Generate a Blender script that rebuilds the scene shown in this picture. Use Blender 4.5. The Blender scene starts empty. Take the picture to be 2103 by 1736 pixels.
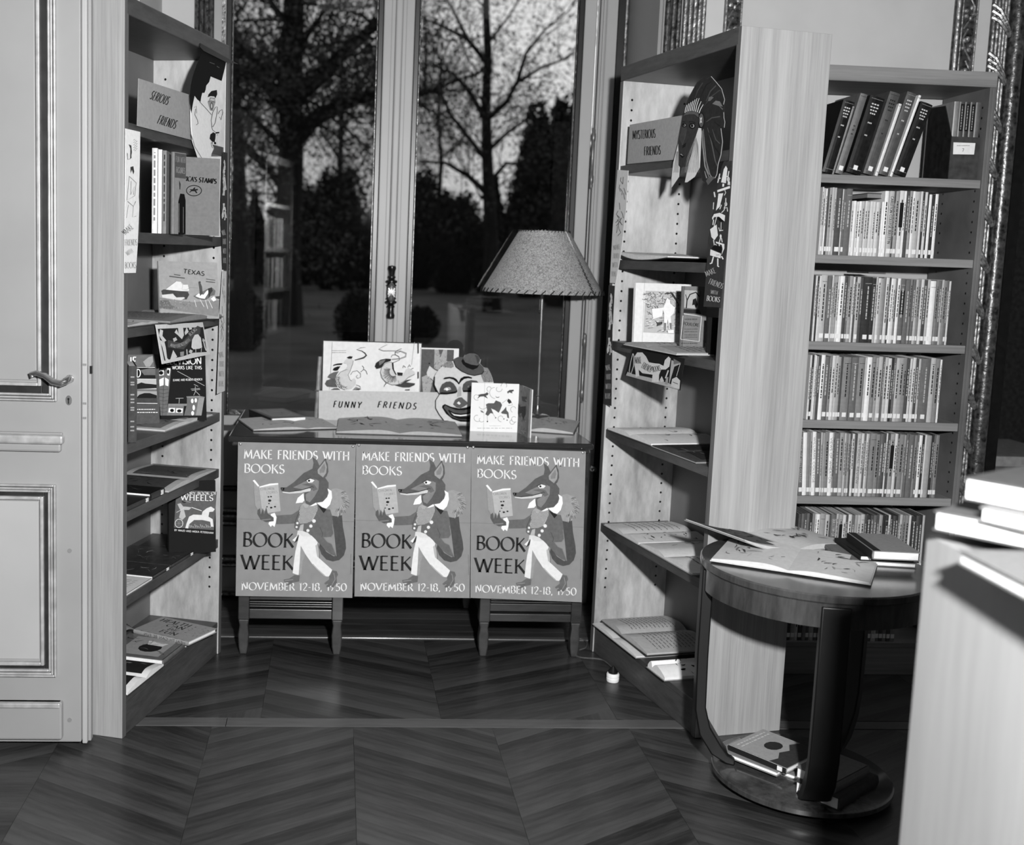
import bpy, bmesh, math, random
from math import sin, cos, pi, sqrt, atan2, radians
from mathutils import Vector, Matrix
from mathutils.geometry import tessellate_polygon
C = bpy.context.scene.collection
S = bpy.context.scene
V = Vector
# ------------------------------------------------------------------ camera (solved from the photograph)
FPX, PITCH, ROLL, CH, YAW = 2281.534, 0.1171124, 0.0338252, 1.4166578, 0.067
PXC, PYC = 840.905, 788.707
def _rot(v, a): return V((v[0]*cos(a)-v[1]*sin(a), v[0]*sin(a)+v[1]*cos(a), v[2]))
_f = V((0, cos(PITCH), -sin(PITCH))); _r = V((1, 0, 0)); _d = _f.cross(_r)
RR = cos(ROLL)*_r - sin(ROLL)*_d; DD = cos(ROLL)*_d + sin(ROLL)*_r
RR, DD, FW = [_rot(v, -YAW) for v in (RR, DD, _f)]
O = V((0, 0, CH))
cd = bpy.data.cameras.new('camera'); cam = bpy.data.objects.new('camera', cd); C.objects.link(cam)
up = -DD; bk = -FW
cam.matrix_world = Matrix(((RR.x, up.x, bk.x, O.x), (RR.y, up.y, bk.y, O.y), (RR.z, up.z, bk.z, O.z), (0, 0, 0, 1)))
cd.sensor_fit = 'HORIZONTAL'; cd.sensor_width = 36.0; cd.lens = FPX/2103*36
cd.shift_x = (1051.5-PXC)/2103; cd.shift_y = (PYC-868)/2103
cd.clip_start = 0.05; cd.clip_end = 500
cd.dof.use_dof = True; cd.dof.focus_distance = 3.35; cd.dof.aperture_fstop = 3.0
S.camera = cam
S.view_settings.view_transform = 'Standard'; S.view_settings.look = 'None'
S.view_settings.gamma = 1.0; S.view_settings.use_curve_mapping = False
S.view_settings.exposure = 0.0
# ------------------------------------------------------------------ dusk sky
W = bpy.data.worlds.new('world'); S.world = W; W.use_nodes = True
nt = W.node_tree; nt.nodes.clear()
wo = nt.nodes.new('ShaderNodeOutputWorld'); bg = nt.nodes.new('ShaderNodeBackground')
tc = nt.nodes.new('ShaderNodeTexCoord'); nz = nt.nodes.new('ShaderNodeTexNoise'); nz.inputs['Scale'].default_value = 2.2
nz.inputs['Detail'].default_value = 4
mp = nt.nodes.new('ShaderNodeMapping'); mp.inputs['Scale'].default_value = (1, 1, 2.5)
cr = nt.nodes.new('ShaderNodeValToRGB'); cr.color_ramp.elements[0].position = .3; cr.color_ramp.elements[1].position = .7
cr.color_ramp.elements[0].color = (.55, .55, .55, 1); cr.color_ramp.elements[1].color = (.9, .9, .9, 1)
nt.links.new(tc.outputs['Generated'], mp.inputs[0]); nt.links.new(mp.outputs[0], nz.inputs['Vector'])
nt.links.new(nz.outputs[0], cr.inputs[0]); nt.links.new(cr.outputs[0], bg.inputs[0]); nt.links.new(bg.outputs[0], wo.inputs[0])
dt = nt.nodes.new('ShaderNodeVectorMath'); dt.operation = 'DOT_PRODUCT'; dt.inputs[1].default_value = (.62, .76, .2)
nt.links.new(tc.outputs['Generated'], dt.inputs[0])
def _m(op, a, b):
    n = nt.nodes.new('ShaderNodeMath'); n.operation = op; nt.links.new(a, n.inputs[0]); n.inputs[1].default_value = b; return n.outputs[0]
_g = _m('ADD', _m('MULTIPLY', _m('POWER', _m('MAXIMUM', dt.outputs['Value'], 0.0), 4), 1.5), .48)   # afterglow low in the east-south-east
nt.links.new(_g, bg.inputs[1])
# ------------------------------------------------------------------ the photographer's flash, right of and above the camera
FLASH = V((0.34, 0.02, 1.74)); AIM = V((0.25, 4.2, 0.95))
ld = bpy.data.lights.new('camera_flash', 'SPOT'); ld.energy = 670; ld.shadow_soft_size = 0.05
ld.spot_size = radians(150); ld.spot_blend = 1.0; ld.color = (1, 1, 1)
lo = bpy.data.objects.new('camera_flash', ld); lo.location = FLASH; lo.rotation_euler = (AIM-FLASH).to_track_quat('-Z', 'Y').to_euler(); C.objects.link(lo)
# weak fill light added under the ceiling, out of view
l2 = bpy.data.lights.new('ceiling_fill_light', 'AREA'); l2.energy = 3; l2.size = 1.6
o2 = bpy.data.objects.new('ceiling_fill_light', l2); o2.location = (0.6, 0.6, 3.3); C.objects.link(o2)

# ------------------------------------------------------------------ unprojection: a pixel of the frame onto a real plane
def P(p):
    d = V(p)-O; z = d.dot(FW); return (PXC+FPX*d.dot(RR)/z, PYC+FPX*d.dot(DD)/z)
def ray(u, v): return FW*FPX+RR*(u-PXC)+DD*(v-PYC)
def Zp(u, v, z): d = ray(u, v); return O+d*((z-CH)/d.z)
def Yp(u, v, y): d = ray(u, v); return O+d*(y/d.y)
def PLp(u, v, A, n): d = ray(u, v); return O+d*((V(A)-O).dot(n)/d.dot(n))
def reach(A, dr, u=None, v=None):           # t with P(A+dr t) at pixel column u (or row v)
    q = (RR, PXC, u) if u is not None else (DD, PYC, v)
    a = V(A)-O; k = (q[2]-q[1])/FPX
    return (k*a.dot(FW)-a.dot(q[0]))/(V(dr).dot(q[0])-k*V(dr).dot(FW))

# ------------------------------------------------------------------ materials
def lin(v): return v/12.92 if v <= .04045 else ((v+.055)/1.055)**2.4
_mats = {}
def base_mat(key):
    m = bpy.data.materials.new(key); m.use_nodes = True; n = m.node_tree.nodes
    return m, m.node_tree, n['Principled BSDF']
def setg(inp, v): inp.default_value = (lin(v),)*3+(1,)
def plain(v, rough=.75, metal=0, noise=.05, scale=40, bump=0, coat=0):
    key = 'grey_%02d_%02d_%d_%d_%d_%d' % (round(v*100), round(rough*100), metal*10, noise*100, scale, coat*10)
    if key in _mats: return _mats[key]
    m, t, b = base_mat(key); b.inputs['Roughness'].default_value = rough; b.inputs['Metallic'].default_value = metal
    if coat: b.inputs['Coat Weight'].default_value = coat; b.inputs['Coat Roughness'].default_value = .12
    if rough >= .7: b.inputs['Specular IOR Level'].default_value = .2
    nz = t.nodes.new('ShaderNodeTexNoise'); nz.inputs['Scale'].default_value = scale; nz.inputs['Detail'].default_value = 5
    co = t.nodes.new('ShaderNodeTexCoord'); t.links.new(co.outputs['Object'], nz.inputs['Vector'])
    r = t.nodes.new('ShaderNodeValToRGB'); r.color_ramp.elements[0].position = .3; r.color_ramp.elements[1].position = .7
    r.color_ramp.elements[0].color = (lin(max(0, v-noise)),)*3+(1,); r.color_ramp.elements[1].color = (lin(min(1, v+noise)),)*3+(1,)
    t.links.new(nz.outputs[0], r.inputs[0]); t.links.new(r.outputs[0], b.inputs['Base Color'])
    if bump:
        bn = t.nodes.new('ShaderNodeBump'); bn.inputs['Strength'].default_value = bump; bn.inputs['Distance'].default_value = .004
        t.links.new(nz.outputs[0], bn.inputs['Height']); t.links.new(bn.outputs[0], b.inputs['Normal'])
    _mats[key] = m; return m
def wood(name, lo, hi, stretch=(30, 30, 1.2), rough=.5, coat=0, rnd=0, band=0, bump=.05):
    if name in _mats: return _mats[name]
    m, t, b = base_mat(name); N = t.nodes.new; L = t.links.new
    b.inputs['Roughness'].default_value = rough
    if coat: b.inputs['Coat Weight'].default_value = coat; b.inputs['Coat Roughness'].default_value = .15
    co = N('ShaderNodeTexCoord'); mp = N('ShaderNodeMapping'); mp.inputs['Scale'].default_value = stretch
    L(co.outputs['Object'], mp.inputs[0])
    n1 = N('ShaderNodeTexNoise'); n1.inputs['Scale'].default_value = 3; n1.inputs['Detail'].default_value = 8; n1.inputs['Roughness'].default_value = .65
    L(mp.outputs[0], n1.inputs['Vector'])
    src = n1.outputs[0]
    mp2 = N('ShaderNodeMapping'); mp2.inputs['Scale'].default_value = tuple(s*.22 for s in stretch); L(co.outputs['Object'], mp2.inputs[0])
    n2 = N('ShaderNodeTexNoise'); n2.inputs['Scale'].default_value = 1.6; n2.inputs['Detail'].default_value = 3; L(mp2.outputs[0], n2.inputs['Vector'])
    mx = N('ShaderNodeMix'); mx.inputs[0].default_value = .5; L(n1.outputs[0], mx.inputs[2]); L(n2.outputs[0], mx.inputs[3]); src = mx.outputs[0]
    if rnd:
        oi = N('ShaderNodeObjectInfo'); ma = N('ShaderNodeMath'); ma.operation = 'MULTIPLY_ADD'; ma.inputs[1].default_value = rnd
        L(oi.outputs['Random'], ma.inputs[0]); L(src, ma.inputs[2]); sb = N('ShaderNodeMath'); sb.operation = 'SUBTRACT'; sb.inputs[1].default_value = rnd/2
        L(ma.outputs[0], sb.inputs[0]); src = sb.outputs[0]
    r = N('ShaderNodeValToRGB'); r.color_ramp.elements[0].position = .36; r.color_ramp.elements[1].position = .64
    r.color_ramp.elements[0].color = (lin(lo),)*3+(1,); r.color_ramp.elements[1].color = (lin(hi),)*3+(1,)
    L(src, r.inputs[0]); L(r.outputs[0], b.inputs['Base Color'])
    bn = N('ShaderNodeBump'); bn.inputs['Strength'].default_value = bump; bn.inputs['Distance'].default_value = .002
    L(n1.outputs[0], bn.inputs['Height']); L(bn.outputs[0], b.inputs['Normal'])
    _mats[name] = m; return m
OAKV = wood('oak_vertical_grain', .55, .67, (70, 70, 1.6), .5, bump=.04)
EDGE = wood('oak_front_edge', .30, .42, (50, 50, 1.6), .5, bump=.04)
OAKIN = wood('maple_inner_panel', .56, .82, (9, 9, 2.6), .36, bump=.03)
OAKH = wood('oak_shelf_grain', .30, .42, (3, 3, 40), .5)
OAKHB = wood('oak_back_case_grain', .44, .56, (1.4, 30, 40), .5)
OAKDK = wood('stained_shelf_wood', .22, .32, (6, 6, 30), .45)
DARKW = wood('dark_varnished_wood', .13, .24, (4, 20, 20), .28, coat=.6)
DESKT = wood('polished_desk_top', .12, .20, (2, 20, 20), .12, coat=.8)
GILTS = plain(.70, .38, .3, noise=.08, scale=30)
FLOORW = wood('dark_parquet_oak', .11, .27, (2.2, 26, 26), .42, coat=.12, rnd=.16)
FLOORL = wood('worn_border_board', .27, .38, (2.2, 26, 26), .35, coat=.2)
TABLEW = wood('table_mahogany', .15, .30, (16, 16, 3), .22, coat=.6)
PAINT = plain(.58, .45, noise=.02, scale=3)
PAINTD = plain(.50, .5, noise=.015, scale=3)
WALLP = plain(.72, .7, noise=.015, scale=6)
GILT = plain(.46, .38, .6, noise=.22, scale=70, bump=.6)
GILTD = plain(.28, .3, .6, noise=.16, scale=60, bump=.5)
BLACKM = plain(.06, .35, noise=.02)
BRONZE = plain(.16, .25, .6, noise=.06, scale=60)
NICKEL = plain(.72, .18, .9, noise=.06, scale=20)
def tone(v): return plain(max(.01, round(v*20)/20-(.02 if v < .1 else 0)), .8, noise=.02 if v > .12 else .005, scale=90)
def gloss(v): return plain(round(v*20)/20, .3, noise=.03, scale=60)
_paper = plain(.88, .8, noise=.02, scale=60)

# ------------------------------------------------------------------ mesh builder
class MB:
    def __init__(s, mp=None): s.v = []; s.f = []; s.m = []; s.mats = []; s.mp = mp; s.sm = False
    def mi(s, mat):
        if mat not in s.mats: s.mats.append(mat)
        return s.mats.index(mat)
    def add(s, vs, fs, mat=None, mp=None):
        b = len(s.v); mp = mp or s.mp; k = s.mi(mat) if mat else 0
        for p in vs: s.v.append(tuple(mp(*p)) if mp else tuple(p))
        for f in fs: s.f.append(tuple(b+i for i in f)); s.m.append(k)
        return s
    def box(s, a, b, mat=None, mp=None):
        x0, y0, z0 = a; x1, y1, z1 = b
        vs = [(x0,y0,z0),(x1,y0,z0),(x1,y1,z0),(x0,y1,z0),(x0,y0,z1),(x1,y0,z1),(x1,y1,z1),(x0,y1,z1)]
        return s.add(vs, [(0,3,2,1),(4,5,6,7),(0,1,5,4),(1,2,6,5),(2,3,7,6),(3,0,4,7)], mat, mp)
    def prism(s, pts, h0, h1, mat=None, mp=None, ax=2):   # pts 2-D outline, extruded along axis ax
        n = len(pts)
        def q(p, h): return (p[0], p[1], h) if ax == 2 else ((p[0], h, p[1]) if ax == 1 else (h, p[0], p[1]))
        vs = [q(p, h0) for p in pts]+[q(p, h1) for p in pts]
        tris = tessellate_polygon([[V((p[0], p[1], 0)) for p in pts]])
        fs = [tuple(t) for t in tris]+[tuple(n+i for i in reversed(t)) for t in tris]
        fs += [(i, (i+1) % n, n+(i+1) % n, n+i) for i in range(n)]
        return s.add(vs, fs, mat, mp)
    def lathe(s, prof, seg=24, c=(0, 0, 0), mat=None, mp=None, cap=True):
        vs = []; fs = []
        for r, z in prof:
            for k in range(seg): a = 2*pi*k/seg; vs.append((c[0]+r*cos(a), c[1]+r*sin(a), c[2]+z))
        for i in range(len(prof)-1):
            for k in range(seg): a, b = i*seg+k, i*seg+(k+1) % seg; fs.append((a, b, b+seg, a+seg))
        if cap: fs.append(tuple(range(seg-1, -1, -1))); fs.append(tuple((len(prof)-1)*seg+k for k in range(seg)))
        s.sm = True
        return s.add(vs, fs, mat, mp)
    def tube(s, pts, r, seg=8, mat=None, cap=True):
        pts = [V(p) for p in pts]; rs = r if isinstance(r, (list, tuple)) else [r]*len(pts)
        vs = []; fs = []; prev = None
        for i, p in enumerate(pts):
            t = (pts[min(i+1, len(pts)-1)]-pts[max(i-1, 0)]).normalized()
            if prev is None: a = t.orthogonal().normalized()
            else:
                a = (prev-t*prev.dot(t));
                a = a.normalized() if a.length > 1e-6 else t.orthogonal().normalized()
            prev = a; b = t.cross(a)
            for k in range(seg): th = 2*pi*k/seg; vs.append(p+(a*cos(th)+b*sin(th))*rs[i])
        for i in range(len(pts)-1):
            for k in range(seg): a, b = i*seg+k, i*seg+(k+1) % seg; fs.append((a, b, b+seg, a+seg))
        if cap: fs.append(tuple(range(seg-1, -1, -1))); fs.append(tuple((len(pts)-1)*seg+k for k in range(seg)))
        s.sm = True
        return s.add([tuple(v) for v in vs], fs, mat)
    def strip(s, pts, w, mat=None, t=0.0):      # flat band following pts (bent wood etc.): pts 3-D, w width vector, t thickness normal list
        pass
WM = {}
def link(name, me, parent, tags=None):
    o = bpy.data.objects.new(name, me); C.objects.link(o)
    if parent is not None: o.parent = parent
    return o
def root_of(o):
    while o.parent is not None: o = o.parent
    return o
def build(name, mb, mat=None, parent=None, bev=0, local=False, fixn=True, smooth=None):
    me = bpy.data.meshes.new(name)
    vs = mb.v
    if parent is not None and not local:
        Mi = WM.get(root_of(parent).name)
        if Mi is not None: vs = [tuple(Mi @ V(p)) for p in vs]
    me.from_pydata(vs, [], mb.f)
    mats = mb.mats if mb.mats else [mat]
    for m in mats: me.materials.append(m)
    if mb.mats: me.polygons.foreach_set('material_index', mb.m)
    if fixn:
        bm = bmesh.new(); bm.from_mesh(me); bmesh.ops.recalc_face_normals(bm, faces=bm.faces); bm.to_mesh(me); bm.free()
    sm = mb.sm if smooth is None else smooth
    if sm:
        me.polygons.foreach_set('use_smooth', [True]*len(me.polygons)); me.set_sharp_from_angle(angle=radians(40))
    me.update()
    o = link(name, me, parent)
    if bev: b = o.modifiers.new('bevel', 'BEVEL'); b.width = bev; b.segments = 2; b.limit_method = 'ANGLE'
    return o
def tag(o, label=None, cat=None, group=None, kind=None):
    if label: o['label'] = label
    if cat: o['category'] = cat
    if group: o['group'] = group
    if kind: o['kind'] = kind
    return o
def thing(name, label, cat, loc=(0, 0, 0), M=None, group=None, kind=None):
    o = bpy.data.objects.new(name, None); C.objects.link(o); o.empty_display_size = .05
    if M is None: M = Matrix.Translation(V(loc))
    o.matrix_world = M; WM[o.name] = M.inverted(); tag(o, label, cat, group, kind)
    return o

# ------------------------------------------------------------------ stroke lettering
def arc(cx, cy, rx, ry, a0, a1, n=9):
    return [(cx+rx*cos(radians(a0+(a1-a0)*i/n)), cy+ry*sin(radians(a0+(a1-a0)*i/n))) for i in range(n+1)]
G = {
 'A': (.74, [[(0,0),(.37,1)], [(.37,1),(.74,0)], [(.13,.35),(.61,.35)]]),
 'B': (.56, [[(.1,0),(.1,1)], [(.1,1)]+arc(.28,.76,.22,.24,90,-90)+[(.1,.52)], [(.1,.52)]+arc(.28,.26,.27,.26,90,-90)+[(.1,0)]]),
 'C': (.74, [arc(.45,.5,.42,.5,50,310,14)]),
 'D': (.76, [[(.1,0),(.1,1)], [(.1,1)]+arc(.28,.5,.45,.5,90,-90,12)+[(.1,0)]]),
 'E': (.50, [[(.1,0),(.1,1)], [(.1,1),(.48,1)], [(.1,.53),(.42,.53)], [(.1,0),(.5,0)]]),
 'F': (.48, [[(.1,0),(.1,1)], [(.1,1),(.47,1)], [(.1,.53),(.41,.53)]]),
 'G': (.80, [arc(.45,.5,.42,.5,50,320,14)+[(.77,.4)], [(.55,.42),(.8,.42)]]),
 'H': (.74, [[(.1,0),(.1,1)], [(.64,0),(.64,1)], [(.1,.53),(.64,.53)]]),
 'I': (.20, [[(.1,0),(.1,1)]]),
 'J': (.36, [[(.28,1),(.28,.2)]+arc(.12,.2,.16,.2,0,-110,6)]),
 'K': (.64, [[(.1,0),(.1,1)], [(.58,1),(.12,.45)], [(.24,.58),(.64,0)]]),
 'L': (.50, [[(.1,0),(.1,1)], [(.1,0),(.5,0)]]),
 'M': (.92, [[(.06,0),(.14,1)], [(.14,1),(.46,.12)], [(.46,.12),(.78,1)], [(.78,1),(.86,0)]]),
 'N': (.76, [[(.1,0),(.1,1)], [(.1,1),(.66,0)], [(.66,0),(.66,1)]]),
 'O': (.88, [arc(.44,.5,.42,.5,0,360,20)]),
 'P': (.54, [[(.1,0),(.1,1)], [(.1,1)]+arc(.27,.74,.25,.26,90,-90)+[(.1,.48)]]),
 'Q': (.88, [arc(.44,.5,.42,.5,0,360,20), [(.5,.2),(.85,-.1)]]),
 'R': (.62, [[(.1,0),(.1,1)], [(.1,1)]+arc(.26,.74,.24,.26,90,-90)+[(.1,.48)], [(.3,.48),(.62,0)]]),
 'S': (.50, [arc(.25,.75,.2,.25,40,240,9)+[(.3,.47)]+arc(.24,.25,.22,.25,60,-150,10)]),
 'T': (.64, [[(.32,0),(.32,1)], [(.02,1),(.62,1)]]),
 'U': (.70, [[(.1,1),(.1,.35)]+arc(.35,.35,.25,.35,180,360,10)+[(.6,1)]]),
 'V': (.72, [[(0,1),(.36,0)], [(.36,0),(.72,1)]]),
 'W': (1.04, [[(0,1),(.29,0)], [(.29,0),(.52,.95)], [(.52,.95),(.76,0)], [(.76,0),(1.04,1)]]),
 'X': (.66, [[(.02,1),(.64,0)], [(.02,0),(.64,1)]]),
 'Y': (.64, [[(0,1),(.32,.5)], [(.64,1),(.32,.5)], [(.32,.5),(.32,0)]]),
 'Z': (.6, [[(.05,1),(.55,1)], [(.55,1),(.05,0)], [(.05,0),(.55,0)]]),
 '0': (.66, [arc(.33,.5,.3,.5,0,360,18)]),
 '1': (.24, [[(.12,0),(.12,1)], [(.12,1),(0,.88)]]),
 '2': (.52, [arc(.25,.74,.22,.26,170,-30,9)+[(.04,.0)], [(.04,0),(.5,0)]]),
 '3': (.5, [arc(.22,.75,.2,.25,150,-90,9), arc(.22,.26,.24,.26,90,-140,9)]),
 '5': (.5, [[(.45,1),(.14,1)], [(.14,1),(.1,.55)], [(.1,.55)]+arc(.2,.3,.26,.3,80,-130,9)]),
 '7': (.5, [[(.04,1),(.48,1)], [(.48,1),(.18,0)]]),
 '8': (.54, [arc(.27,.76,.2,.24,0,360,14), arc(.27,.27,.25,.27,0,360,14)]),
 '9': (.54, [arc(.27,.7,.24,.3,0,360,14), [(.51,.7),(.14,0)]]),
 '-': (.34, [[(.04,.42),(.3,.42)]]), ',': (.2, [[(.1,.08),(.05,-.15)]]), '.': (.18, [[(.09,0),(.09,.06)]]), "'": (.16, [[(.08,1),(.06,.75)]]),
 ' ': (.38, []),
}
STY = {'roman': (.045, .125, 0, True), 'black': (.05, .14, 0, True), 'brush': (.12, .07, .22, False), 'sans': (.12, .03, 0, False), 'light': (.05, .035, 0, False)}
class Art:
    """flat print: shapes in 2-D, mapped by mapf(x, y, lift) onto a real surface"""
    def __init__(s, mapf, lift0=.0004): s.mb = MB(); s.f = mapf; s.l = lift0; s.last = None; s.step = .00007
    def _t(s, tn):
        if tn != s.last: s.l += s.step; s.last = tn
        return tone(tn) if not isinstance(tn, bpy.types.Material) else tn
    def poly(s, tn, pts):
        m = s._t(tn); tris = tessellate_polygon([[V((p[0], p[1], 0)) for p in pts]])
        s.mb.add([s.f(p[0], p[1], s.l) for p in pts], [tuple(t) for t in tris], m); return s
    def rect(s, tn, x0, y0, x1, y1): return s.poly(tn, [(x0, y0), (x1, y0), (x1, y1), (x0, y1)])
    def circ(s, tn, x, y, r, ry=None, n=12): return s.poly(tn, [(x+r*cos(2*pi*k/n), y+(ry or r)*sin(2*pi*k/n)) for k in range(n)])
    def rib(s, tn, pts, ws, closed=False):
        m = s._t(tn); n = len(pts); vs = []
        if not isinstance(ws, (list, tuple)): ws = [ws]*n
        if len(ws) < n: ws = list(ws)+[ws[-1]]*(n-len(ws))
        for i in range(n):
            if closed: a, b = pts[(i-1) % n], pts[(i+1) % n]
            else: a, b = pts[max(i-1, 0)], pts[min(i+1, n-1)]
            dx, dy = b[0]-a[0], b[1]-a[1]; L = sqrt(dx*dx+dy*dy) or 1; nx, ny = -dy/L*ws[i]/2, dx/L*ws[i]/2
            vs.append(s.f(pts[i][0]+nx, pts[i][1]+ny, s.l)); vs.append(s.f(pts[i][0]-nx, pts[i][1]-ny, s.l))
        k = n if closed else n-1
        s.mb.add(vs, [(2*i, 2*i+1, (2*i+3) % (2*n), (2*i+2) % (2*n)) for i in range(k)], m); return s
    def line(s, tn, pts, w): return s.rib(tn, pts, w)
    def text(s, tn, st, x0, y0, x1, y1, h, style='roman', ydown=True, sp=.12, bold=1.0):
        a, b, slant, ser = STY[style]
        tot = sum(G[c][0]+sp for c in st)-sp; dx, dy = (x1-x0), (y1-y0); L = sqrt(dx*dx+dy*dy); k = L/tot; wh = min(abs(h), k*1.2)*bold
        ex, ey = dx/L, dy/L; sg = -1 if ydown else 1; ux, uy = (ey*-sg*-1 if False else (-ey if not ydown else ey)), (ex if not ydown else -ex)
        cx = 0
        for c in st:
            w, strokes = G[c]
            def mp(p):
                X = (cx+p[0]+slant*p[1])*k; Y = p[1]*h
                return (x0+ex*X+ux*Y, y0+ey*X+uy*Y)
            for sk in strokes:
                ws = []
                for i in range(len(sk)):
                    p, q = sk[max(i-1, 0)], sk[min(i+1, len(sk)-1)]
                    th = atan2((q[1]-p[1])*h, (q[0]-p[0])*k)
                    ws.append((a+b*abs(sin(th-radians(25) if ser else th))**1.4)*wh)
                P2 = [mp(p) for p in sk]
                s.rib(tn, P2, ws)
                if ser and len(sk) == 2:
                    for p, q in ((sk[0], sk[1]), (sk[1], sk[0])):
                        if abs(p[0]-q[0]) < .35*abs(p[1]-q[1]) and (p[1] == 0 or p[1] == 1):
                            A1, B1 = mp((p[0]-.10, p[1])), mp((p[0]+.10, p[1])); s.rib(tn, [A1, B1], .045*wh)
            cx += w+sp
        return s
    def scrib(s, tn, x0, y0, x1, y1, n, w, rnd, vert=False):   # rows of illegible small print
        for i in range(n):
            y = y0+(y1-y0)*(i+.5)/n; x = x0
            while x < x1:
                l = rnd.uniform(.04, .12)*(x1-x0); e = min(x+l, x1); s.rib(tn, [(x, y), (e, y)], w); x = e+.03*(x1-x0)
        return s
    def done(s, name, parent, kind=None):
        o = build(name, s.mb, parent=parent, fixn=False)
        if kind: o['kind'] = kind
        return o
def crop(x0, y0, sc): return lambda X, Y: (x0+X/sc, y0+Y/sc)
def on_plane(A, n, cr=None):                 # mapf: picture trace -> plane through A with normal n (towards the viewer)
    n = V(n).normalized()
    def f(X, Y, l):
        u, v = cr(X, Y) if cr else (X, Y); return tuple(PLp(u, v, A, n)+n*l)
    return f
def local_map(M):                            # mapf in metres on the xy plane of M
    return lambda x, y, l: tuple(M @ V((x, y, l)))
# ================================================================== THE SETTING
YW = 4.45; YF = 3.97; XL, XR = -.70, 1.12; CE = 3.5; WZ0, WZ1 = .71, 3.05; WX0, WX1 = -.50, 1.06
def struct(name, mb, mat=None, parent=None, bev=0, label=None):
    o = build(name, mb, mat, parent, bev)
    if parent is None: o['kind'] = 'structure'
    if label: o['label'] = label
    return o
def sroot(name, loc=(0, 0, 0), label=None):
    o = thing(name, label, None, loc); o['kind'] = 'structure'; return o
# floor: dark parquet in a chevron field, a worn border board, diagonal boards, threshold, recess boards
fl = sroot('floor', (0, 0, 0), 'dark waxed oak parquet floor with chevron field and border boards')
build('subfloor', MB().box((-3.2, -3.2, -.05), (4.4, YW, -.006)), plain(.07, .8), fl)
rnd = random.Random(3)
planks = []
def plank_quad(q, g=.0005):                    # q four corners in order, shrunk by g
    c = V((sum(p[0] for p in q)/4, sum(p[1] for p in q)/4, 0)); out = []
    for p in q:
        d = V((p[0], p[1], 0))-c; out.append((c.x+d.x*(1-g/max(d.length, .02)), c.y+d.y*(1-g/max(d.length, .02))))
    return out
def clip(q, x0, y0, x1, y1):
    def cut(poly, ax, lim, keep_lt):
        out = []
        for i in range(len(poly)):
            a, b = poly[i], poly[(i+1) % len(poly)]; ia = (a[ax] <= lim) == keep_lt or a[ax] == lim; ib = (b[ax] <= lim) == keep_lt or b[ax] == lim
            if ia: out.append(a)
            if ia != ib:
                t = (lim-a[ax])/(b[ax]-a[ax]); out.append((a[0]+(b[0]-a[0])*t, a[1]+(b[1]-a[1])*t))
        return out
    for ax, lim, k in ((0, x1, True), (0, x0, False), (1, y1, True), (1, y0, False)):
        q = cut(q, ax, lim, k)
        if len(q) < 3: return []
    return q
cw = .42; pw = .105; sl = .62
for col in range(-8, 11):
    xa = .08+col*cw; xb = xa+cw; sgn = 1 if col % 2 else -1
    k = -40
    for k in range(-34, 24):
        yb = 1.6+k*pw; q = [(xa, yb), (xb, yb+sgn*sl*cw), (xb, yb+sgn*sl*cw+pw), (xa, yb+pw)]
        q = clip(q, -3.2, -3.2, 4.4, 3.19)
        if q: planks.append(q)
cw2 = .55
for col in range(-5, 8):                        # strip of diagonal boards between border and threshold
    xa = -.2+col*cw2; xb = xa+cw2; sgn = 1 if col % 2 else -1
    for k in range(-4, 12):
        yb = 3.255+k*.105-.2; q = [(xa, yb), (xb, yb+sgn*.5*cw2), (xb, yb+sgn*.5*cw2+.105), (xa, yb+.105)]
        q = clip(q, -3.2, 3.255, 4.4, 3.955)
        if q: planks.append(q)
def vis(q):
    c = (sum(p[0] for p in q)/len(q), sum(p[1] for p in q)/len(q)); u, v = P((c[0], c[1], 0)); return c[1] > 1.2 and -80 < u < 2180 and v < 1800
near = sorted([q for q in planks if vis(q)], key=lambda q: sum(p[1] for p in q)/len(q))[:300]
ids = set(id(q) for q in near); rest = MB()
for q in planks:
    q2 = plank_quad(q); h = rnd.uniform(-.0005, 0)
    if id(q) in ids:
        cx = sum(p[0] for p in q2)/len(q2); cy = sum(p[1] for p in q2)/len(q2)
        a = atan2(q[1][1]-q[0][1], q[1][0]-q[0][0])
        m = MB().prism([((p[0]-cx)*cos(a)+(p[1]-cy)*sin(a), -(p[0]-cx)*sin(a)+(p[1]-cy)*cos(a)) for p in q2], -.006, h)
        o = build('plank', m, FLOORW, fl, local=True); o.location = (cx, cy, 0); o.rotation_euler = (0, 0, a)
    else: rest.prism(q2, -.006, h)
build('plank_field', rest, FLOORW, fl)['kind'] = 'stuff'
x = -3.2
for L_ in (1.3, 1.6, 1.5, 1.45, 1.4, .7):
    build('border_board', MB().box((x+.001, 3.195, -.006), (x+L_-.001, 3.25, .0005)), FLOORL, fl); x += L_
build('threshold', MB().box((XL, 3.957, -.006), (XR, 3.985, .004)), FLOORL, fl, bev=.002)
for k in range(7): build('recess_board', MB().box((XL-.02, 3.986+k*.067, -.006), (XR+.02, 4.051+k*.067, 0)), FLOORW, fl)
build('wall_side_board', MB().box((-3.2, 3.957, -.006), (XL-.001, 4.0, 0)).box((XR+.001, 3.957, -.006), (4.4, 4.0, 0)), FLOORW, fl)
struct('ceiling', MB().box((-3.2, -3.2, CE), (4.4, 4.6, CE+.1)), plain(.8, .8))
struct('wall_left', MB().box((-3.3, -3.2, 0), (-3.2, 4.1, CE)), WALLP)
struct('wall_front', MB().box((-3.2, -3.3, 0), (4.4, -3.2, CE)), WALLP)
struct('wall_right', MB().box((4.4, -3.2, 0), (4.5, 4.1, CE)), WALLP)
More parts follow.
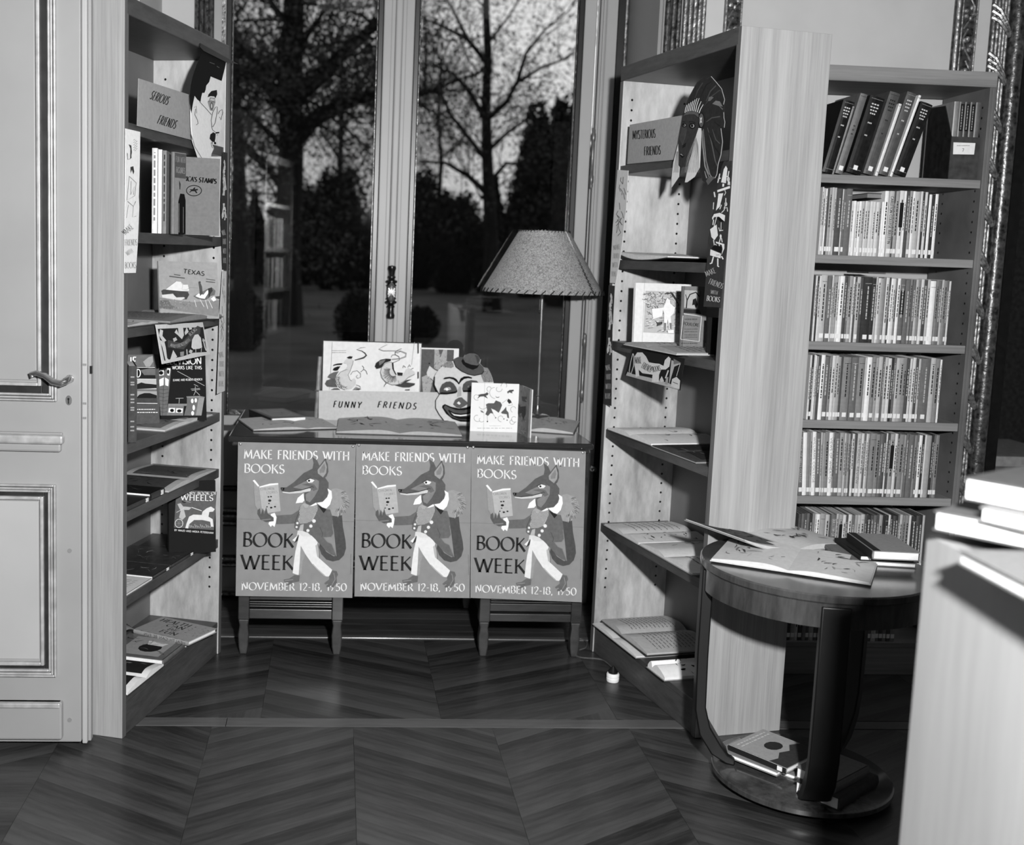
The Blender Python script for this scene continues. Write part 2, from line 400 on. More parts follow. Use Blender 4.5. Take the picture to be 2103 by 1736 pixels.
# back wall: window recess with its two piers, doorway at the right
DX0, DX1 = 2.47, 3.5
wb = MB()
wb.box((XL, YW, 0), (XR, YW+.12, WZ0-.06)); wb.box((XL, YW, WZ1+.05), (XR, YW+.12, CE))
wb.box((XL-.01, YW, 0), (WX0-.05, YW+.12, CE)); wb.box((WX1+.05, YW, 0), (XR+.01, YW+.12, CE))
wb.box((-3.2, YF, 0), (XL, YW+.12, CE)); wb.box((XR, YF, 0), (DX0, YW+.12, CE)); wb.box((DX1, YF, 0), (4.4, YW+.12, CE)); wb.box((DX0, YF, 2.7), (DX1, YW+.12, CE))
struct('wall_back', wb, WALLP)
# reveal board right of the window, grazing-light shade put into its grey, dark groove
struct('trim_1', MB().box((XR-.012, YF+.02, 0), (XR-.001, YW-.001, CE-.01)), PAINTD, label='reveal panel of the window recess, toned darker grey for grazing light')
# wainscot under the window: panels with mouldings
wn = sroot('trim_2', (XL, YW, 0), 'painted panelling with mouldings below the window')
zb = [(.0, .03), (.13, .17), (.30, .36)]
for i, (a, b) in enumerate(((.035, .125), (.175, .295), (.365, .44), (.46, .685))):
    for (xa, xb) in ((XL+.005, .2), (.22, XR-.02)): build('panel', MB().box((xa, YW-.012, a), (xb, YW-.001, b)), PAINT, wn, bev=.003)
for z in (.006, .13, .155, .302, .332, .355, .446):
    build('moulding', MB().box((XL+.002, YW-.026, z), (XR-.015, YW-.001, z+.012)), GILT if z not in (.446,) else BLACKM, wn, bev=.004)
# window casements -------------------------------------------------
GLASS = bpy.data.materials.new('window_glass'); GLASS.use_nodes = True; t_ = GLASS.node_tree; t_.nodes.clear()
go = t_.nodes.new('ShaderNodeOutputMaterial'); mxs = t_.nodes.new('ShaderNodeMixShader'); tr = t_.nodes.new('ShaderNodeBsdfTransparent'); gl = t_.nodes.new('ShaderNodeBsdfGlossy')
fr = t_.nodes.new('ShaderNodeFresnel'); fr.inputs[0].default_value = 1.5; gl.inputs['Roughness'].default_value = .015; tr.inputs[0].default_value = (.9, .9, .9, 1)
t_.links.new(fr.outputs[0], mxs.inputs[0]); t_.links.new(tr.outputs[0], mxs.inputs[1]); t_.links.new(gl.outputs[0], mxs.inputs[2]); t_.links.new(mxs.outputs[0], go.inputs[0])
def vbar(mb, x0, x1, y0, y1, z0=WZ0, z1=WZ1, mat=None): return mb.box((x0, y0, z0), (x1, y1, z1), mat)
def casement(name, x0, x1, lab):
    r = sroot(name, ((x0+x1)/2, YW, WZ0), lab)
    st = .048; bd = .026
    for a in (x0, x1-st): build('stile', MB().box((a, YW-.03, WZ0), (a+st, YW+.02, WZ1)), PAINT, r, bev=.004)
    for a, b in ((WZ0, WZ0+.04), (WZ1-.07, WZ1)): build('rail', MB().box((x0+st, YW-.03, a), (x1-st, YW+.02, b)), PAINT, r, bev=.004)
    for a in (x0+st, x1-st-bd):
        lf = (a == x0+st)
        build('bead', MB().box((a+(bd*.8 if lf else 0), YW-.016, WZ0+.04), (a+bd*(1 if lf else .2), YW-.002, WZ1-.07)), GILTD, r, bev=.0015)
        build('bead', MB().box((a+(0 if lf else bd*.2), YW-.024, WZ0+.04), (a+bd*(.8 if lf else 1), YW, WZ1-.07)), BLACKM, r, bev=.003)
    build('bead', MB().box((x0+st+bd, YW-.016, WZ0+.04), (x1-st-bd, YW-.002, WZ0+.062)), GILTD, r, bev=.003)
    p = build('pane', MB().box((x0+st+bd*.5, YW+.004, WZ0+.03), (x1-st-bd*.5, YW+.008, WZ1-.06)), GLASS, r)
    return r
xc = Yp(812, 300, YW-.02).x
w1 = casement('window_1', WX0, xc-.012, 'tall left casement window with gilt beads')
w2 = casement('window_2', xc+.012, Yp(1225, 41, YW-.02).x, 'tall right casement window with gilt beads')
wxr = Yp(1225, 41, YW-.02).x
# middle astragal with bolt rod and ornamental handle
ast = sroot('trim_3', (xc, YW-.03, WZ0), 'rounded cover strip where the two casements meet')
build('cover_strip', MB().box((xc-.014, YW-.046, WZ0), (xc+.014, YW-.02, WZ1)), PAINT, ast, bev=.006)
build('groove_line', MB().box((xc-.03, YW-.0325, WZ0), (xc-.027, YW-.028, WZ1)).box((xc+.027, YW-.0325, WZ0), (xc+.03, YW-.028, WZ1)), PAINTD, ast)
bz0, bz1 = Yp(809, 656, YW-.06).z, Yp(809, 545, YW-.06).z
bt = thing('window_bolt', 'dark ornate bolt handle with oval plate on the window centre strip', 'handle', (xc, YW-.046, bz0)); h_ = bz1-bz0
prof = [(.002,0),(.017,.005),(.019,.02),(.014,.035),(.013,.06),(.018,.062),(.018,.068),(.012,.075),(.026,.085),(.026,.092),(.016,.1),(.024,.106),(.02,.115),(.02,.17),(.024,.178),(.016,.184),(.026,.192),(.026,.2),(.012,.208),(.018,.216),(.018,.222),(.012,.228),(.015,.25),(.019,.262),(.017,.275),(.002,.28)]
build('bolt_barrel', MB().lathe([(r*.88, z/.28*h_+bz0) for r, z in prof], 16, (xc, YW-.058, 0)), BRONZE, bt)
bp = MB(); zc = (bz0+bz1)/2
bp.lathe([(.001, 0), (.02, .001), (.024, .004), (.02, .008), (.001, .009)], 20, mp=lambda x, y, z: (xc+x*.75, YW-.074-z, zc+y*1.6)); pl_ = build('oval_plate', bp, plain(.4, .3, .7, .15, 200), bt)
for k in range(18):
    a = 2*pi*k/18; build('bead_stud', MB().lathe([(.0002, 0), (.0022, .001), (.0002, .003)], 6, mp=lambda x, y, z: (xc+x+.019*cos(a)*.75, YW-.0832-z, zc+y+.019*sin(a)*1.6)), NICKEL, pl_) if k % 1 == 0 else None
# outer frame right of the window: painted casing, hinges, clamp knob, dark groove
cs = sroot('trim_4', (1.03, YW, 0), 'painted window casing with brass hinges')
x1_, x2_, x3_ = wxr+.002, Yp(1240, 41, YW-.02).x, Yp(1266, 41, YW-.02).x
build('casing_flat', MB().box((x1_+.012, YW-.045, 0), (x3_, YW-.001, CE-.02)), PAINT, cs, bev=.003)
for a, w_, d_ in ((x1_, .006, .038), (x1_+.009, .004, .05), (x1_+.018, .008, .056), (x1_+.031, .004, .052)):
    build('moulding', MB().box((a, YW-d_, 0), (a+w_, YW-.03, CE-.02)), PAINT, cs, bev=.002)
for (v0, v1) in ((262, 388), (685, 828)):
    za, zb_ = Yp(1217, v1, YW-.06).z, Yp(1222, v0, YW-.06).z; xx = Yp((1225+1213)/2-(v0-262)*.045, (v0+v1)/2, YW-.06).x-.004
    hg = build('hinge', MB().lathe([(.004, za), (.007, za+.01), (.0065, za+.02), (.009, za+.024), (.009, za+.05), (.0065, za+.054), (.0065, zb_-.054), (.009, zb_-.05), (.009, zb_-.024), (.0065, zb_-.02), (.007, zb_-.01), (.003, zb_)], 10, (xx, YW-.058, 0)), plain(.42, .35, .5), cs)
build('clamp_knob', MB().lathe([(.004, 0), (.012, .004), (.007, .012), (.014, .02), (.011, .032), (.002, .036)], 12, mp=lambda x, y, z: (Yp(1217, 962, YW-.05).x+x, YW-.046-z, Yp(1217, 962, YW-.05).z+y)), NICKEL, cs)
struct('trim_5', MB().box((x3_+.004, YW-.03, 0), (XR-.013, YW-.002, CE-.02)), BLACKM, bev=.004, label='dark groove between window casing and recess side')
build('casing_gilt_line', MB().tube([(XR-.022, YW-.034, .0), (XR-.022, YW-.034, CE-.03)], .006, 8), GILT, cs)
# gilt mouldings --------------------------------------------------
def carved(name, x0, x1, y, z0, z1, n, seed, lab, beads=True):
    r = sroot(name, ((x0+x1)/2, y, z0), lab); w = x1-x0; rn = random.Random(seed)
    build('backing', MB().box((x0, y-.012, z0), (x1, y-.001, z1)), GILTD, r, bev=.002)
    for a in (x0, x1-.006): build('fillet', MB().box((a, y-.024, z0), (a+.006, y-.01, z1)), GILT, r, bev=.002)
    m = MB(); st = (z1-z0)/n; c = (x0+x1)/2
    for k in range(n):
        z = z0+st*(k+.5); s = 1 if k % 2 else -1
        for j in range(5):
            a = j*2*pi/5+rn.uniform(-.3, .3); rr = w*.26
            m.lathe([(.0005, 0), (w*.13, .003), (w*.1, .009), (.0005, .012)], 6, mp=lambda X, Y, Z, a=a, z=z: (c+rr*cos(a)+X*(1+.5*abs(cos(a))), y-.012-Z, z+rr*sin(a)*1.3+Y*(1+.5*abs(sin(a)))))
        m.tube([(c-s*w*.3, y-.016, z-st*.5), (c+s*w*.2, y-.02, z-st*.1), (c+s*w*.3, y-.018, z+st*.2), (c, y-.016, z+st*.5)], w*.055, 5)
    o = build('carved_relief', m, GILT, r, fixn=False); o['kind'] = 'stuff'
    return r
def reeds(name, x0, x1, y, z0, z1, n, mat, lab, r=None):
    root = sroot(name, ((x0+x1)/2, y, z0), lab); w = (x1-x0)/n
    build('backing', MB().box((x0, y-.008, z0), (x1, y-.001, z1)), GILTD, root)
    for k in range(n): build('reed', MB().tube([(x0+w*(k+.5), y-.012-.006*sin(pi*(k+.5)/n), z0), (x0+w*(k+.5), y-.012-.006*sin(pi*(k+.5)/n), z1)], w*.46, 8), mat, root)
    return root
zt0, zt1 = 1.2, CE-.02
carved('trim_6', Yp(1485, 45, YF).x, Yp(1519, 45, YF).x, YF, .2, zt1, 30, 1, 'carved gilt moulding above the display case')
reeds('trim_7', Yp(1400, 45, YF).x, Yp(1447, 45, YF).x, YF, .2, zt1, 5, GILT, 'gilt reeded moulding at the pier corner')
reeds('trim_8', XR+.001, Yp(1397, 45, YF).x, YF, .2, zt1, 3, GILTD, 'dark stepped moulding at the recess corner')
carved('trim_9', Yp(1968, 45, YF).x, Yp(2001, 45, YF).x, YF, .2, zt1, 30, 2, 'carved gilt moulding at the right of the wall panel')
reeds('trim_10', Yp(1957, 45, YF).x, Yp(1966, 45, YF).x, YF, .2, zt1, 1, GILT, 'thin beaded gilt line beside the carved moulding')
# left pier / window jamb mouldings seen over the left bookcase
carved('trim_11', Yp(441, 60, YW).x, Yp(455, 60, YW).x, YW, .72, zt1, 40, 5, 'narrow carved gilt strip left of the window')
reeds('trim_12', Yp(400, 60, YW).x, Yp(440, 60, YW).x, YW, .72, zt1, 4, GILTD, 'dark gilt reeding left of the window')
build('gilt_edge', MB().box((Yp(456, 60, YW-.03).x, YW-.036, WZ0), (Yp(463, 60, YW-.03).x, YW-.03, WZ1)), GILT, w1)
# ribbon-tied gilt frame of the dark doorway at the right
fx0 = Yp(2032, 45, YF).x; rw = reeds('trim_13', fx0, fx0+.062, YF-.004, 0, CE-.02, 5, GILT, 'gilt reeded doorway frame tied with carved ribbons')
for k in range(19):
    z = .30+k*.168
    for j, s in enumerate((0, .022, .044)):
        o = build('ribbon_tie', MB().tube([(fx0-.003, YF-.02, z+.05-s), (fx0+.02, YF-.031, z+.03-s*.9), (fx0+.045, YF-.031, z-.01-s*.6), (fx0+.066, YF-.02, z-.045-s*.3)], .007, 6), GILT, rw)
fr2 = sroot('trim_14', (fx0+.1, YF, 0), 'dark rounded inner edge of the doorway frame')
build('roll', MB().lathe([(.03, 0), (.03, 2.7)], 16, (fx0+.098, YF-.012, 0)), GILTD, fr2)
build('lip', MB().box((fx0+.13, YF-.02, 0), (DX0+.005, YF+.1, 2.7)), BLACKM, fr2)
# the unlit room beyond the doorway
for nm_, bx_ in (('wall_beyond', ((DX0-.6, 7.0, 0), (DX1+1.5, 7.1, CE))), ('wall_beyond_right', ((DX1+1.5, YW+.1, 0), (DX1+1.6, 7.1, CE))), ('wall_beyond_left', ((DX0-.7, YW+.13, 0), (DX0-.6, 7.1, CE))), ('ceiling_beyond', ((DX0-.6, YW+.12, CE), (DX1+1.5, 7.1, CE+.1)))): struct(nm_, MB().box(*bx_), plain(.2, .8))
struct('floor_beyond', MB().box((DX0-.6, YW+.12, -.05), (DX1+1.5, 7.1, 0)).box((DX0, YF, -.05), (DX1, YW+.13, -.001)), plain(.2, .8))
# the open door leaf at the left, face on -----------------------------------
DY = 3.035; dx1 = Yp(166, 800, DY).x; dx0 = -1.62
dr = sroot('door_1', (dx1, DY, 0), 'grey painted panelled door standing open, with gilt mouldings')
def dz(v, u=120): return Yp(u, v, DY).z
def dxx(u, v): return Yp(u, v, DY).x
build('door_leaf', MB().box((dx0, DY, .02), (dx1, DY+.045, 2.75)), PAINT, dr, bev=.003)
build('door_edge_strip', MB().box((dx1, DY+.012, .01), (dx1+.014, DY+.05, 2.75)), plain(.66, .45, noise=.02, scale=3), dr, bev=.003)
build('door_edge_strip', MB().box((dx1+.0005, DY+.03, .01), (dx1+.021, DY+.055, 2.75)), PAINT, dr, bev=.002)
def pframe(z0, z1, xr, wide):
    for (o_, w_, d_, m_) in ((0, .0055, .014, GILTS), (.0075, .0055, .017, GILTS), (.015, .006, .012, GILTS), (.021, wide-.030, .003, plain(.14, .4, noise=.04, scale=20)), (wide-.009, .009, .014, GILTS)):
        a = wide-o_-w_; # from outside in
        x_ = xr-o_; m = MB()
        m.box((x_-w_, DY-d_, z0+o_), (x_, DY, z1-o_)); m.box((dx0+.06, DY-d_, z0+o_), (x_-w_, DY, z0+o_+w_)); m.box((dx0+.06, DY-d_, z1-o_-w_), (x_-w_, DY, z1-o_))
        build('panel_moulding', m, m_, dr, bev=.002)
pframe(dz(824), 2.6, dxx(118, 700), .05)
build('door_panel', MB().box((dx0+.1, DY-.004, dz(824)+.055), (dxx(118, 700)-.055, DY, 2.54)), PAINT, dr, bev=.003)
pframe(dz(1388), dz(995), dxx(117, 1200), .042)
build('door_panel', MB().box((dx0+.1, DY-.004, dz(1388)+.048), (dxx(117, 1200)-.048, DY, dz(995)-.048)), plain(.66, .45, noise=.02, scale=3), dr, bev=.003)
for (a, b, xr_, d_, m_) in ((892, 910, 134, .03, GILTS), (910, 927, 128, .018, PAINT), (888, 893, 130, .012, PAINT)):
    build('rail_moulding', MB().box((dx0+.06, DY-d_, dz(b)), (dxx(xr_, 900), DY, dz(a))), m_, dr, bev=.006)
build('kick_board', MB().box((dx0+.02, DY-.022, .035), (dxx(131, 1500), DY, dz(1437))), PAINT, dr, bev=.006)
build('kick_line', MB().box((dx0+.02, DY-.03, dz(1447)), (dxx(128, 1440), DY, dz(1437))), GILTS, dr, bev=.003)
build('rivet', MB().lathe([(.006, 0), (.006, .002)], 10, mp=lambda x, y, z: (dxx(143, 1131)+x, DY-z, dz(1131)+y)), PAINTD, dr)
build('rivet', MB().lathe([(.006, 0), (.006, .002)], 10, mp=lambda x, y, z: (dxx(143, 1479)+x, DY-z, dz(1479)+y)), PAINTD, dr)
hp = [Yp(u, v, DY-.045) for u, v in ((68, 774), (65, 769), (75, 766), (92, 772), (108, 784), (124, 788), (137, 783), (143, 778))]
hp[0].y -= .0; pv = V((dxx(143, 778), DY-.045, dz(778)))
hd = build('door_handle', MB().tube([tuple(p) for p in hp]+[(pv.x, DY-.044, pv.z), (pv.x, DY, pv.z)], [.007, .008, .0075, .0085, .0095, .009, .008, .008, .009, .011], 10).lathe([(.012, 0), (.011, .004), (.006, .006)], 12, mp=lambda x, y, z: (pv.x+x, DY-z, pv.z+y)), NICKEL, dr)
kz = dz(822); kx = dxx(141, 822)
kp = build('keyhole_plate', MB().lathe([(.011, 0), (.010, .002)], 14, mp=lambda x, y, z: (kx+x*.8, DY-z, kz+y*1.25)), plain(.55, .3, .6), dr)
build('keyhole', MB().lathe([(.003, 0), (.003, .0025)], 8, mp=lambda x, y, z: (kx+x, DY-z, kz+y+.004)).box((kx-.0015, DY-.0025, kz-.009), (kx+.0015, DY, kz+.002)), BLACKM, kp)
for v in (748, 828, 858): build('latch_plate', MB().box((dx1+.003, DY+.0095, Yp(175, v+4, DY).z), (dx1+.012, DY+.013, Yp(175, v, DY).z)), PAINTD, dr)
build('latch', MB().box((dx1+.018, DY+.026, Yp(182, 770, DY).z), (dx1+.024, DY+.036, Yp(182, 754, DY).z)), BLACKM, dr)
# ================================================================== OUTDOORS
GZ = -.6
grass = plain(.27, .95, noise=.07, scale=.6)
gg = struct('ground', MB().add([(-120, YW+.3, GZ), (140, YW+.3, GZ), (140, 220, GZ), (-120, 220, GZ)], [(0, 1, 2, 3)]), grass); gg['label'] = 'dim lawn outside the window'
struct('terrace_wall', MB().box((-3.2, YW+.13, GZ-.3), (2.2, YW+.3, -.02)), plain(.45, .8))
BARK = plain(.12, .95, noise=.04, scale=9); LEAF = plain(.32, .9, noise=.05, scale=3); LEAFD = plain(.08, .9, noise=.03, scale=3)
def tree(label, Y, trunk, r0, r1, branches, nleaf, seed, leaf=.16, spread=1.0, sub=5):
    rn = random.Random(seed); D = lambda u, v, j=0: Yp(u, v, Y+j)
    base = D(*trunk[0]); base.z = GZ
    t = thing('tree', label, 'tree', base); m = MB(); tips = []
    tp = [base]+[D(*p) for p in trunk[1:]]; n = len(tp)
    m.tube(tp, [r0*1.35]+[r0+(r1-r0)*i/(n-1) for i in range(1, n)], 8)
    def grow(p, d, L, r, lev):
        pts = [p]; rs = [r]; q = p.copy(); dd = d.copy()
        for i in range(4):
            dd = (dd+V((rn.gauss(0, .18), rn.gauss(0, .18), rn.gauss(.03, .16)))).normalized(); q = q+dd*L/4; pts.append(q.copy()); rs.append(r*(1-.2*(i+1)))
        m.tube(pts, rs, 4, cap=False); tips.append(q.copy()); tips.append(pts[2])
        if lev > 0:
            for i in range(rn.randint(2, 3)):
                k = rn.randint(1, 4); nd = (dd+V((rn.gauss(0, .7), rn.gauss(0, .7), rn.gauss(.1, .6)))).normalized(); grow(pts[k], nd, L*rn.uniform(.5, .75), max(r*.45, .008), lev-1)
    for br, rb in branches:
        j = rn.uniform(-2, 2); pts = [D(u, v, j*i/len(br)) for i, (u, v) in enumerate(br)]; nb = len(pts)
        m.tube(pts, [rb*(1-.75*i/(nb-1)) for i in range(nb)], 6)
        for i in range(1, nb):
            for k in range(sub):
                a = pts[i-1].lerp(pts[i], rn.random()); d = (pts[i]-pts[i-1]).normalized(); d = (d+V((rn.gauss(0, .8), rn.gauss(0, .8), rn.gauss(.1, .8)))).normalized()
                grow(a, d, rn.uniform(1.2, 2.4)*spread, rb*.22, 2)
    for i in range(2, n):
        for k in range(sub):
            a = tp[i-1].lerp(tp[i], rn.random()); grow(a, V((rn.gauss(0, 1), rn.gauss(0, 1), rn.gauss(.4, .6))).normalized(), rn.uniform(1.5, 3)*spread, r0*.12, 2)
    m.sm = False
    build('trunk_and_branches', m, BARK, t, fixn=False, smooth=False)
    f = MB(); vs = []; fs = []
    for k in range(nleaf):
        c = rn.choice(tips)+V((rn.gauss(0, .35), rn.gauss(0, .35), rn.gauss(0, .3)))*spread
        for q in range(3): vs.append(c+V((rn.uniform(-leaf, leaf), rn.uniform(-leaf, leaf), rn.uniform(-leaf, leaf))))
        fs.append((3*k, 3*k+1, 3*k+2))
    f.add([tuple(v) for v in vs], fs); o = build('foliage', f, LEAF, t, fixn=False); o['kind'] = 'stuff'
    return t
tree('big oak with a thick trunk and long right limbs, seen through the left pane', 30,
     [(583, 655), (588, 540), (594, 420), (598, 300), (597, 190), (602, 60), (606, -80)], .40, .26,
     [([(598, 300), (640, 250), (690, 218), (745, 200), (800, 196), (880, 190)], .27), ([(599, 205), (650, 165), (700, 115), (750, 70), (800, 25), (850, -40)], .27),
      ([(597, 250), (560, 180), (520, 120), (470, 70), (430, 0)], .2), ([(592, 400), (545, 340), (500, 290), (450, 250)], .14), ([(600, 120), (640, 60), (690, -10)], .12),
      ([(594, 330), (560, 280), (510, 230), (470, 200)], .1), ([(600, 60), (560, 10), (520, -60)], .12), ([(640, 250), (680, 270), (720, 300)], .05)], 20000, 4, leaf=.085, sub=6)
tree('leaning dark trunk near the left edge of the left pane', 47, [(500, 640), (496, 480), (490, 330), (484, 200), (478, 60)], .34, .2,
     [([(490, 330), (520, 250), (540, 160)], .1), ([(486, 240), (450, 160), (430, 80)], .1)], 12000, 14, leaf=.085, sub=6)
tree('bare spreading oak against the bright sky, seen through the right pane', 40,
     [(1012, 600), (1008, 480), (1004, 400), (1000, 310), (998, 210), (1002, 110), (998, 20), (1000, -60)], .27, .10,
     [([(1003, 400), (960, 360), (915, 335), (860, 330)], .12), ([(1003, 335), (960, 280), (925, 235), (905, 190), (915, 150)], .1), ([(1003, 310), (1040, 275), (1075, 250), (1100, 215)], .09),
      ([(1001, 245), (1040, 210), (1062, 170), (1110, 140), (1170, 118)], .12), ([(1062, 170), (1080, 110), (1120, 60), (1170, 20)], .08), ([(999, 250), (965, 190), (930, 150), (870, 130)], .12),
      ([(1005, 375), (1040, 335), (1085, 340), (1120, 360)], .09), ([(1000, 130), (960, 80), (900, 50), (850, 30)], .1), ([(905, 190), (880, 190), (840, 200)], .08), ([(1001, 90), (1040, 40), (1080, -20)], .07), ([(960, 80), (930, 20), (900, -40)], .07)], 11000, 8, leaf=.075, spread=1.0, sub=4)
def shrub(label, u, v0, v1, Y, wpx, seed, n=5000, name='shrub', cat='shrub', mat=LEAFD, leaf=.16, cone=False):
    rn = random.Random(seed); b = Yp(u, v0, Y); b.z = GZ; top = Yp(u, v1, Y).z; H = top-GZ; R = wpx/FPX*Y/2
    t = thing(name, label, cat, b); m = MB()
    m.lathe([(.05, 0)]+[(R*.82*sin(pi*min(1, (k+.7)/9.2))**.6*(1-k/9 if cone else 1), H*.95*k/8) for k in range(9)], 12, tuple(b)); m.sm = False
    m.v = [(x+rn.gauss(0, R*.06), y+rn.gauss(0, R*.06), z) for x, y, z in m.v]
    build('dense_core', m, LEAFD, t, fixn=False, smooth=False)
    vs = []; fs = []
    for k in range(n):
        z = rn.random(); r = R*(sin(pi*min(1, (z*8+.7)/9.2))**.6)*(1-z if cone else 1)*rn.uniform(.75, 1.12); a = rn.uniform(0, 2*pi); c = b+V((r*cos(a), r*sin(a), H*z*rn.uniform(.95, 1.05)))
        for q in range(3): vs.append(tuple(c+V((rn.uniform(-leaf, leaf), rn.uniform(-leaf, leaf), rn.uniform(-leaf, leaf)))))
        fs.append((3*k, 3*k+1, 3*k+2))
    o = build('foliage', MB().add(vs, fs), mat, t, fixn=False); o['kind'] = 'stuff'
tree('thin grey tree far off between the big oak and the window centre post', 82, [(700, 585), (702, 450), (698, 330), (704, 220), (700, 120)], .3, .12,
     [([(702, 400), (740, 340), (770, 280)], .12), ([(700, 330), (660, 270), (640, 200)], .12), ([(703, 260), (740, 200), (760, 120)], .1)], 14000, 31, leaf=.11, spread=2.2, sub=7)
tree('thin grey tree far off behind the spreading oak at its left', 112, [(905, 585), (900, 450), (906, 330), (900, 230), (905, 130)], .3, .12,
     [([(902, 400), (870, 330), (850, 270)], .12), ([(904, 330), (950, 280), (965, 210)], .12), ([(902, 260), (880, 200), (860, 120)], .1)], 12000, 32, leaf=.11, spread=2.2, sub=7)
hz = [(430, 340), (520, 400), (610, 380), (690, 350), (770, 390), (850, 350), (930, 400), (1010, 375), (1085, 340), (1150, 300)]
wd = ['at the far left end', 'behind the leaning trunk', 'behind the big oak trunk', 'right of the big oak trunk', 'hidden partly by the window centre post', 'at the left of the right pane', 'left of the spreading oak', 'behind the spreading oak trunk', 'right of the spreading oak', 'tall at the right of the right pane', 'tallest at the right end']
for i, (u, v) in enumerate(hz): shrub('dark thicket in the distant tree line, %s' % wd[i], u, 585, v, 58+3*(i % 3), 135, 20+i, 3000, 'thicket', 'shrub', LEAFD, .18, cone=(i % 3 == 1))
shrub('dark evergreen standing tall right of the spreading oak', 1150, 590, 215, 46, 110, 51, 3500, 'evergreen_tree', 'tree', LEAFD, .25, False)
shrub('evergreen spire beside the tall evergreen behind the lamp shade', 1088, 590, 225, 55, 70, 52, 2500, 'evergreen_tree', 'tree', LEAFD, .25, False)
shrub('round low bush on the lawn left of the window centre post', 735, 712, 600, 23, 95, 61, 2500, 'bush', 'shrub', LEAFD, .05)
shrub('round low bush on the lawn at the left of the right pane', 865, 700, 632, 25, 70, 62, 2000, 'bush', 'shrub', LEAFD, .05)
shrub('wide low bush on the lawn at the left edge of the left pane', 492, 700, 600, 22, 110, 63, 2500, 'bush', 'shrub', LEAFD, .05)
ps = Yp(965, 740, 16); ps.z = GZ; pt = Yp(964, 628, 16).z
tag(build('garden_post', MB().box((ps.x-.045, ps.y-.045, GZ), (ps.x+.045, ps.y+.045, pt)), plain(.42, .8), None, bev=.01), 'pale square post standing on the lawn, seen through the right pane', 'post')
# ================================================================== BOOKCASES
class Case:
    def __init__(s, A, th, side, Wd, D): s.A = V((A[0], A[1], 0)); s.u = V((cos(th), sin(th), 0)); s.v = V((s.u.y, -s.u.x, 0))*side; s.W = Wd; s.D = D; s.th = th
    def at(s, a, d, z): return tuple(s.A+s.u*a+s.v*d+V((0, 0, z)))
    def s_at(s, px, z, d=0): return reach(V(s.at(0, d, z)), s.u, u=px)
def bookcase(name, label, cs, shelves, base, mats, H=2.077, top=.05, back=True, pegs=(), st=.022, lip=.03, group=None, edge=None):
    side, inner, sh, tp, bk_ = mats
    r = thing(name, label, 'bookcase', cs.at(0, 0, 0), group=group); mp = cs.at
    for a, ins in ((0, 1), (cs.W-st, 0)):
        m = MB(mp); m.box((a, .0, 0), (a+st*.5, cs.D, H-top*(0 if a == 0 else 1)), side if a == 0 else inner); m.box((a+st*.5, 0, 0), (a+st, cs.D, H-top), inner)
        sp_ = build('side_panel', m, None, r, bev=.0015)
        if edge: build('front_edge', MB(mp).box((a+.001, -.0015, .001), (a+st-.001, 0, H-(.001 if a == 0 else top+.001))), edge, sp_)
    build('top_board', MB(mp).box((st*.5, -.002, H-top), (cs.W, cs.D, H)), tp, r, bev=.003)
    for z in shelves: build('shelf', MB(mp).box((st+.001, .004, z-lip), (cs.W-st-.001, cs.D-.02, z)), sh, r, bev=.002)
    build('base_shelf', MB(mp).box((st, .002, base-.02), (cs.W-st, cs.D-.01, base)), sh, r, bev=.002)
    build('plinth', MB(mp).box((st, .003, 0), (cs.W-st, .022, base-.02)), sh, r, bev=.002)
    if back: build('back_panel', MB(mp).box((st, cs.D-.012, base), (cs.W-st, cs.D-.004, H-top)), bk_, r)
    if pegs:
        pg = MB(); z0, z1, pitch = pegs
        for a in (cs.W-st-.0004, st+.0004):
            for d in (.035, cs.D-.055):
                z = z0
                while z < z1:
                    n = 8; pg.add([mp(a, d+.0042*cos(2*pi*k/n), z+.0042*sin(2*pi*k/n)) for k in range(n)], [tuple(range(n))], BLACKM); z += pitch
        build('peg_holes', pg, None, r, fixn=False)['kind'] = 'stuff'
    return r
RBc = Case((1.1037, 3.1236), 1.7707034, 1, .7577, .2899); LBc = Case((-.5865, 3.1015), 1.2855225, -1, .7347, .27)
RZ = [1.74, 1.418, 1.135, .82, .48]; LZ = [1.745, 1.449, 1.185, .855, .66, .412]; RB0, LB0 = .108, .115
BKP = plain(.42, .6, noise=.02, scale=8)
bookcase('bookcase', 'tall light oak bookcase right of the desk, its open side facing left', RBc, RZ, RB0, (OAKV, OAKIN, OAKDK, OAKDK, BKP), pegs=(.24, 1.98, .0345), edge=EDGE)
bookcase('bookcase', 'tall light oak bookcase beside the open door, its open side facing the right', LBc, LZ, LB0, (OAKV, OAKIN, OAKDK, OAKDK, BKP), pegs=(.24, 1.98, .0345), edge=EDGE)
# tall case standing against the back wall at the right
class BackCase(Case): pass
BBc = Case((1.425, 3.6431), 0, -1, 2.1617-1.425, .29)
BZ = [1.7236, 1.4581, 1.1668, .8987, .6352, .374]; BB0 = .118
bookcase('bookcase', 'tall back bookcase full of thin booklets, standing against the wall at the right', BBc, BZ, BB0, (OAKHB, plain(.38, .6, noise=.06, scale=5), OAKHB, OAKHB, BKP), H=2.0766, top=.05, back=False, pegs=(.24, 1.98, .0345), lip=.028)
# bookcase standing near the camera on the left, seen only as a reflection in the left pane
RFc = Case((-.52, 1.02), -1.36, 1, .76, .27)

bookcase('bookcase', 'tall oak bookcase left of the camera, seen only as a reflection in the window', RFc, [1.74, 1.42, 1.13, .82, .48], .11, (OAKV, OAKIN, OAKH, OAKV, BKP))

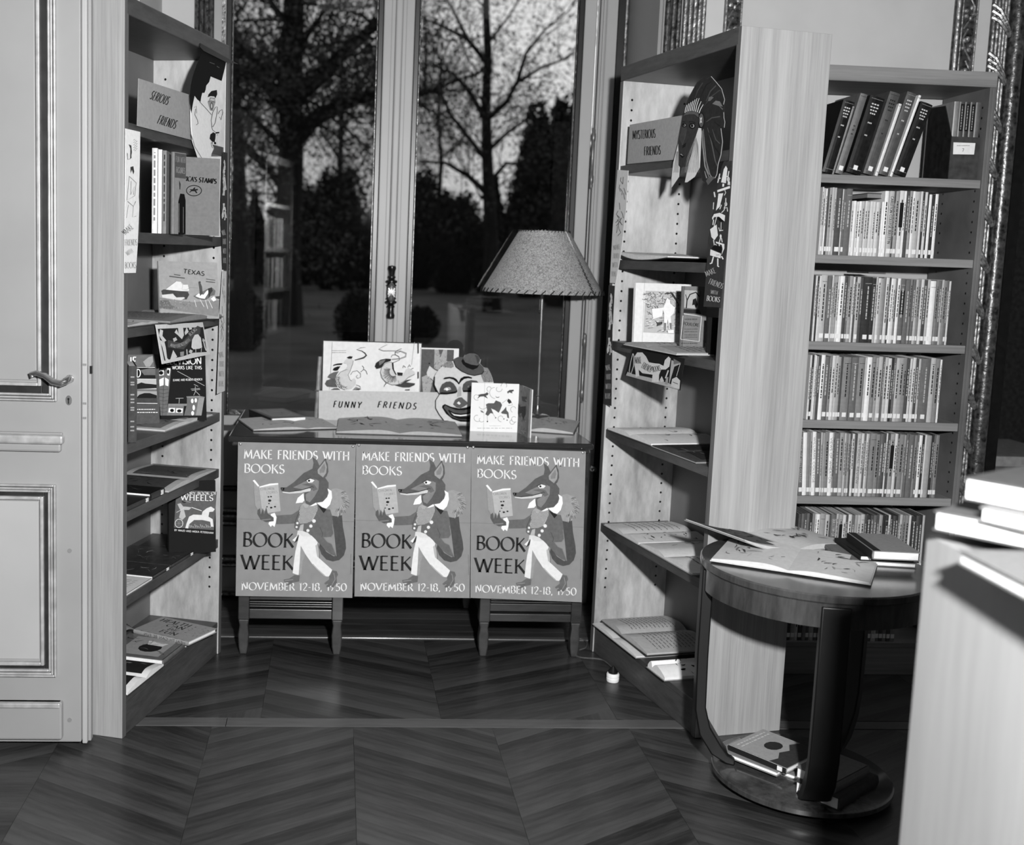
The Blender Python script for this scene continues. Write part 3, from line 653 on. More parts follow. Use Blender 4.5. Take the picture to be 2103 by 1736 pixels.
# ================================================================== BOOKS
_o = ['first', 'second', 'third', 'fourth', 'fifth', 'sixth', 'seventh', 'eighth', 'ninth']
ORD = _o+['tenth', 'eleventh', 'twelfth', 'thirteenth', 'fourteenth', 'fifteenth', 'sixteenth', 'seventeenth', 'eighteenth', 'nineteenth']
for _t, _s in (('twentieth', 'twenty'), ('thirtieth', 'thirty'), ('fortieth', 'forty'), ('fiftieth', 'fifty'), ('sixtieth', 'sixty')): ORD += [_t]+[_s+'-'+q for q in _o]
def frame(o, x, y):
    x = V(x).normalized(); y = V(y); y = (y-x*y.dot(x)).normalized(); z = x.cross(y)
    return Matrix(((x.x, y.x, z.x, o[0]), (x.y, y.y, z.y, o[1]), (x.z, y.z, z.z, o[2]), (0, 0, 0, 1)))
def closed(label, M, w, h, t, cov, pg=.93, art=None, spine=None, tagw=None, group=None, name='book', cat='book', c=.0022, back=None):
    r = thing(name, label, cat, M=M, group=group)
    cv = cov if isinstance(cov, bpy.types.Material) else tone(cov)
    m = MB().box((0, 0, 0), (w, h, c)).box((0, 0, t-c), (w, h, t))
    k = 5 if t > .012 else 2; pts = [(c, c*.0)]; bulge = min(.004, t*.15)
    out = [(-bulge*sin(pi*i/k), t*i/k) for i in range(k+1)]; inn = [(c, t), (c, 0)]
    m.prism([(x, z) for x, z in out]+inn, 0, h, ax=1)
    build('cover', m, cv, r, local=True)
    build('pages', MB().box((c, .003, c), (w-.0035, h-.003, t-c)), plain(pg, .85, noise=.03, scale=300), r, local=True)
    if art:
        A = Art(local_map(M @ Matrix.Translation((0, 0, t)))); art(A, w, h); A.done('cover_print', r)
    if spine:
        A = Art(lambda a, b, l: tuple(M @ V((-bulge-l, a, b)))); spine(A, h, t); A.done('spine_print', r)
    if tagw:
        tz = min(t*.8, .014); m2 = MB().box((-bulge-.0006, .012, t/2-tz/2), (-bulge+.001, .027, t/2+tz/2)); build('call_number_label', m2, _paper, r, local=True)
    return r
def openbook(label, M, wl, wr, H, tl=.012, tr=.012, cov=.5, pg=.86, art_l=None, art_r=None, lift=(0, 0), group=None, cat='open book', edge=None, roll=0):
    """M: x across the pages, y along the gutter, z up"""
    r = thing('open_book', label, cat, M=M, group=group); c = .0025; cv = tone(cov)
    def prof(x):
        w, t, lf = (wr, tr, lift[1]) if x >= 0 else (wl, tl, lift[0]); q = min(abs(x)/w, 1)
        return c+t*(.30+.70*sin(min(q/.38, 1)*pi/2))*(1-.72*q*q)+lf*q*q
    def cz(x):
        w, lf = (wr, lift[1]) if x >= 0 else (wl, lift[0]); q = min(abs(x)/w, 1); return lf*q*q
    N = 12; m = MB(); vs = []; fs = []
    xs = [-wl-.003+(wl+.003)*i/N for i in range(N+1)]+[(wr+.003)*(i+1)/N for i in range(N)]
    for x in xs:
        z = cz(x)
        for y in (-.003, H+.003): vs += [(x, y, z), (x, y, z+c)]
    for i in range(len(xs)-1):
        a, b = 4*i, 4*i+4; fs += [(a, b, b+2, a+2), (a+1, a+3, b+3, b+1), (a, a+1, b+1, b), (a+2, b+2, b+3, a+3)]
    e = 4*(len(xs)-1); fs += [(0, 2, 3, 1), (e, e+1, e+3, e+2)]
    build('cover', m.add(vs, fs), cv, r, local=True)
    PG = plain(pg, .8, noise=.02, scale=70)
    for nm, sg, w in (('left_pages', -1, wl), ('right_pages', 1, wr)):
        vs = []; fs = []; m = MB(); n = 14
        for i in range(n+1):
            x = sg*w*i/n; zt = prof(x); zb = cz(x)+c
            for y in (0, H): vs += [(x, y, zb), (x, y, max(zt, zb+.001))]
        for i in range(n):
            a, b = 4*i, 4*i+4; fs += [(a, b, b+2, a+2), (a+1, a+3, b+3, b+1), (a, a+1, b+1, b), (a+2, b+2, b+3, a+3)]
        e = 4*n; fs += [(0, 2, 3, 1), (e, e+1, e+3, e+2)]
        build(nm, m.add(vs, fs), PG, r, local=True)
    mf = lambda x, y, l: tuple(M @ V((x, y, prof(x)+l+.0006)))
    if art_l or art_r:
        A = Art(mf)
        if art_l: art_l(A, -wl, 0, 0, H)
        if art_r: art_r(A, 0, 0, wr, H)
        A.done('page_print', r)
    return r
def patch(A, tn, x0, y0, x1, y1, n=8):
    for i in range(n): a = x0+(x1-x0)*i/n; b = x0+(x1-x0)*(i+1)/n; A.rect(tn, a, y0, b, y1)
def pg_text(seed, n=9, tn=.4, col=1):
    def f(A, x0, y0, x1, y1):
        rn = random.Random(seed); w = x1-x0; h = y1-y0
        for k in range(n):
            y = y0+h*(.86-.72*k/n); x = x0+w*.14
            while x < x0+w*.86: l = w*rn.uniform(.05, .14); A.rib(tn, [(x, y), (min(x+l, x0+w*.88), y)], h*.012); x += l+w*.03
    return f
def pg_pic(seed, bgt=None, dark=.3, n=22, fill=.6):
    def f(A, x0, y0, x1, y1):
        rn = random.Random(seed); w = x1-x0; h = y1-y0; m = .1
        if bgt is not None: patch(A, bgt, x0+w*m, y0+h*m, x1-w*m, y1-h*m)
        for k in range(n):
            x = x0+w*rn.uniform(.15, .85); y = y0+h*rn.uniform(.15, .85); a = rn.uniform(0, pi); L = rn.uniform(.04, .16)*w; tn = rn.choice([dark, dark+.15, dark+.3, dark-.1])
            pts = []
            for i in range(7):
                a += rn.uniform(-.5, .5); x += cos(a)*L*.25; y += sin(a)*L*.25; pts.append((min(max(x, x0+w*.08), x1-w*.08), min(max(y, y0+h*.08), y1-h*.08)))
            g = rn.uniform(.004, .035)*fill*h; A.rib(tn, pts, [g*sin(pi*(i+.5)/7) for i in range(7)])
    return f
UPZ = V((0, 0, 1))
def stand(uA, vA, z, yaw, uB, vT, lean=0, A=None):
    A = A if A is not None else Zp(uA, vA, z); ex = V((cos(yaw), sin(yaw), 0)); n = V((sin(yaw), -cos(yaw), 0)); w = reach(A, ex, u=uB)
    upv = UPZ*cos(lean)-n*sin(lean); h = reach(A, upv, v=vT); return frame(A, ex, upv), w, h
def flat3(pA, pB, pC, z, t):                 # top-face corners: spine end, spine end, fore-edge corner beside pA
    A, B, Q = [Zp(*p, z+t) for p in (pA, pB, pC)]
    y = (B-A); h = y.length; y.normalize(); x = (Q-A); x -= y*x.dot(y); w = x.length; x.normalize()
    if x.cross(y).z < 0: A, y = B, -y
    A = A.copy(); A.z = z; return frame(A, x, y), w, h
def incase(cs, s, z, d=.0):                  # frame for an open book in a case: x along the open face, gutter running in
    o = V(cs.at(s, d, z)); y = cs.v; x = y.cross(UPZ); return frame(o, x, y)
def cardthing(name, label, cat, pts, A, n, tn, art, t=.0016, pname='card', group=None, thick_mat=None):
    n = V(n).normalized(); q = [PLp(u, v, A, n) for u, v in pts]; lo_ = min(q, key=lambda p: p.z)
    r = thing(name, label, cat, lo_, group=group); k = len(q)
    ctr = sum(q, V())/k; m = MB(); ex = UPZ.cross(n).normalized(); ey = n.cross(ex)
    pts2 = [((p-ctr).dot(ex), (p-ctr).dot(ey)) for p in q]
    m.prism(pts2, 0, t, tone(tn), mp=lambda x, y, z: tuple(ctr+ex*x+ey*y+n*z))
    build(pname, m, None, r)
    A2 = V(A)+n*t
    art(lambda cr: Art(on_plane(A2, n, cr)), r)
    return r
# ------------------------------------------------ the back bookcase rows
def brow(row, z, x0px, spec, hpx, lean=0, vref=None, nm='shelf', hs=None):
    yF = BBc.A.y+.012; x = reach(V((0, yF, z)), V((1, 0, 0)), u=x0px); rn = random.Random(row*7+1); i = 0; ln = lean
    m_px = FPX/((V((x, yF, z))-O).dot(FW))
    for item in spec:
        if isinstance(item, (float, int)): x += item/m_px; continue
        wpx, tn = item[0], min(item[1]*1.02, .93); ex = item[2] if len(item) > 2 else {}
        t = wpx/m_px*.97; h = ex.get('h', hpx*rn.uniform(.965, 1.0))/m_px; l = ex.get('lean', ln); dep = ex.get('d', rn.uniform(.15, .17))
        yv = V((sin(l), 0, cos(l))); zv = V((cos(l), 0, -sin(l)))
        pos = V((x+(t*0), yF+rn.uniform(0, .004), z+(t*sin(l) if l > 0 else 0)+.0003))
        M = Matrix(((0, yv.x, zv.x, pos.x), (1, 0, 0, pos.y), (0, yv.z, zv.z, pos.z), (0, 0, 0, 1)))
        th = 'thin' if t < .011 else ('thick' if t > .03 else ('slim' if t < .018 else 'stout'))
        tw = 'white' if tn > .8 else 'pale' if tn > .62 else 'mid-grey' if tn > .42 else 'dark' if tn > .2 else 'black'
        kind = 'booklet' if t < .014 else 'book'
        lab = ex.get('lab') or '%s %s %s, %s from the left on the %s of the back bookcase' % (tw, th, kind, ORD[i], nm)
        sd = rn.random(); txt = ex.get('txt')
        def sp(A, hh, tt, sd=sd, tn=tn, txt=txt, ex=ex):
            r2 = random.Random(sd); dk = .12 if tn > .45 else .7
            if txt:
                q = min(tt*.55, .011); A.text(dk, txt, hh*.92, tt/2-q*.5, hh*.2, tt/2-q*.5, -q, 'sans', ydown=False); return
            if ex.get('band'): A.rect(ex['band'], hh*.45, tt*.1, hh*.82, tt*.9)
            if r2.random() < .85:
                y = hh*r2.uniform(.3, .45); e = hh*r2.uniform(.8, .93); w_ = min(tt*.3, .004)
                while y < e: L = hh*r2.uniform(.02, .07); A.rib(dk, [(y, tt/2), (min(y+L, e), tt/2)], w_); y += L+hh*.012
            if tt > .012 and r2.random() < .4: A.rect(dk, hh*.9, tt*.12, hh*.905, tt*.88)
        closed(lab, M, dep, h, t, tn if not ex.get('gl') else gloss(tn), .8, spine=sp, tagw=ex.get('tag', t > .0055 and rn.random() < .75), group='books in rows in the back bookcase', name='booklet' if kind == 'booklet' else 'book', c=min(.0016, t*.2))
        x += t/cos(l)+.0004; i += 1
# one call per row: (pixel width of the spine, tone, options)
ROWS = [
 ('second shelf', BZ[1], 1680, 137, 0, '12:8 22:7 14:9 18:3 26:6 22:7 18:7 56:3 12:8 24:4 56:4 ,h112 20:8 24:9 26:8 28:9 24:7 26:8 22:7 30:8 24:8 34:8 20:6 24:9 ,h137 38:9 48:7@C 16:3 34:6 46:8@B 22:9 28:3 26:6 24:9 52:7 22:8 20:2 24:8 ,h133 16:2 26:9 28:2 28:9', 4.45),
 ('third shelf', BZ[2], 1664, 136, 0, '14:3 18:8 12:2 20:8 58:7 44:4 14:8 18:6 24:6 16:8 44:9 26:3 18:4 34:6 18:8 16:3 34:7 28:3 82:2 36:2 18:7 26:8 26:6 22:5 30:8 16:3 24:9 ,h134 20:8 18:5 28:9 46:4@B 48:4 22:5 30:4 26:7 20:5 28:8 34:3 26:7 56:9 26:5 30:4 22:7 26:5 18:4 18:8', 4.45),
 ('fourth shelf', BZ[3], 1655, 134, .0, '16:8 20:2 12:8 10:9 14:6 24:3 34:9 38:4 24:5 28:8 26:7 22:6 20:3 70:5 62:4 58:5 18:7 46:9 34:5 24:6 36:7 14:4 30:7 28:8 24:2 18:4 32:7 36:6 26:5 28:3@B 20:8 28:8 28:3 20:7 84:4 44:7 38:5 16:9', 4.13),
 ('fifth shelf', BZ[4], 1636, 133, -.055, '12:3 34:4@M 34:9 30:5 14:6 32:9@W 40:4 14:7 18:6 34:5 34:9@H 18:5 40:4 34:6 18:7 14:5 18:6 14:3 24:8 20:3 32:7@A 22:8 18:4 16:8 14:6 56:5 34:5 26:4 28:3 14:8 18:3 38:6@B 26:8 16:3 44:5 16:6 22:4 50:4 22:5 18:4 30:9 20:2 18:8 42:6 20:2 16:4 30:5', 4.13),
 ('sixth shelf', BZ[5], 1633, 118, .0, '26:3 22:4 24:3 22:4 26:2 20:5 14:8 28:9 46:6 36:7 14:3 48:4@M 20:7 36:6@B 26:8 20:3 30:8 26:4 28:6 24:7 34:7 20:3 34:2 26:3 26:4 20:3 30:6 18:2 32:2 20:8 18:2 22:3 26:2 16:4 24:7 22:5 32:5 20:8 42:2 26:3 30:2 18:7', 4.13),
 ('bottom shelf', BB0, 1608, 95, 0, '20:4 24:3 28:6 20:8 26:3 24:5 24:4 30:7 22:4 26:3 22:5 26:3 30:5 24:4 24:7 26:4 22:3 30:5 28:6 22:8 26:3 24:5 24:4 30:7 22:4 26:3 22:5 26:3 30:5', 3.09),
]
TXT = {'C': 'CARLETON COLLEGE BULLETIN', 'M': 'BULLETIN OF MILLS COLLEGE', 'W': 'WILLIAMS COLLEGE', 'H': 'VIEWS OF WHEATON', 'A': 'NATIONAL REVIEW'}
for ri, (nm, z, px, hh, lean, spec, k) in enumerate(ROWS):
    items = []; ch = hh
    for q in spec.split():
        if q.startswith(',h'): ch = float(q[2:]); continue
        a, b = q.split(':'); ex = {}
        if '@' in b:
            b, c_ = b.split('@')
            if c_ == 'B': ex['band'] = .08
            else: ex['txt'] = TXT[c_]
        rn_ = random.Random(hash((ri, len(items))) & 255); ex['h'] = ch*rn_.uniform(.975, 1.0)
        if lean:
            fr_ = len(items)/24; ex['lean'] = lean*max(0, 1-fr_)
        items.append((float(a)/k, float(b)/10, ex))
    brow(ri+1, z, px, items, hh, 0, nm=nm)
# loose dark volume lying on the second row, and pamphlets lying on top of rows
def on_row(label, u0, u1, z, tn, t=.012):
    yF = BBc.A.y+.03; a = reach(V((0, yF, z)), V((1, 0, 0)), u=u0); b = reach(V((0, yF, z)), V((1, 0, 0)), u=u1)
    closed(label, frame(V((a, yF+.17, z)), V((0, -1, 0)), V((1, 0, 0))), .16, b-a, t, tn, .5)
zz = Yp(1800, 408, BBc.A.y+.02).z
on_row('dark volume lying on top of the booklets of the second shelf, back bookcase', 1783, 1821, zz+.001, .1, .018)
on_row('dark booklet lying across the third row of the back bookcase', 1786, 1822, Yp(1800, 565, BBc.A.y+.02).z+.004, .2, .006)
on_row('grey pamphlets lying across the fourth row of the back bookcase', 1700, 1790, Yp(1750, 727, BBc.A.y+.02).z+.006, .3, .006)
on_row('grey pamphlet lying across the fifth row of the back bookcase', 1690, 1790, Yp(1740, 885, BBc.A.y+.02).z+.006, .35, .006)
# top shelf: leaning reference volumes
def topbook(label, u, tpx, hpx, deg, tn, lines, tg=True, mat=None):
    z = BZ[0]; yF = BBc.A.y+.015; x = reach(V((0, yF, z)), V((1, 0, 0)), u=u); mpx = 610.0; t = tpx/mpx; h = hpx/mpx; l = radians(deg)
    yv = V((sin(l), 0, cos(l))); zv = V((cos(l), 0, -sin(l))); pos = V((x, yF, z+t*sin(l)+.0005))
    M = Matrix(((0, yv.x, zv.x, pos.x), (1, 0, 0, pos.y), (0, yv.z, zv.z, pos.z), (0, 0, 0, 1)))
    def sp(A, hh, tt):
        rn = random.Random(u)
        for (fy, w_) in lines:
            n = 3; a = tt*.5-w_*tt/2
            for j in range(n): A.rib(.75 if tn < .3 else .1, [(hh*fy, a+w_*tt*j/n), (hh*fy, a+w_*tt*(j+.7)/n)], .0045)
        A.rect(.5 if tn < .3 else .2, hh*.965, tt*.1, hh*.97, tt*.9); A.rect(.5 if tn < .3 else .2, hh*.05, tt*.1, hh*.055, tt*.9)
    closed(label, M, .19, h, t, mat or gloss(tn), .85, spine=sp, tagw=tg, group='reference volumes on the top shelf')
L5 = [(.9, .55), (.86, .6), (.82, .5), (.78, .4), (.66, .3), (.5, .2)]
topbook('black reference volume leaning at the left end of the top shelf', 1688, 24, 148, 13, .1, L5, False)
topbook('thin mottled booklet leaning between the black and grey volumes, top shelf', 1706, 6, 140, 13.5, .55, [], False)
topbook('grey narrow volume leaning on the top shelf with dark spine title', 1715, 15, 165, 14, .4, [(.6, .3), (.55, .3), (.5, .3)])
topbook('thick black volume with white lettering leaning on the top shelf', 1737, 31, 158, 14, .12, L5)
topbook('dark grey thick volume leaning, fifth on the top shelf', 1772, 22, 170, 14.5, .3, L5)
topbook('white-edged folder leaning between the two dark grey volumes', 1796, 6, 150, 15, .85, [], False)
topbook('dark grey volume leaning left of the last black volume', 1804, 20, 172, 15.5, .28, L5)
topbook('white thin volume leaning against the last black one', 1827, 5, 170, 16, .9, [], False)
topbook('last black volume of the leaning row, top shelf', 1835, 26, 152, 17, .12, L5)
yb = BBc.A.y+.02; zf = BZ[0]
def xat(u, y, z): return reach(V((0, y, z)), V((1, 0, 0)), u=u)
a1, a2 = xat(1947, yb, zf), xat(2006, yb, zf); hb_ = Yp(1925, 211, yb).z-zf
mb_ = thing('magazine_box', 'dark magazine box with a white label reading 7 on the top shelf', 'box', (a1, yb, zf)); hm = Yp(1975, 281, yb).z-zf; ht = Yp(1975, 208, yb).z-zf
dd_ = reach(V((a1, yb, zf+.1)), V((0, 1, 0)), u=1900); dd_ = min(dd_, BBc.A.y+BBc.D-.012-yb)
build('box_front', MB().box((a1, yb, zf+.0005), (a2, yb+.004, zf+hm)), plain(.2, .6, noise=.05), mb_)
for xx_ in (a1, a2-.003): build('box_side', MB().prism([(yb+.0041, zf+.0005), (yb+dd_, zf+.0005), (yb+dd_, zf+hb_+.004), (yb+.06, zf+hb_), (yb+.0041, zf+hm)], xx_, xx_+.003, ax=0), plain(.07, .6), mb_)
build('box_bottom', MB().box((a1+.003, yb+.0041, zf+.0005), (a2-.003, yb+dd_, zf+.004)), plain(.2, .6, noise=.05), mb_)
def lab7(A, r): pass
lp = [Yp(u, v, yb) for u, v in ((1958, 292.5), (2003, 294), (2000, 317.5), (1957, 317))]
build('label', MB().prism([(p.x, p.z) for p in lp], yb-.001, yb-.0002, ax=1), _paper, mb_)
A_ = Art(on_plane((0, yb-.001, 0), (0, -1, 0), crop(1680, 40, 4.8225)), .0002)
A_.scrib(.3, 1375, 1243, 1500, 1256, 1, 5, random.Random(2)); A_.text(.1, '7', 1425, 1310, 1445, 1310, 30, 'sans'); A_.done('label_print', mb_)
k4 = (a2-a1-.006)/5
for k in range(5):
    tn = [.5, .3, .25, .3, .35][k]; x_ = a1+.003+k4*k
    def spp(A, hh, tt, k=k):
        A.rect(.08, hh*.62, tt*.15, hh*.97, tt*.85); rn = random.Random(k)
        A.scrib(.6, hh*.64, tt*.4, hh*.95, tt*.6, 1, .003, rn)
    closed('%s bound periodical in the labelled magazine box' % ('pale edged first', 'dark second', 'third', 'fourth', 'dark last')[k], frame(V((x_, yb+.008, zf+.0045)), V((0, 1, 0)), UPZ), .17, ht-.005, k4*.94, gloss(tn), .7, spine=spp if k in (1, 2, 3) else None, group='periodicals in the magazine box')
# ------------------------------------------------ books of the reflected case
rr_ = random.Random(77)
for z in (1.42, 1.13, .82):
    s = .03
    for k in range(22):
        t = rr_.uniform(.012, .03); s += t; M = frame(V(RFc.at(s, .02, z+.001)), RFc.v, UPZ)
        closed('book seen only in the window reflection, standing in the bookcase left of the camera', M, .16, .22, t, rr_.choice([.9, .8, .5, .3]), group='books in the reflected bookcase'); s += .0045
        if s > .66: break
# ================================================================== THE DESK, ITS POSTERS AND WHAT STANDS ON IT
dyF = 3.775; HZ = .78; ddp = .62
tx0, tx1 = Zp(467, 898, HZ).x, Zp(1218, 911, HZ).x
dk = thing('desk', 'dark carved kneehole desk in front of the window, hung with three posters', 'desk', ((tx0+tx1)/2, dyF, 0))
build('desk_top', MB().box((tx0, dyF-.02, HZ-.022), (tx1, dyF+ddp, HZ)), DESKT, dk, bev=.006)
build('top_moulding', MB().box((tx0+.012, dyF-.008, HZ-.036), (tx1-.012, dyF+ddp-.01, HZ-.022)), DARKW, dk, bev=.005)
build('apron', MB().box((tx0+.03, dyF+.012, HZ-.12), (tx1-.03, dyF+ddp-.03, HZ-.036)), DARKW, dk)
dy1 = dyF+.012
def fx(u): return Zp(u, 1344, 0).x
for (ua, ub, uc, ud, left) in ((488, 511, 680, 703, True), (982, 1004, 1170, 1191, False)):
    xa, xb, xc_, xd = [reach(V((0, dy1, .05)), V((1, 0, 0)), u=q) for q in (ua, ub, uc, ud)]
    for a, b in ((xa, xb), (xc_, xd)):
        for yy in (dy1, dy1+ddp-.09):
            build('corner_post', MB().box((a, yy, .125), (b, yy+.045, HZ-.036)), DARKW, dk, bev=.003)
            m = (a+b)/2; w_ = (b-a)/2
            build('foot', MB().prism([(m-w_*.95, .125), (m-w_*.75, .105), (m-w_*.95, .07), (m-w_*.85, .03), (m-w_*.6, 0), (m+w_*.6, 0), (m+w_*.85, .03), (m+w_*.95, .07), (m+w_*.75, .105), (m+w_*.95, .125)], yy, yy+.04, ax=1), plain(.2, .5, noise=.04), dk, bev=.004)
    build('side_panel', MB().box((xa+.008, dy1+.045, .14), (xa+.02, dy1+ddp-.09, HZ-.036)).box((xd-.02, dy1+.045, .14), (xd-.008, dy1+ddp-.09, HZ-.036)), DARKW, dk)
    build('back_board', MB().box((xa+.01, dy1+ddp-.06, .14), (xd-.01, dy1+ddp-.045, HZ-.036)), DARKW, dk)
    zt = HZ-.13
    for (z0, z1) in ((.20, .385), (.40, .58), (.595, .65)) if left else ((.20, .645),):
        d = build('drawer' if left else 'door', MB().box((xb+.002, dy1+.01, z0), (xc_-.002, dy1+.4, z1)), DARKW, dk, bev=.003)
        if left and z0 < .3: build('pull_handle', MB().box((xb+.09, dy1-.012, .285), (xb+.165, dy1+.01, .298)), NICKEL, d, bev=.004)
        elif left: build('pull_handle', MB().box((xb+.09, dy1-.012, z1-.04), (xb+.165, dy1+.01, z1-.028)), NICKEL, d, bev=.004)
    if not left: build('inset_moulding', MB().box((xb+.04, dy1+.002, .262), (xc_-.04, dy1+.012, .272)), plain(.3, .3, noise=.05), dk, bev=.003)
    for z0 in ((.128, .196) if left else (.128, .165)):
        build('rail', MB().box((xb, dy1+.004, z0), (xc_, dy1+.03, z0+(.034 if left else .028))), DARKW, dk, bev=.002)
    for z in ((.172, .180, .188, .238, .246, .254) if left else (.198, .206, .214)): build('moulding', MB().box((xb, dy1-.001, z), (xc_, dy1+.012, z+.004)), DARKW, dk, bev=.0015)
# --- posters
PY = dyF-.024
c1 = crop(480, 905, 5.262)
def quad_to(px): return [Yp(u, v, PY) for u, v in px]
Q1 = [(489, 908), (731, 913.5), (723.5, 1228), (484, 1224)]; Q2 = [(731.5, 912), (968, 918.5), (966, 1228.5), (728, 1225)]; Q3 = [(967.5, 919.5), (1203, 927.5), (1194.5, 1237), (964.5, 1228)]
def fox(A):
    D_ = .34
    A.text(.92, 'MAKE FRIENDS WITH', 112, 190, 1248, 212, 92); A.text(.92, 'BOOKS', 112, 340, 545, 352, 92)
    A.text(.13, 'BOOK', 98, 1135, 640, 1152, 150, 'black'); A.text(.13, 'WEEK', 82, 1383, 640, 1395, 152, 'black')
    A.text(.92, 'NOVEMBER 12-18, 1950', 84, 1612, 1218, 1630, 82)
    # tail: a dark loop ending in a pale brush
    A.poly(.30, [(1060, 790), (1168, 795), (1180, 930), (1208, 1080), (1214, 1160), (1190, 1240), (1140, 1290), (1070, 1306), (1000, 1285), (945, 1225), (920, 1150), (930, 1100), (1000, 1200), (1080, 1250), (1110, 1240), (1085, 1000)])
    A.poly(.58, [(1035, 560), (1060, 520), (1110, 510), (1185, 535), (1225, 580), (1250, 640), (1240, 700), (1200, 750), (1170, 800), (1110, 815), (1060, 805), (1035, 740), (1062, 640)])
    rn = random.Random(9)
    for k in range(46):
        a = rn.uniform(-1.1, 1.5); r = rn.uniform(60, 130); x, y = 1110+r*cos(a)*.9, 665+r*sin(a); A.line(rn.choice([.35, .7, .45]), [(x, y), (x+34*cos(a+.5), y+34*sin(a+.5))], 6)
    # legs, trousers
    A.poly(.90, [(700, 1010), (730, 980), (860, 1030), (912, 1105), (918, 1180), (925, 1270), (1062, 1395), (1050, 1440), (1022, 1470), (990, 1466), (900, 1380), (842, 1325), (772, 1222), (742, 1300), (728, 1442), (690, 1450), (635, 1430), (650, 1290), (665, 1190), (690, 1080)])
    A.poly(.62, [(722, 1130), (772, 1222), (742, 1300), (728, 1442), (700, 1448), (712, 1300)]); A.poly(.68, [(905, 1110), (918, 1180), (925, 1270), (900, 1250), (880, 1130)])
    A.line(.4, [(905, 1100), (922, 1180), (925, 1270)], 7); A.line(.68, [(850, 1330), (905, 1390), (985, 1462)], 12)
    A.poly(.38, [(655, 1450), (712, 1455), (706, 1520), (645, 1532), (595, 1560), (572, 1556), (600, 1532), (548, 1530), (538, 1500), (600, 1488)])
    A.poly(.38, [(1062, 1400), (1112, 1410), (1127, 1450), (1110, 1480), (1115, 1535), (1080, 1582), (1050, 1592), (1058, 1562), (1030, 1582), (1008, 1588), (1000, 1572), (1020, 1550), (985, 1555), (978, 1540), (1030, 1500), (1030, 1468)])
    A.line(.55, [(550, 1512), (640, 1500)], 8); A.line(.55, [(1080, 1430), (1095, 1500), (1060, 1560)], 8)
    # coat
    A.poly(.38, [(640, 785), (700, 745), (720, 700), (900, 680), (1000, 735), (1042, 740), (1060, 800), (1075, 900), (1078, 1000), (1050, 1035), (970, 1040), (1010, 1090), (1060, 1110), (1110, 1248), (1050, 1225), (985, 1175), (925, 1105), (860, 1040), (800, 985), (740, 975), (690, 965), (652, 935), (655, 888), (560, 893), (458, 895), (455, 802), (620, 792)])
    A.line(.5, [(970, 1040), (1010, 1090), (1058, 1112), (1110, 1245)], 7); A.line(.5, [(1065, 900), (1078, 1000), (1050, 1040)], 7)
    A.line(.28, [(655, 888), (690, 800), (715, 745)], 7); A.line(.28, [(930, 930), (960, 1000), (950, 1040)], 6)
    A.poly(.64, [(720, 700), (760, 668), (830, 698), (902, 690), (905, 740), (880, 800), (850, 860), (790, 885), (710, 890), (692, 845), (712, 800), (706, 760)])
    for i in range(13):
        for j in range(14):
            x, y = 706+15*i+(7 if j % 2 else 0), 700+13.5*j
            if 712+max(0, y-800)*.0 < x < 900-max(0, y-760)*.7 and not (y < 715 and x > 760 and x < 800): A.poly(.18, [(x-4, y), (x, y-4), (x+4, y), (x, y+4)])
    A.poly(.68, [(720, 905), (755, 895), (748, 975), (700, 965)]); A.poly(.13, [(905, 690), (1002, 738), (970, 778)])
    A.poly(.86, [(690, 965), (745, 970), (800, 990), (840, 1030), (740, 1030), (712, 1000), (680, 1020)]); A.poly(.18, [(705, 1010), (692, 1075), (652, 1102), (680, 1045)]); A.poly(.92, [(690, 1015), (632, 1070), (660, 1085)])
    for x, y, r in ((866, 862, 20), (832, 917, 18), (800, 966, 17), (686, 885, 13), (678, 927, 12)): A.circ(.92, x, y, r)
    # head
    A.poly(.34, [(505, 500), (570, 498), (650, 442), (755, 345), (850, 298), (862, 240), (848, 172), (900, 210), (928, 275), (990, 400), (1025, 450), (1022, 540), (1010, 600), (965, 650), (880, 680), (830, 695), (780, 672), (758, 610), (765, 560), (700, 562), (600, 566), (520, 548)])
    A.poly(.5, [(640, 500), (760, 440), (860, 400), (920, 430), (915, 520), (870, 600), (820, 660), (780, 640), (775, 575), (850, 520), (830, 490), (740, 520)])
    A.poly(.42, [(730, 470), (800, 455), (870, 470), (905, 520), (860, 540), (820, 490)])
    A.poly(.80, [(520, 542), (600, 550), (720, 535), (815, 508), (835, 515), (825, 540), (720, 560), (600, 567), (530, 556)]); A.line(.2, [(525, 540), (600, 546), (720, 530), (820, 503), (845, 488), (862, 500)], 6)
    A.poly(.10, [(505, 500), (548, 503), (542, 532), (510, 525)]); A.circ(.6, 522, 515, 5)
    A.poly(.36, [(985, 190), (1016, 250), (1022, 330), (1002, 382), (966, 412), (898, 362), (893, 312), (930, 262)]); A.poly(.62, [(985, 212), (1004, 280), (998, 345), (964, 392), (908, 350), (905, 312), (940, 268)]); A.poly(.48, [(978, 240), (990, 290), (975, 340), (930, 345), (925, 315), (950, 280)])
    A.poly(.9, [(786, 425), (825, 405), (872, 420), (850, 446), (805, 450)]); A.circ(.12, 812, 428, 12); A.line(.18, [(770, 425), (820, 400), (880, 415)], 6)
    # collar
    A.poly(.93, [(752, 562), (762, 640), (742, 662), (668, 670), (690, 612)]); A.poly(.93, [(1012, 512), (1055, 538), (1062, 610), (1040, 685), (1000, 726), (958, 716), (895, 665), (960, 655), (1008, 605), (1025, 560)]); A.poly(.93, [(820, 700), (890, 662), (900, 685), (850, 700)])
    # cuff, hand and the book held up
    A.poly(.93, [(398, 785), (442, 772), (462, 820), (455, 872), (440, 925), (415, 905), (400, 925), (374, 892), (385, 862), (425, 862), (430, 822), (400, 802)])
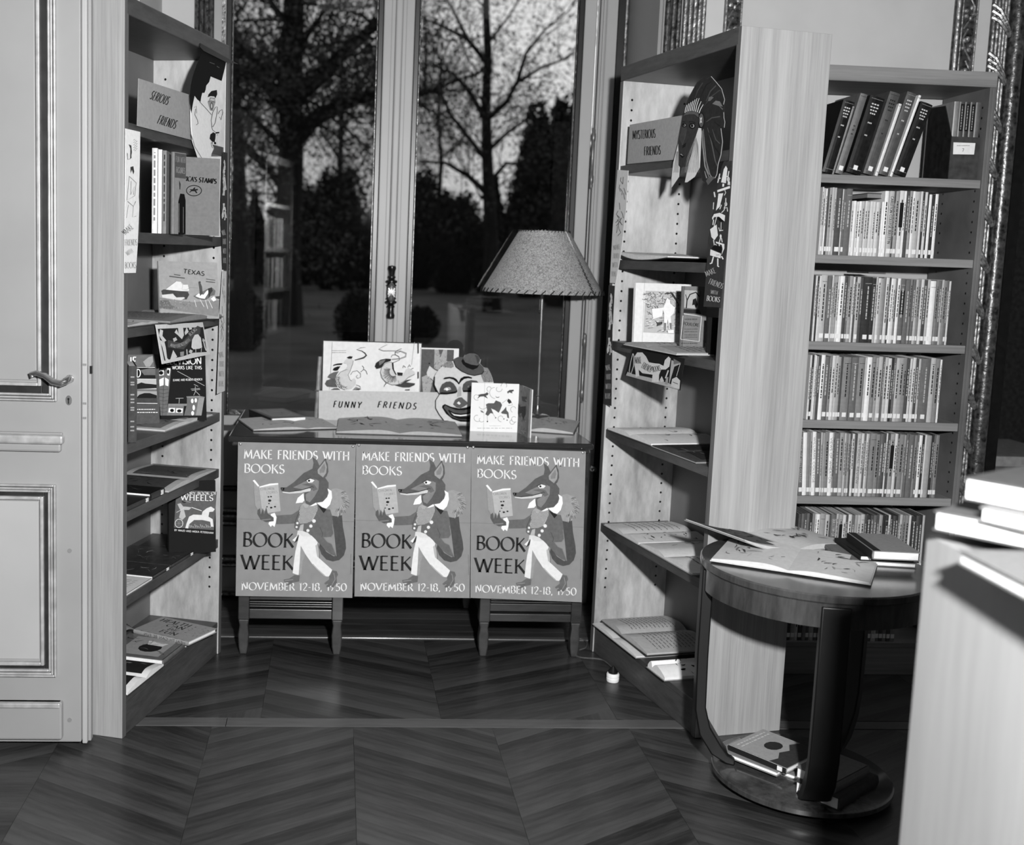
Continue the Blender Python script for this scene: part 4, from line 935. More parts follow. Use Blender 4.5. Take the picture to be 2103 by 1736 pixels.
    A.poly(.72, [(275, 492), (480, 458), (505, 755), (360, 776), (300, 722)]); A.poly(.60, [(214, 430), (275, 492), (300, 742), (262, 742), (230, 690)]); A.poly(.93, [(205, 425), (225, 416), (276, 480), (264, 492)]); A.poly(.93, [(275, 490), (390, 458), (480, 452), (480, 468), (390, 478), (280, 500)])
    A.text(.3, 'CHILDREN', 290, 530, 435, 522, 26, 'light'); A.text(.3, 'STORIES', 352, 568, 472, 560, 24, 'light')
    for x, y, r in ((375, 600, 11), (402, 598, 11), (388, 640, 18), (380, 672, 9), (360, 706, 9), (404, 716, 14), (445, 706, 12)): A.circ(.15, x, y, r, r*.7)
    A.poly(.36, [(258, 742), (284, 722), (292, 792), (316, 722), (328, 790), (350, 708), (368, 780), (430, 822), (432, 862), (350, 872), (290, 842), (256, 782)]); A.line(.5, [(300, 850), (400, 840)], 12)
    for i in range(12): A.line(.35, [(1262, 1220+i*19), (1270, 1228+i*19), (1264, 1233+i*19)], 3)
def polyquad(q, M3):
    pass
dx2 = Yp(731.5+4, 1000, PY).x-Yp(489, 1000, PY).x
for i, (Q, lab) in enumerate(((Q1, 'left poster on the desk front: striding fox in a tailcoat reading, above BOOK WEEK'), (Q2, 'middle poster on the desk front: fox in a tailcoat reading a book'), (Q3, 'right poster on the desk front: fox in a tailcoat, hanging lowest'))):
    q = quad_to(Q); r = thing('poster', lab, 'poster', q[3], group='three alike book week posters on the desk')
    n = 10; vs = []; fs = []; m = MB(); rn = random.Random(i)
    for a in range(n+1):
        for b in range(n+1):
            s, t = a/n, b/n; p = q[0].lerp(q[1], s).lerp(q[3].lerp(q[2], s), t); wob = -.0015*abs(t-.52) ; vs.append((p.x, p.y-.0, p.z))
    for a in range(n):
        for b in range(n): k = a*(n+1)+b; fs.append((k, k+1, k+n+2, k+n+1))
    nv = len(vs); vs += [(x, y-.0012, z) for x, y, z in vs]; fs += [tuple(nv+j for j in f) for f in fs]
    edge = [a*(n+1) for a in range(n+1)]+[n*(n+1)+b for b in range(1, n+1)]+[a*(n+1)+n for a in range(n-1, -1, -1)]+[b for b in range(n-1, 0, -1)]
    fs += [(edge[j], edge[(j+1) % len(edge)], nv+edge[(j+1) % len(edge)], nv+edge[j]) for j in range(len(edge))]
    build('sheet', m.add(vs, fs, plain(.55, .75, noise=.015, scale=30)), None, r)
    # trace space of poster 1 -> the sheet's own bilinear space
    P1 = [((u-480)*5.262, (v-905)*5.262) for u, v in Q1]
    def mf(X, Y, l, q=q):
        u, v = c1(X, Y); t = (v-(908+(u-489)*.0227))/316.0; sx0 = 489-5*t; sx1 = 731-7.5*t; s = (u-sx0)/(sx1-sx0)
        p = q[0].lerp(q[1], s).lerp(q[3].lerp(q[2], s), t); return (p.x, p.y-.0012-l, p.z)
    A = Art(mf, .0003); A.step = .00005; fox(A); A.done('poster_print', r)
    build('fold_crease', MB().add([mf(*k, .00012) for k in ((42, 838), (1300, 872), (1300, 876), (42, 842))], [(0, 1, 2, 3)], tone(.45)), None, r, fixn=False)
    for (u, v) in (((494, 912), (725, 917)), ((737, 914.5), (960, 919)), ((972, 919), (1197, 930)))[i]:
        p = Yp(u, v, PY); tk = thing('thumbtack', 'shiny thumbtack at the upper %s corner of the %s poster' % ('left' if (u in (494, 737, 972)) else 'right', ('left', 'middle', 'right')[i]), 'thumbtack', (p.x, PY-.002, p.z))
        build('tack_head', MB().lathe([(.0055, 0), (.005, .0015), (.002, .003), (.0002, .0034)], 12, mp=lambda x, y, z: (p.x+x, PY-.0015-z, p.z+y)), plain(.8, .2, .8, .05), tk)
        build('tack_pin', MB().box((p.x-.0006, PY-.0015, p.z-.0006), (p.x+.0006, PY+.018, p.z+.0006)), NICKEL, tk)
# --- flat things on the desk
def of(label, sp0, sp1, cl, crr, z, **k):     # open book from pixels: gutter front, gutter back, left and right front corners
    a, b = Zp(*sp0, z+.006), Zp(*sp1, z+.006); L = Zp(*cl, z+.004); R_ = Zp(*crr, z+.004); y = (b-a); H = k.pop('H', None) or y.length; y.normalize(); x = y.cross(UPZ)
    wl = abs((L-a).dot(x)); wr = abs((R_-a).dot(x)); o = a.copy(); o.z = z+.0006
    return openbook(label, frame(o, x, y), wl, wr, H, **k)
of('large open picture book lying at the middle of the desk front edge', (820.5, 891), (815, 858), (691, 887), (948, 895), HZ, tl=.016, tr=.014, cov=.4, pg=.66, art_l=pg_pic(3, None, .15, 20, .6), art_r=pg_pic(4, None, .15, 20, .6))
of('open picture book lying at the left end of the desk, partly under the centre book', (631, 880), (594, 858), (525, 887), (700, 881), HZ, tl=.010, tr=.006, cov=.3, pg=.70, art_l=pg_pic(5, None, .3, 18, .6), art_r=pg_pic(6, None, .3, 10, .5))
M, w, h = flat3((513, 841), (558, 859), (585, 839.5), HZ, .02)
closed('small closed book with a dark spine lying at the left rear of the desk', M, w, h, .02, .42, .93, art=lambda A, w, h: pg_pic(8, .5, .35, 16, .5)(A, 0, 0, w, h), spine=lambda A, h, t: A.rect(.15, 0, 0, h, t))
of('open picture book lying at the right end of the desk behind the standing book', (1088, 884), (1122, 842), (1050, 884), (1178, 889), HZ, H=.30, tl=.008, tr=.016, cov=.4, pg=.70, art_l=pg_pic(9, None, .4, 5, .4), art_r=pg_pic(10, None, .25, 26, .5))
# --- sign, mask, standing books
sY = Zp(654, 862, HZ).y
cS = crop(640, 690, 8.7625); cC = crop(860, 700, 8.412)
def sgn(mk, r):
    A = mk(cS); A.text(.06, 'FUNNY', 385, 1285, 880, 1300, 112, 'brush', sp=.42); A.text(.06, 'FRIENDS', 1180, 1290, 1872, 1322, 112, 'brush', sp=.40); A.done('lettering', r)
cardthing('sign_card', 'pale card sign lettered FUNNY FRIENDS standing on the desk', 'sign', [(654.8, 802.4), (908, 806), (908, 868), (654.3, 862)], (0, sY, 0), (0, -1, 0), .74, sgn, t=.002)
fY = sY-.012
def clown(mk, r):
    A = mk(cC)
    A.poly(.78, [(275, 620), (300, 560), (345, 500), (400, 450), (470, 400), (600, 380), (760, 430), (960, 560), (1080, 560), (1150, 640), (1180, 760), (1190, 900), (1150, 1200), (1050, 1400), (880, 1475), (760, 1470), (600, 1440), (430, 1372), (350, 1270), (300, 1160), (290, 1030), (355, 925), (310, 850), (268, 760)])
    A.poly(.48, [(410, 440), (430, 400), (500, 360), (570, 355), (600, 400), (605, 450), (560, 475), (480, 460)]); A.poly(.48, [(1075, 600), (1110, 520), (1130, 460), (1190, 470), (1230, 540), (1260, 620), (1285, 715), (1120, 715), (1095, 650)])
    rn = random.Random(4)
    for k in range(26):
        x, y = rn.uniform(430, 590), rn.uniform(370, 460); A.line(rn.choice([.3, .62]), [(x, y), (x+rn.uniform(-20, 20), y+rn.uniform(-20, 20))], 8)
        x, y = rn.uniform(1110, 1230), rn.uniform(500, 700); A.line(rn.choice([.3, .62]), [(x, y), (x+rn.uniform(-20, 20), y+rn.uniform(-20, 30))], 8)
    A.poly(.32, [(600, 350), (610, 310), (680, 280), (780, 285), (1050, 390), (1120, 460), (1125, 520), (1090, 570), (960, 598), (850, 575), (730, 520), (640, 450)]); A.line(.06, [(600, 350), (640, 452), (730, 522), (850, 578), (960, 600), (1090, 574), (1125, 520)], 14)
    A.poly(.05, [(735, 350), (765, 300), (1040, 420), (1010, 470), (930, 502), (820, 460), (755, 400)]); A.poly(.34, [(765, 310), (800, 240), (870, 212), (960, 215), (1030, 250), (1068, 320), (1050, 380), (1010, 428), (900, 410), (800, 370)]); A.line(.06, [(800, 240), (870, 210), (965, 213), (1032, 248), (1070, 320)], 9); A.poly(.25, [(960, 240), (1030, 260), (1050, 330), (1010, 400), (990, 300)])
    A.poly(.05, [(415, 660), (450, 632), (530, 622), (600, 632), (650, 660), (690, 720), (720, 650), (780, 615), (860, 612), (920, 635), (915, 655), (850, 645), (780, 660), (735, 700), (690, 757), (660, 720), (600, 672), (530, 650), (450, 665)])
    A.poly(.30, [(350, 925), (360, 830), (400, 750), (470, 708), (540, 700), (600, 735), (650, 810), (665, 880), (640, 905), (480, 925)]); A.poly(.05, [(350, 925), (380, 890), (500, 895), (640, 870), (665, 840), (665, 885), (600, 912), (480, 928)])
    A.poly(.30, [(750, 830), (765, 750), (820, 700), (900, 678), (1000, 690), (1060, 760), (1080, 880), (770, 885)]); A.poly(.05, [(750, 830), (770, 855), (1080, 860), (1080, 885), (765, 886)])
    A.poly(.75, [(430, 850), (440, 820), (480, 800), (540, 805), (560, 845), (520, 852)]); A.circ(.93, 486, 838, 24); A.circ(.8, 862, 795, 18); A.line(.1, [(430, 820), (480, 800), (560, 850)], 5)
    A.poly(.66, [(690, 790), (730, 790), (735, 950), (660, 970), (660, 930)])
    A.poly(.33, [(590, 1100), (625, 1020), (690, 980), (740, 975), (790, 1020), (838, 1060), (840, 1095), (780, 1135), (720, 1165), (650, 1150)]); A.poly(.92, [(655, 1075), (690, 1045), (722, 1080), (700, 1105)])
    A.poly(.05, [(400, 1150), (410, 1115), (450, 1092), (560, 1140), (700, 1168), (820, 1150), (900, 1120), (960, 1120), (960, 1380), (860, 1400), (720, 1396), (580, 1350), (470, 1260)])
    A.poly(.32, [(430, 1150), (455, 1112), (520, 1150), (640, 1195), (780, 1200), (900, 1170), (960, 1160), (960, 1290), (860, 1310), (720, 1300), (590, 1270), (500, 1195), (560, 1290), (680, 1350), (840, 1360), (960, 1345), (960, 1365), (840, 1370), (680, 1358), (540, 1300)])
    A.poly(.92, [(550, 1235), (620, 1270), (720, 1282), (850, 1265), (940, 1240), (930, 1265), (850, 1290), (720, 1304), (610, 1290)]); A.line(.05, [(510, 1200), (600, 1250), (720, 1270), (850, 1255), (950, 1225)], 22)
    A.line(.1, [(275, 620), (268, 760), (310, 850), (355, 925), (290, 1030), (290, 1160), (350, 1270), (430, 1372)], 12)
    A.done('painted_face', r)
co = [(345, 500), (400, 450), (420, 400), (500, 358), (575, 355), (602, 345), (612, 310), (680, 278), (765, 300), (800, 238), (870, 208), (965, 212), (1032, 248), (1072, 322), (1055, 390), (1122, 460), (1190, 470), (1230, 540), (1262, 620), (1290, 720), (1270, 900), (1240, 1100), (1150, 1300), (1050, 1420), (900, 1478), (760, 1472), (600, 1442), (430, 1374), (345, 1272), (295, 1160), (283, 1030), (350, 926), (303, 850), (262, 760), (270, 620), (300, 560)]
cardthing('clown_mask', 'cut-out clown face with a small tilted hat beside the pale sign', 'mask', [cC(x, y) for x, y in co], (0, fY, 0), (0, -1, 0), .78, clown, t=.003, pname='cutout')
# big open book with two curled creatures, standing behind the sign
bY = sY+.05
A0 = V((Yp(661, 850, bY).x, bY, HZ)); wB = Yp(862, 800, bY).x-A0.x; zT = Yp(760, 703, bY).z
gx = (1077/8.7625+640-661)/(862-661)*wB
def drag(A):
    pass
Mb = frame(V((A0.x+gx, bY+.001, HZ)), V((1, 0, 0)), UPZ)
mfb = on_plane((0, bY-.014, 0), (0, -1, 0), cS)
ob_ = openbook('open book standing behind the sign, showing two curling dragon-like creatures', Mb, gx, wB-gx, zT-HZ, tl=.010, tr=.010, cov=.25, pg=.90)
A = Art(mfb, .003); rn = random.Random(12)
A.line(.7, [(372, 115), (355, 500), (320, 970)], 5); A.line(.7, [(1850, 110), (1820, 350), (1800, 520)], 5)
A.scrib(.55, 370, 250, 620, 275, 1, 8, rn); A.scrib(.55, 370, 290, 620, 305, 1, 8, rn)
A.rib(.18, [(975, 205), (880, 215), (810, 245), (900, 270), (960, 310), (985, 350), (940, 390), (860, 415), (775, 435)], [3, 8, 14, 14, 20, 30, 28, 22, 16])
A.poly(.12, [(378, 540), (400, 515), (470, 495), (560, 490), (540, 520), (450, 525)]); A.poly(.12, [(380, 610), (400, 575), (460, 550), (520, 545), (490, 590), (470, 620), (420, 628)])
A.poly(.38, [(285, 740), (320, 690), (400, 650), (490, 635), (450, 700), (430, 770), (340, 765)]); A.poly(.34, [(240, 860), (270, 800), (350, 770), (430, 770), (435, 850), (470, 920), (380, 920), (280, 910)]); A.poly(.4, [(340, 970), (400, 940), (470, 935), (520, 972)])
A.poly(.80, [(570, 490), (600, 440), (650, 400), (700, 400), (750, 440), (740, 500), (690, 640), (660, 700), (700, 800), (760, 760), (800, 800), (790, 880), (720, 950), (620, 970), (520, 940), (450, 850), (440, 740), (500, 650), (600, 600), (650, 540), (640, 500)])
A.line(.25, [(750, 440), (740, 500), (690, 640), (655, 700), (690, 790), (720, 810)], 8); A.line(.4, [(640, 600), (520, 650), (450, 740), (440, 830), (500, 930), (600, 972)], 8); A.line(.35, [(700, 700), (740, 640), (820, 625), (880, 680), (880, 740), (830, 765), (800, 730), (830, 700)], 9)
A.poly(.12, [(630, 385), (690, 362), (740, 372), (720, 410), (660, 410)]); A.line(.15, [(880, 650), (930, 610), (940, 570), (910, 535)], 9); A.line(.15, [(940, 600), (980, 630), (1002, 690)], 9); A.line(.3, [(800, 880), (860, 900), (880, 930)], 9)
for k in range(90):
    a = rn.uniform(1.5, 3.6); r = rn.uniform(120, 170); x, y = 620+r*cos(a), 800+r*sin(a)*.95; A.line(rn.choice([.15, .3, .4]), [(x, y), (x+14, y-10)], 6)
for k in range(14): A.line(.15, [(740+k*8, 970), (800+k*7, 910+k*3)], 4)
A.rib(.6, [(1320, 130), (1360, 155), (1280, 190), (1210, 235), (1290, 265), (1450, 265), (1600, 270), (1700, 310), (1690, 370), (1590, 405), (1440, 420)], [4, 8, 10, 16, 16, 14, 18, 24, 26, 24, 20])
A.poly(.15, [(1138, 545), (1160, 480), (1240, 425), (1340, 405), (1430, 412), (1420, 450), (1320, 480), (1250, 570), (1170, 590)]); A.poly(.45, [(1210, 450), (1330, 420), (1300, 470), (1220, 530)])
A.poly(.82, [(1235, 650), (1260, 560), (1330, 490), (1440, 465), (1460, 560), (1480, 650), (1530, 720), (1640, 710), (1700, 600), (1740, 570), (1850, 640), (1860, 680), (1790, 730), (1720, 760), (1650, 830), (1540, 880), (1400, 870), (1300, 790)])
A.line(.35, [(1440, 465), (1330, 490), (1260, 560), (1235, 650), (1260, 750), (1330, 830), (1450, 880), (1560, 870), (1680, 800), (1740, 740), (1850, 690)], 8)
for k in range(34):
    a = 1.0+k*.085; A.line(rn.choice([.2, .35]), [(1470+70*cos(a), 640+80*sin(a)), (1440+(130+rn.uniform(0, 40))*cos(a), 670+(140+rn.uniform(0, 40))*sin(a))], 6)
A.poly(.12, [(1440, 470), (1470, 480), (1480, 600), (1530, 700), (1500, 690), (1450, 590)]); A.poly(.15, [(1540, 650), (1640, 660), (1630, 715), (1545, 705)]); A.line(.2, [(1430, 380), (1450, 340), (1510, 335), (1570, 370), (1580, 430), (1460, 480)], 9); A.line(.15, [(1505, 335), (1500, 290), (1550, 250), (1620, 225)], 8); A.line(.15, [(1500, 290), (1560, 300), (1600, 270)], 7)
A.line(.2, [(1640, 570), (1650, 530), (1690, 560)], 9); A.line(.2, [(1730, 560), (1760, 510), (1775, 550)], 9); A.line(.2, [(1780, 600), (1830, 575)], 9)
A.poly(.25, [(1500, 885), (1600, 860), (1700, 790), (1800, 775), (1700, 830), (1860, 850), (1850, 880), (1760, 920), (1640, 920), (1560, 900)]); A.line(.2, [(1340, 830), (1300, 910), (1310, 880), (1390, 815)], 8); A.line(.3, [(1560, 800), (1570, 880), (1700, 920)], 7); A.poly(.1, [(1680, 960), (1760, 955), (1765, 972), (1680, 972)])
A.rect(.2, 1905, 110, 1925, 310); A.rect(.2, 1905, 640, 1925, 760)
A.done('page_print', ob_)
es = thing('book_easel', 'slim wooden easel upright beside the left edge of the FUNNY FRIENDS sign', 'easel', (Yp(652, 858, sY+.02).x, sY+.02, HZ))
ex_ = Yp(652, 800, sY+.02).x; build('upright', MB().tube([(ex_-.003, sY+.02, HZ), (ex_+.002, sY+.022, HZ+.11), (ex_+.006, sY+.03, Yp(655, 733, sY+.02).z)], [.0075, .0085, .0075], 10), plain(.5, .35, noise=.12, scale=20), es)
build('collar', MB().lathe([(.0085, 0), (.011, .003), (.0085, .006)], 10, (ex_, sY+.021, HZ+.105)), plain(.4, .3), es); build('back_strut', MB().tube([(ex_+.004, sY+.03, HZ+.19), (ex_+.03, sY+.12, HZ+.002)], .004, 6), plain(.4, .4), es)
# picture book behind the clown
pY = sY+.035; zt_ = Yp(900, 716, pY).z; xa, xb = Yp(863.5, 760, pY).x, Yp(941, 760, pY).x
def pic(A, w, h):
    s = lambda X: (X-25)/(665-25)*w; t = lambda Y: (zt_-Yp(900, 700+Y/8.412, pY).z); T = lambda Y: h-t(Y); q = lambda X, Y: (s(X), T(Y))
    A.rect(.90, 0, 0, w, h); A.poly(.33, [q(30, 155), q(580, 155), q(580, 900), q(30, 900)])
    A.poly(.66, [q(250, 155), q(320, 155), q(350, 300), q(400, 155), q(465, 155), q(460, 500), q(330, 520), q(255, 480)]); rn = random.Random(5)
    for k in range(40): x, y = rn.uniform(255, 460), rn.uniform(180, 500); A.line(rn.choice([.15, .8, .4]), [q(x, y), q(x+rn.uniform(-30, 30), y+rn.uniform(-50, 50))], .001)
    A.poly(.78, [q(130, 560), q(175, 440), q(250, 500), q(310, 530), q(260, 700), q(200, 650), q(150, 650)]); A.poly(.66, [q(50, 640), q(130, 600), q(240, 700), q(200, 900), q(80, 900)]); A.circ(.1, *q(170, 400), .003)
    for k in range(20): x, y = rn.uniform(60, 240), rn.uniform(600, 880); A.line(rn.choice([.15, .4]), [q(x, y), q(x+rn.uniform(-30, 30), y+rn.uniform(-20, 20))], .0012)
closed('tall picture book standing behind the clown mask at its left', frame(V((xa, pY+.012, HZ+.001)), V((1, 0, 0)), UPZ), xb-xa, zt_-HZ, .012, .85, .92, art=pic)
# half-open picture book standing at the right, front cover to the room
A1 = Zp(965, 885.5, HZ); B1 = Zp(1062, 888.5, HZ); C1 = Zp(1084, 900, HZ); hS = reach(A1, UPZ, v=786)
sb = thing('open_book', 'white picture book with leaping horses standing half open at the right of the desk', 'standing book', B1); th_ = .004
def leaf(name, a, b, h, t, mt):
    d = (b-a).normalized(); n = UPZ.cross(d)
    return build(name, MB().add([tuple(p) for p in (a, b, b+n*t, a+n*t, a+UPZ*h, b+UPZ*h, b+n*t+UPZ*h, a+n*t+UPZ*h)], [(0, 3, 2, 1), (4, 5, 6, 7), (0, 1, 5, 4), (1, 2, 6, 5), (2, 3, 7, 6), (3, 0, 4, 7)]), mt, sb)
leaf('front_board', A1, B1, hS, .003, plain(.92, .7, noise=.01)); leaf('side_board', B1, C1, hS*.985, .003, plain(.45, .7)); C2 = C1+V((.008, .004, 0)); B2 = B1+V((.010, .004, 0)); leaf('pages', B2, C2, hS*.97, .004, _paper)
n1 = (B1-A1).normalized().cross(UPZ); n2 = (C1-B1).normalized().cross(UPZ)
A = Art(on_plane(A1, n1, cC), .0006); rn = random.Random(3)
A.line(.6, [(1140, 722), (1130, 1100), (1120, 1560)], 4)
A.poly(.36, [(1160, 1100), (1200, 1080), (1300, 1080), (1330, 1030), (1410, 1060), (1440, 1110), (1410, 1190), (1380, 1245), (1320, 1200), (1250, 1170), (1290, 1260), (1240, 1250), (1195, 1300), (1150, 1270), (1180, 1200)])
A.poly(.36, [(1420, 1240), (1470, 1190), (1510, 1140), (1515, 1200), (1550, 1240), (1560, 1340), (1530, 1330), (1520, 1270), (1440, 1260)]); A.line(.5, [(1440, 1080), (1530, 1010), (1600, 1060), (1620, 1110), (1540, 1120)], 6); A.poly(.22, [(1525, 1040), (1550, 1000), (1590, 1030), (1605, 1070), (1560, 1090)])
A.line(.6, [(1180, 1290), (1190, 1400)], 6); A.circ(.15, 1186, 1395, 12); A.line(.6, [(1280, 1260), (1330, 1330)], 6); A.circ(.15, 1328, 1332, 10); A.circ(.15, 1470, 1350, 10); A.circ(.15, 1526, 1372, 10)
A.poly(.32, [(1010, 940), (1080, 920), (1140, 915), (1180, 890), (1205, 910), (1195, 935), (1160, 950), (1195, 1000), (1120, 960), (1060, 965), (1010, 1005), (1040, 950)]); A.poly(.32, [(1525, 880), (1570, 850), (1640, 845), (1640, 870), (1610, 880), (1620, 910), (1560, 890), (1540, 915)]); A.poly(.5, [(1320, 950), (1350, 975), (1400, 965), (1380, 985), (1340, 985)])
def spiral(cx, cy, r, a0, a1, tn=.55, w=7): A.line(tn, [(cx+r*(1-.4*i/12)*cos(a0+(a1-a0)*i/12), cy+r*(1-.4*i/12)*sin(a0+(a1-a0)*i/12)) for i in range(13)], w)
for c_ in ((1010, 1330, 70, 1, 5), (1080, 1360, 50, .5, 4), (1420, 1340, 60, 1.5, 6), (1640, 1180, 60, 2, 6), (1650, 1350, 60, 1, 5.5), (1610, 1400, 50, 0, 5), (1000, 970, 60, 1, 5), (1320, 880, 120, 1.6, 4.6), (1220, 830, 50, 2, 6), (1480, 780, 60, 3, 7), (1090, 1110, 90, .2, 2.6), (1380, 830, 60, 0, 4)): spiral(*c_)
A.poly(.45, [(1060, 1200), (1100, 1210), (1130, 1250), (1080, 1235)]); A.scrib(.65, 1220, 1460, 1420, 1480, 1, 7, rn); A.scrib(.65, 1010, 1500, 1610, 1520, 1, 9, rn); A.done('cover_print', sb)
A = Art(on_plane(B1, n2, cC), .0006)
A.poly(.22, [(1720, 1080), (1760, 1140), (1850, 1130), (1850, 1270), (1800, 1380), (1780, 1250), (1740, 1260), (1745, 1330), (1712, 1260)]); A.poly(.3, [(1780, 960), (1870, 970), (1860, 1060), (1790, 1040)])
for k in range(30): x, y = rn.uniform(1730, 1870), rn.uniform(800, 1620); A.line(rn.choice([.25, .65, .3]), [(x, y), (x+rn.uniform(-20, 20), y+rn.uniform(-30, 30))], 7)
A.done('side_print', sb)
# --- floor lamp behind the desk
LY = YW-.09
lx = Yp(1104, 838, LY).x; zB, zT2 = Yp(1112, 601, LY).z, Yp(1116, 475, LY).z; lcx = (Yp(990, 590, LY).x+Yp(1237, 602, LY).x)/2; r1 = (Yp(1237, 602, LY).x-Yp(990, 590, LY).x)/2; ct = (Yp(1067, 474, LY).x+Yp(1169, 477, LY).x)/2; r0 = (Yp(1169, 477, LY).x-Yp(1067, 474, LY).x)/2
la = thing('lamp', 'slender brass lamp with a laced parchment shade at the right end of the desk', 'lamp', (lx, LY, HZ))
build('base', MB().lathe([(.001, 0), (.048, 0), (.05, .006), (.04, .012), (.018, .016), (.011, .03), (.009, .05)], 28, (lx, LY, HZ+.0005)), plain(.5, .25, .8, .08, 30), la)
build('pole', MB().tube([(lx, LY, HZ+.04), (lcx, LY, zB+.1)], .0072, 12).lathe([(.008, 0), (.0105, .004), (.008, .008)], 12, (lx, LY, HZ+.085)), plain(.62, .22, .85, .08, 30), la)
build('pull_chain', MB().tube([(lx-.012, LY-.01, zB+.03), (lx-.013, LY-.01, zB-.07)], .0008, 5).lathe([(.0005, 0), (.0035, .004), (.003, .01), (.0005, .014)], 8, (lx-.013, LY-.01, zB-.084)), BRONZE, la)
m_, t_, b_ = base_mat('parchment_shade'); N = t_.nodes.new; vo = N('ShaderNodeTexVoronoi'); vo.feature = 'DISTANCE_TO_EDGE'; vo.inputs['Scale'].default_value = 120; rp = N('ShaderNodeValToRGB'); co_ = N('ShaderNodeTexCoord')
nz_ = N('ShaderNodeTexNoise'); nz_.inputs['Scale'].default_value = 60; vm = N('ShaderNodeMix'); vm.data_type = 'VECTOR'; vm.inputs[0].default_value = .03; t_.links.new(co_.outputs['Object'], vm.inputs[4]); t_.links.new(co_.outputs['Object'], nz_.inputs['Vector']); t_.links.new(nz_.outputs[1], vm.inputs[5]); t_.links.new(vm.outputs[1], vo.inputs['Vector'])
rp.color_ramp.elements[0].color = (lin(.38),)*3+(1,); rp.color_ramp.elements[1].color = (lin(.66),)*3+(1,); rp.color_ramp.elements[0].position = .0; rp.color_ramp.elements[1].position = .14; t_.links.new(vo.outputs['Distance'], rp.inputs[0]); t_.links.new(rp.outputs[0], b_.inputs['Base Color']); b_.inputs['Roughness'].default_value = .6
slx = (ct-lcx)
def shp(x, y, z): f = (z-zB)/(zT2-zB); return (lcx+slx*f+x, LY+y, z)
sh = build('lamp_shade', MB().lathe([(r1, zB), (r0, zT2), (r0-.003, zT2), (r1-.003, zB)], 48, mp=shp, cap=False), m_, la)
lace = MB(); K = 46
for k in range(K):
    a = 2*pi*k/K; b = a+.075
    lace.tube([shp((r1+.0025)*cos(a), (r1+.0025)*sin(a), zB-.003), shp((r1-.001)*cos(b), (r1-.001)*sin(b), zB+.014)], .0024, 4); lace.tube([shp((r0+.0025)*cos(a), (r0+.0025)*sin(a), zT2-.009), shp((r0+.001)*cos(b), (r0+.001)*sin(b), zT2+.003)], .002, 4)
o = build('lacing', lace, BLACKM, sh, fixn=False); o['kind'] = 'stuff'
seam = MB(); K = 18; az = radians(-47)
for k in range(K):
    f = k/K; f2 = (k+1.1)/K; z_, z2_ = zT2+(zB-zT2)*f, zT2+(zB-zT2)*f2; ra, rb = r0+(r1-r0)*f+.002, r0+(r1-r0)*f2+.002
    seam.tube([shp(ra*cos(az-.006), ra*sin(az-.006), z_), shp(rb*cos(az+.05), rb*sin(az+.05), z2_)], .0026, 4)
build('seam_lacing', seam, BLACKM, sh, fixn=False)['kind'] = 'stuff'
build('shade_frame', MB().tube([(lcx-r0*.9, LY, zT2-.01), (lcx+r0*.9, LY, zT2-.01)], .002, 5).tube([(lcx, LY-r0*.9, zT2-.01), (lcx, LY+r0*.9, zT2-.01)], .002, 5).tube([(lcx, LY, zB+.09), (lcx, LY, zT2+.006)], .004, 6), BRONZE, la)
build('light_bulb', MB().lathe([(.001, 0), (.013, .005), (.014, .03), (.028, .06), (.03, .08), (.02, .105), (.001, .112)], 14, (lcx, LY, zB+.06-.03)), plain(.8, .3), la)
# --- floor socket with plug, cord
sk = Zp(1261, 1404, 0); so = thing('floor_socket', 'white porcelain floor socket with a dark plug, on the parquet by the right bookcase', 'socket', (sk.x, sk.y+.02, 0))
build('socket_base', MB().lathe([(.001, .0), (.020, .0), (.0215, .004), (.0215, .012), (.0195, .014), (.0215, .016), (.0215, .026), (.019, .029), (.001, .029)], 24, (sk.x, sk.y+.02, .0005)), plain(.93, .25, noise=.01), so)
build('plug', MB().lathe([(.001, .0), (.016, .0), (.017, .006), (.010, .014), (.006, .02), (.003, .024)], 16, (sk.x, sk.y+.02, .0292)), BLACKM, so)
cp = [Zp(u, v, .004) for u, v in ((1205, 1352), (1190, 1350), (1172, 1342), (1166, 1330), (1170, 1318), (1188, 1312), (1204, 1318), (1203, 1330), (1190, 1335))]
cpp = [tuple(sk+V((0, .025, .045)))]+[tuple(Zp(1258, 1372, .01)), tuple(Zp(1240, 1357, .006)), tuple(Zp(1222, 1353, .004))]+[tuple(p) for p in cp]
def smooth(pts, n=5):
    out = []; p = [V(q) for q in pts]
    for i in range(len(p)-1):
        a, b, c, d = p[max(i-1, 0)], p[i], p[i+1], p[min(i+2, len(p)-1)]
        for k in range(n): t = k/n; out.append(.5*((2*b)+(c-a)*t+(2*a-5*b+4*c-d)*t*t+(3*b-a-3*c+d)*t**3))
    return out+[p[-1]]
tag(build('electric_cord', MB().tube([tuple(q) for q in smooth(cpp)], .0028, 6), plain(.3, .5)), 'thin cord looping on the floor from the socket to the desk foot', 'cord')
# ================================================================== ON THE BOOKCASES
LN, RN = -LBc.v, -RBc.v; LA, RA = LBc.A+LN*.004, RBc.A+RN*.004
def cardL(name, lab, cat, pts, tn, art, off=.004, **k): return cardthing(name, lab, cat, pts, LBc.A+LN*off, LN, tn, art, **k)
def cardR(name, lab, cat, pts, tn, art, off=.004, **k): return cardthing(name, lab, cat, pts, RBc.A+RN*off, RN, tn, art, **k)
cZ = crop(0, 30, 3.472); cM = crop(380, 80, 6.68); cH = crop(1370, 150, 6.944); cR = crop(1230, 30, 3.276)
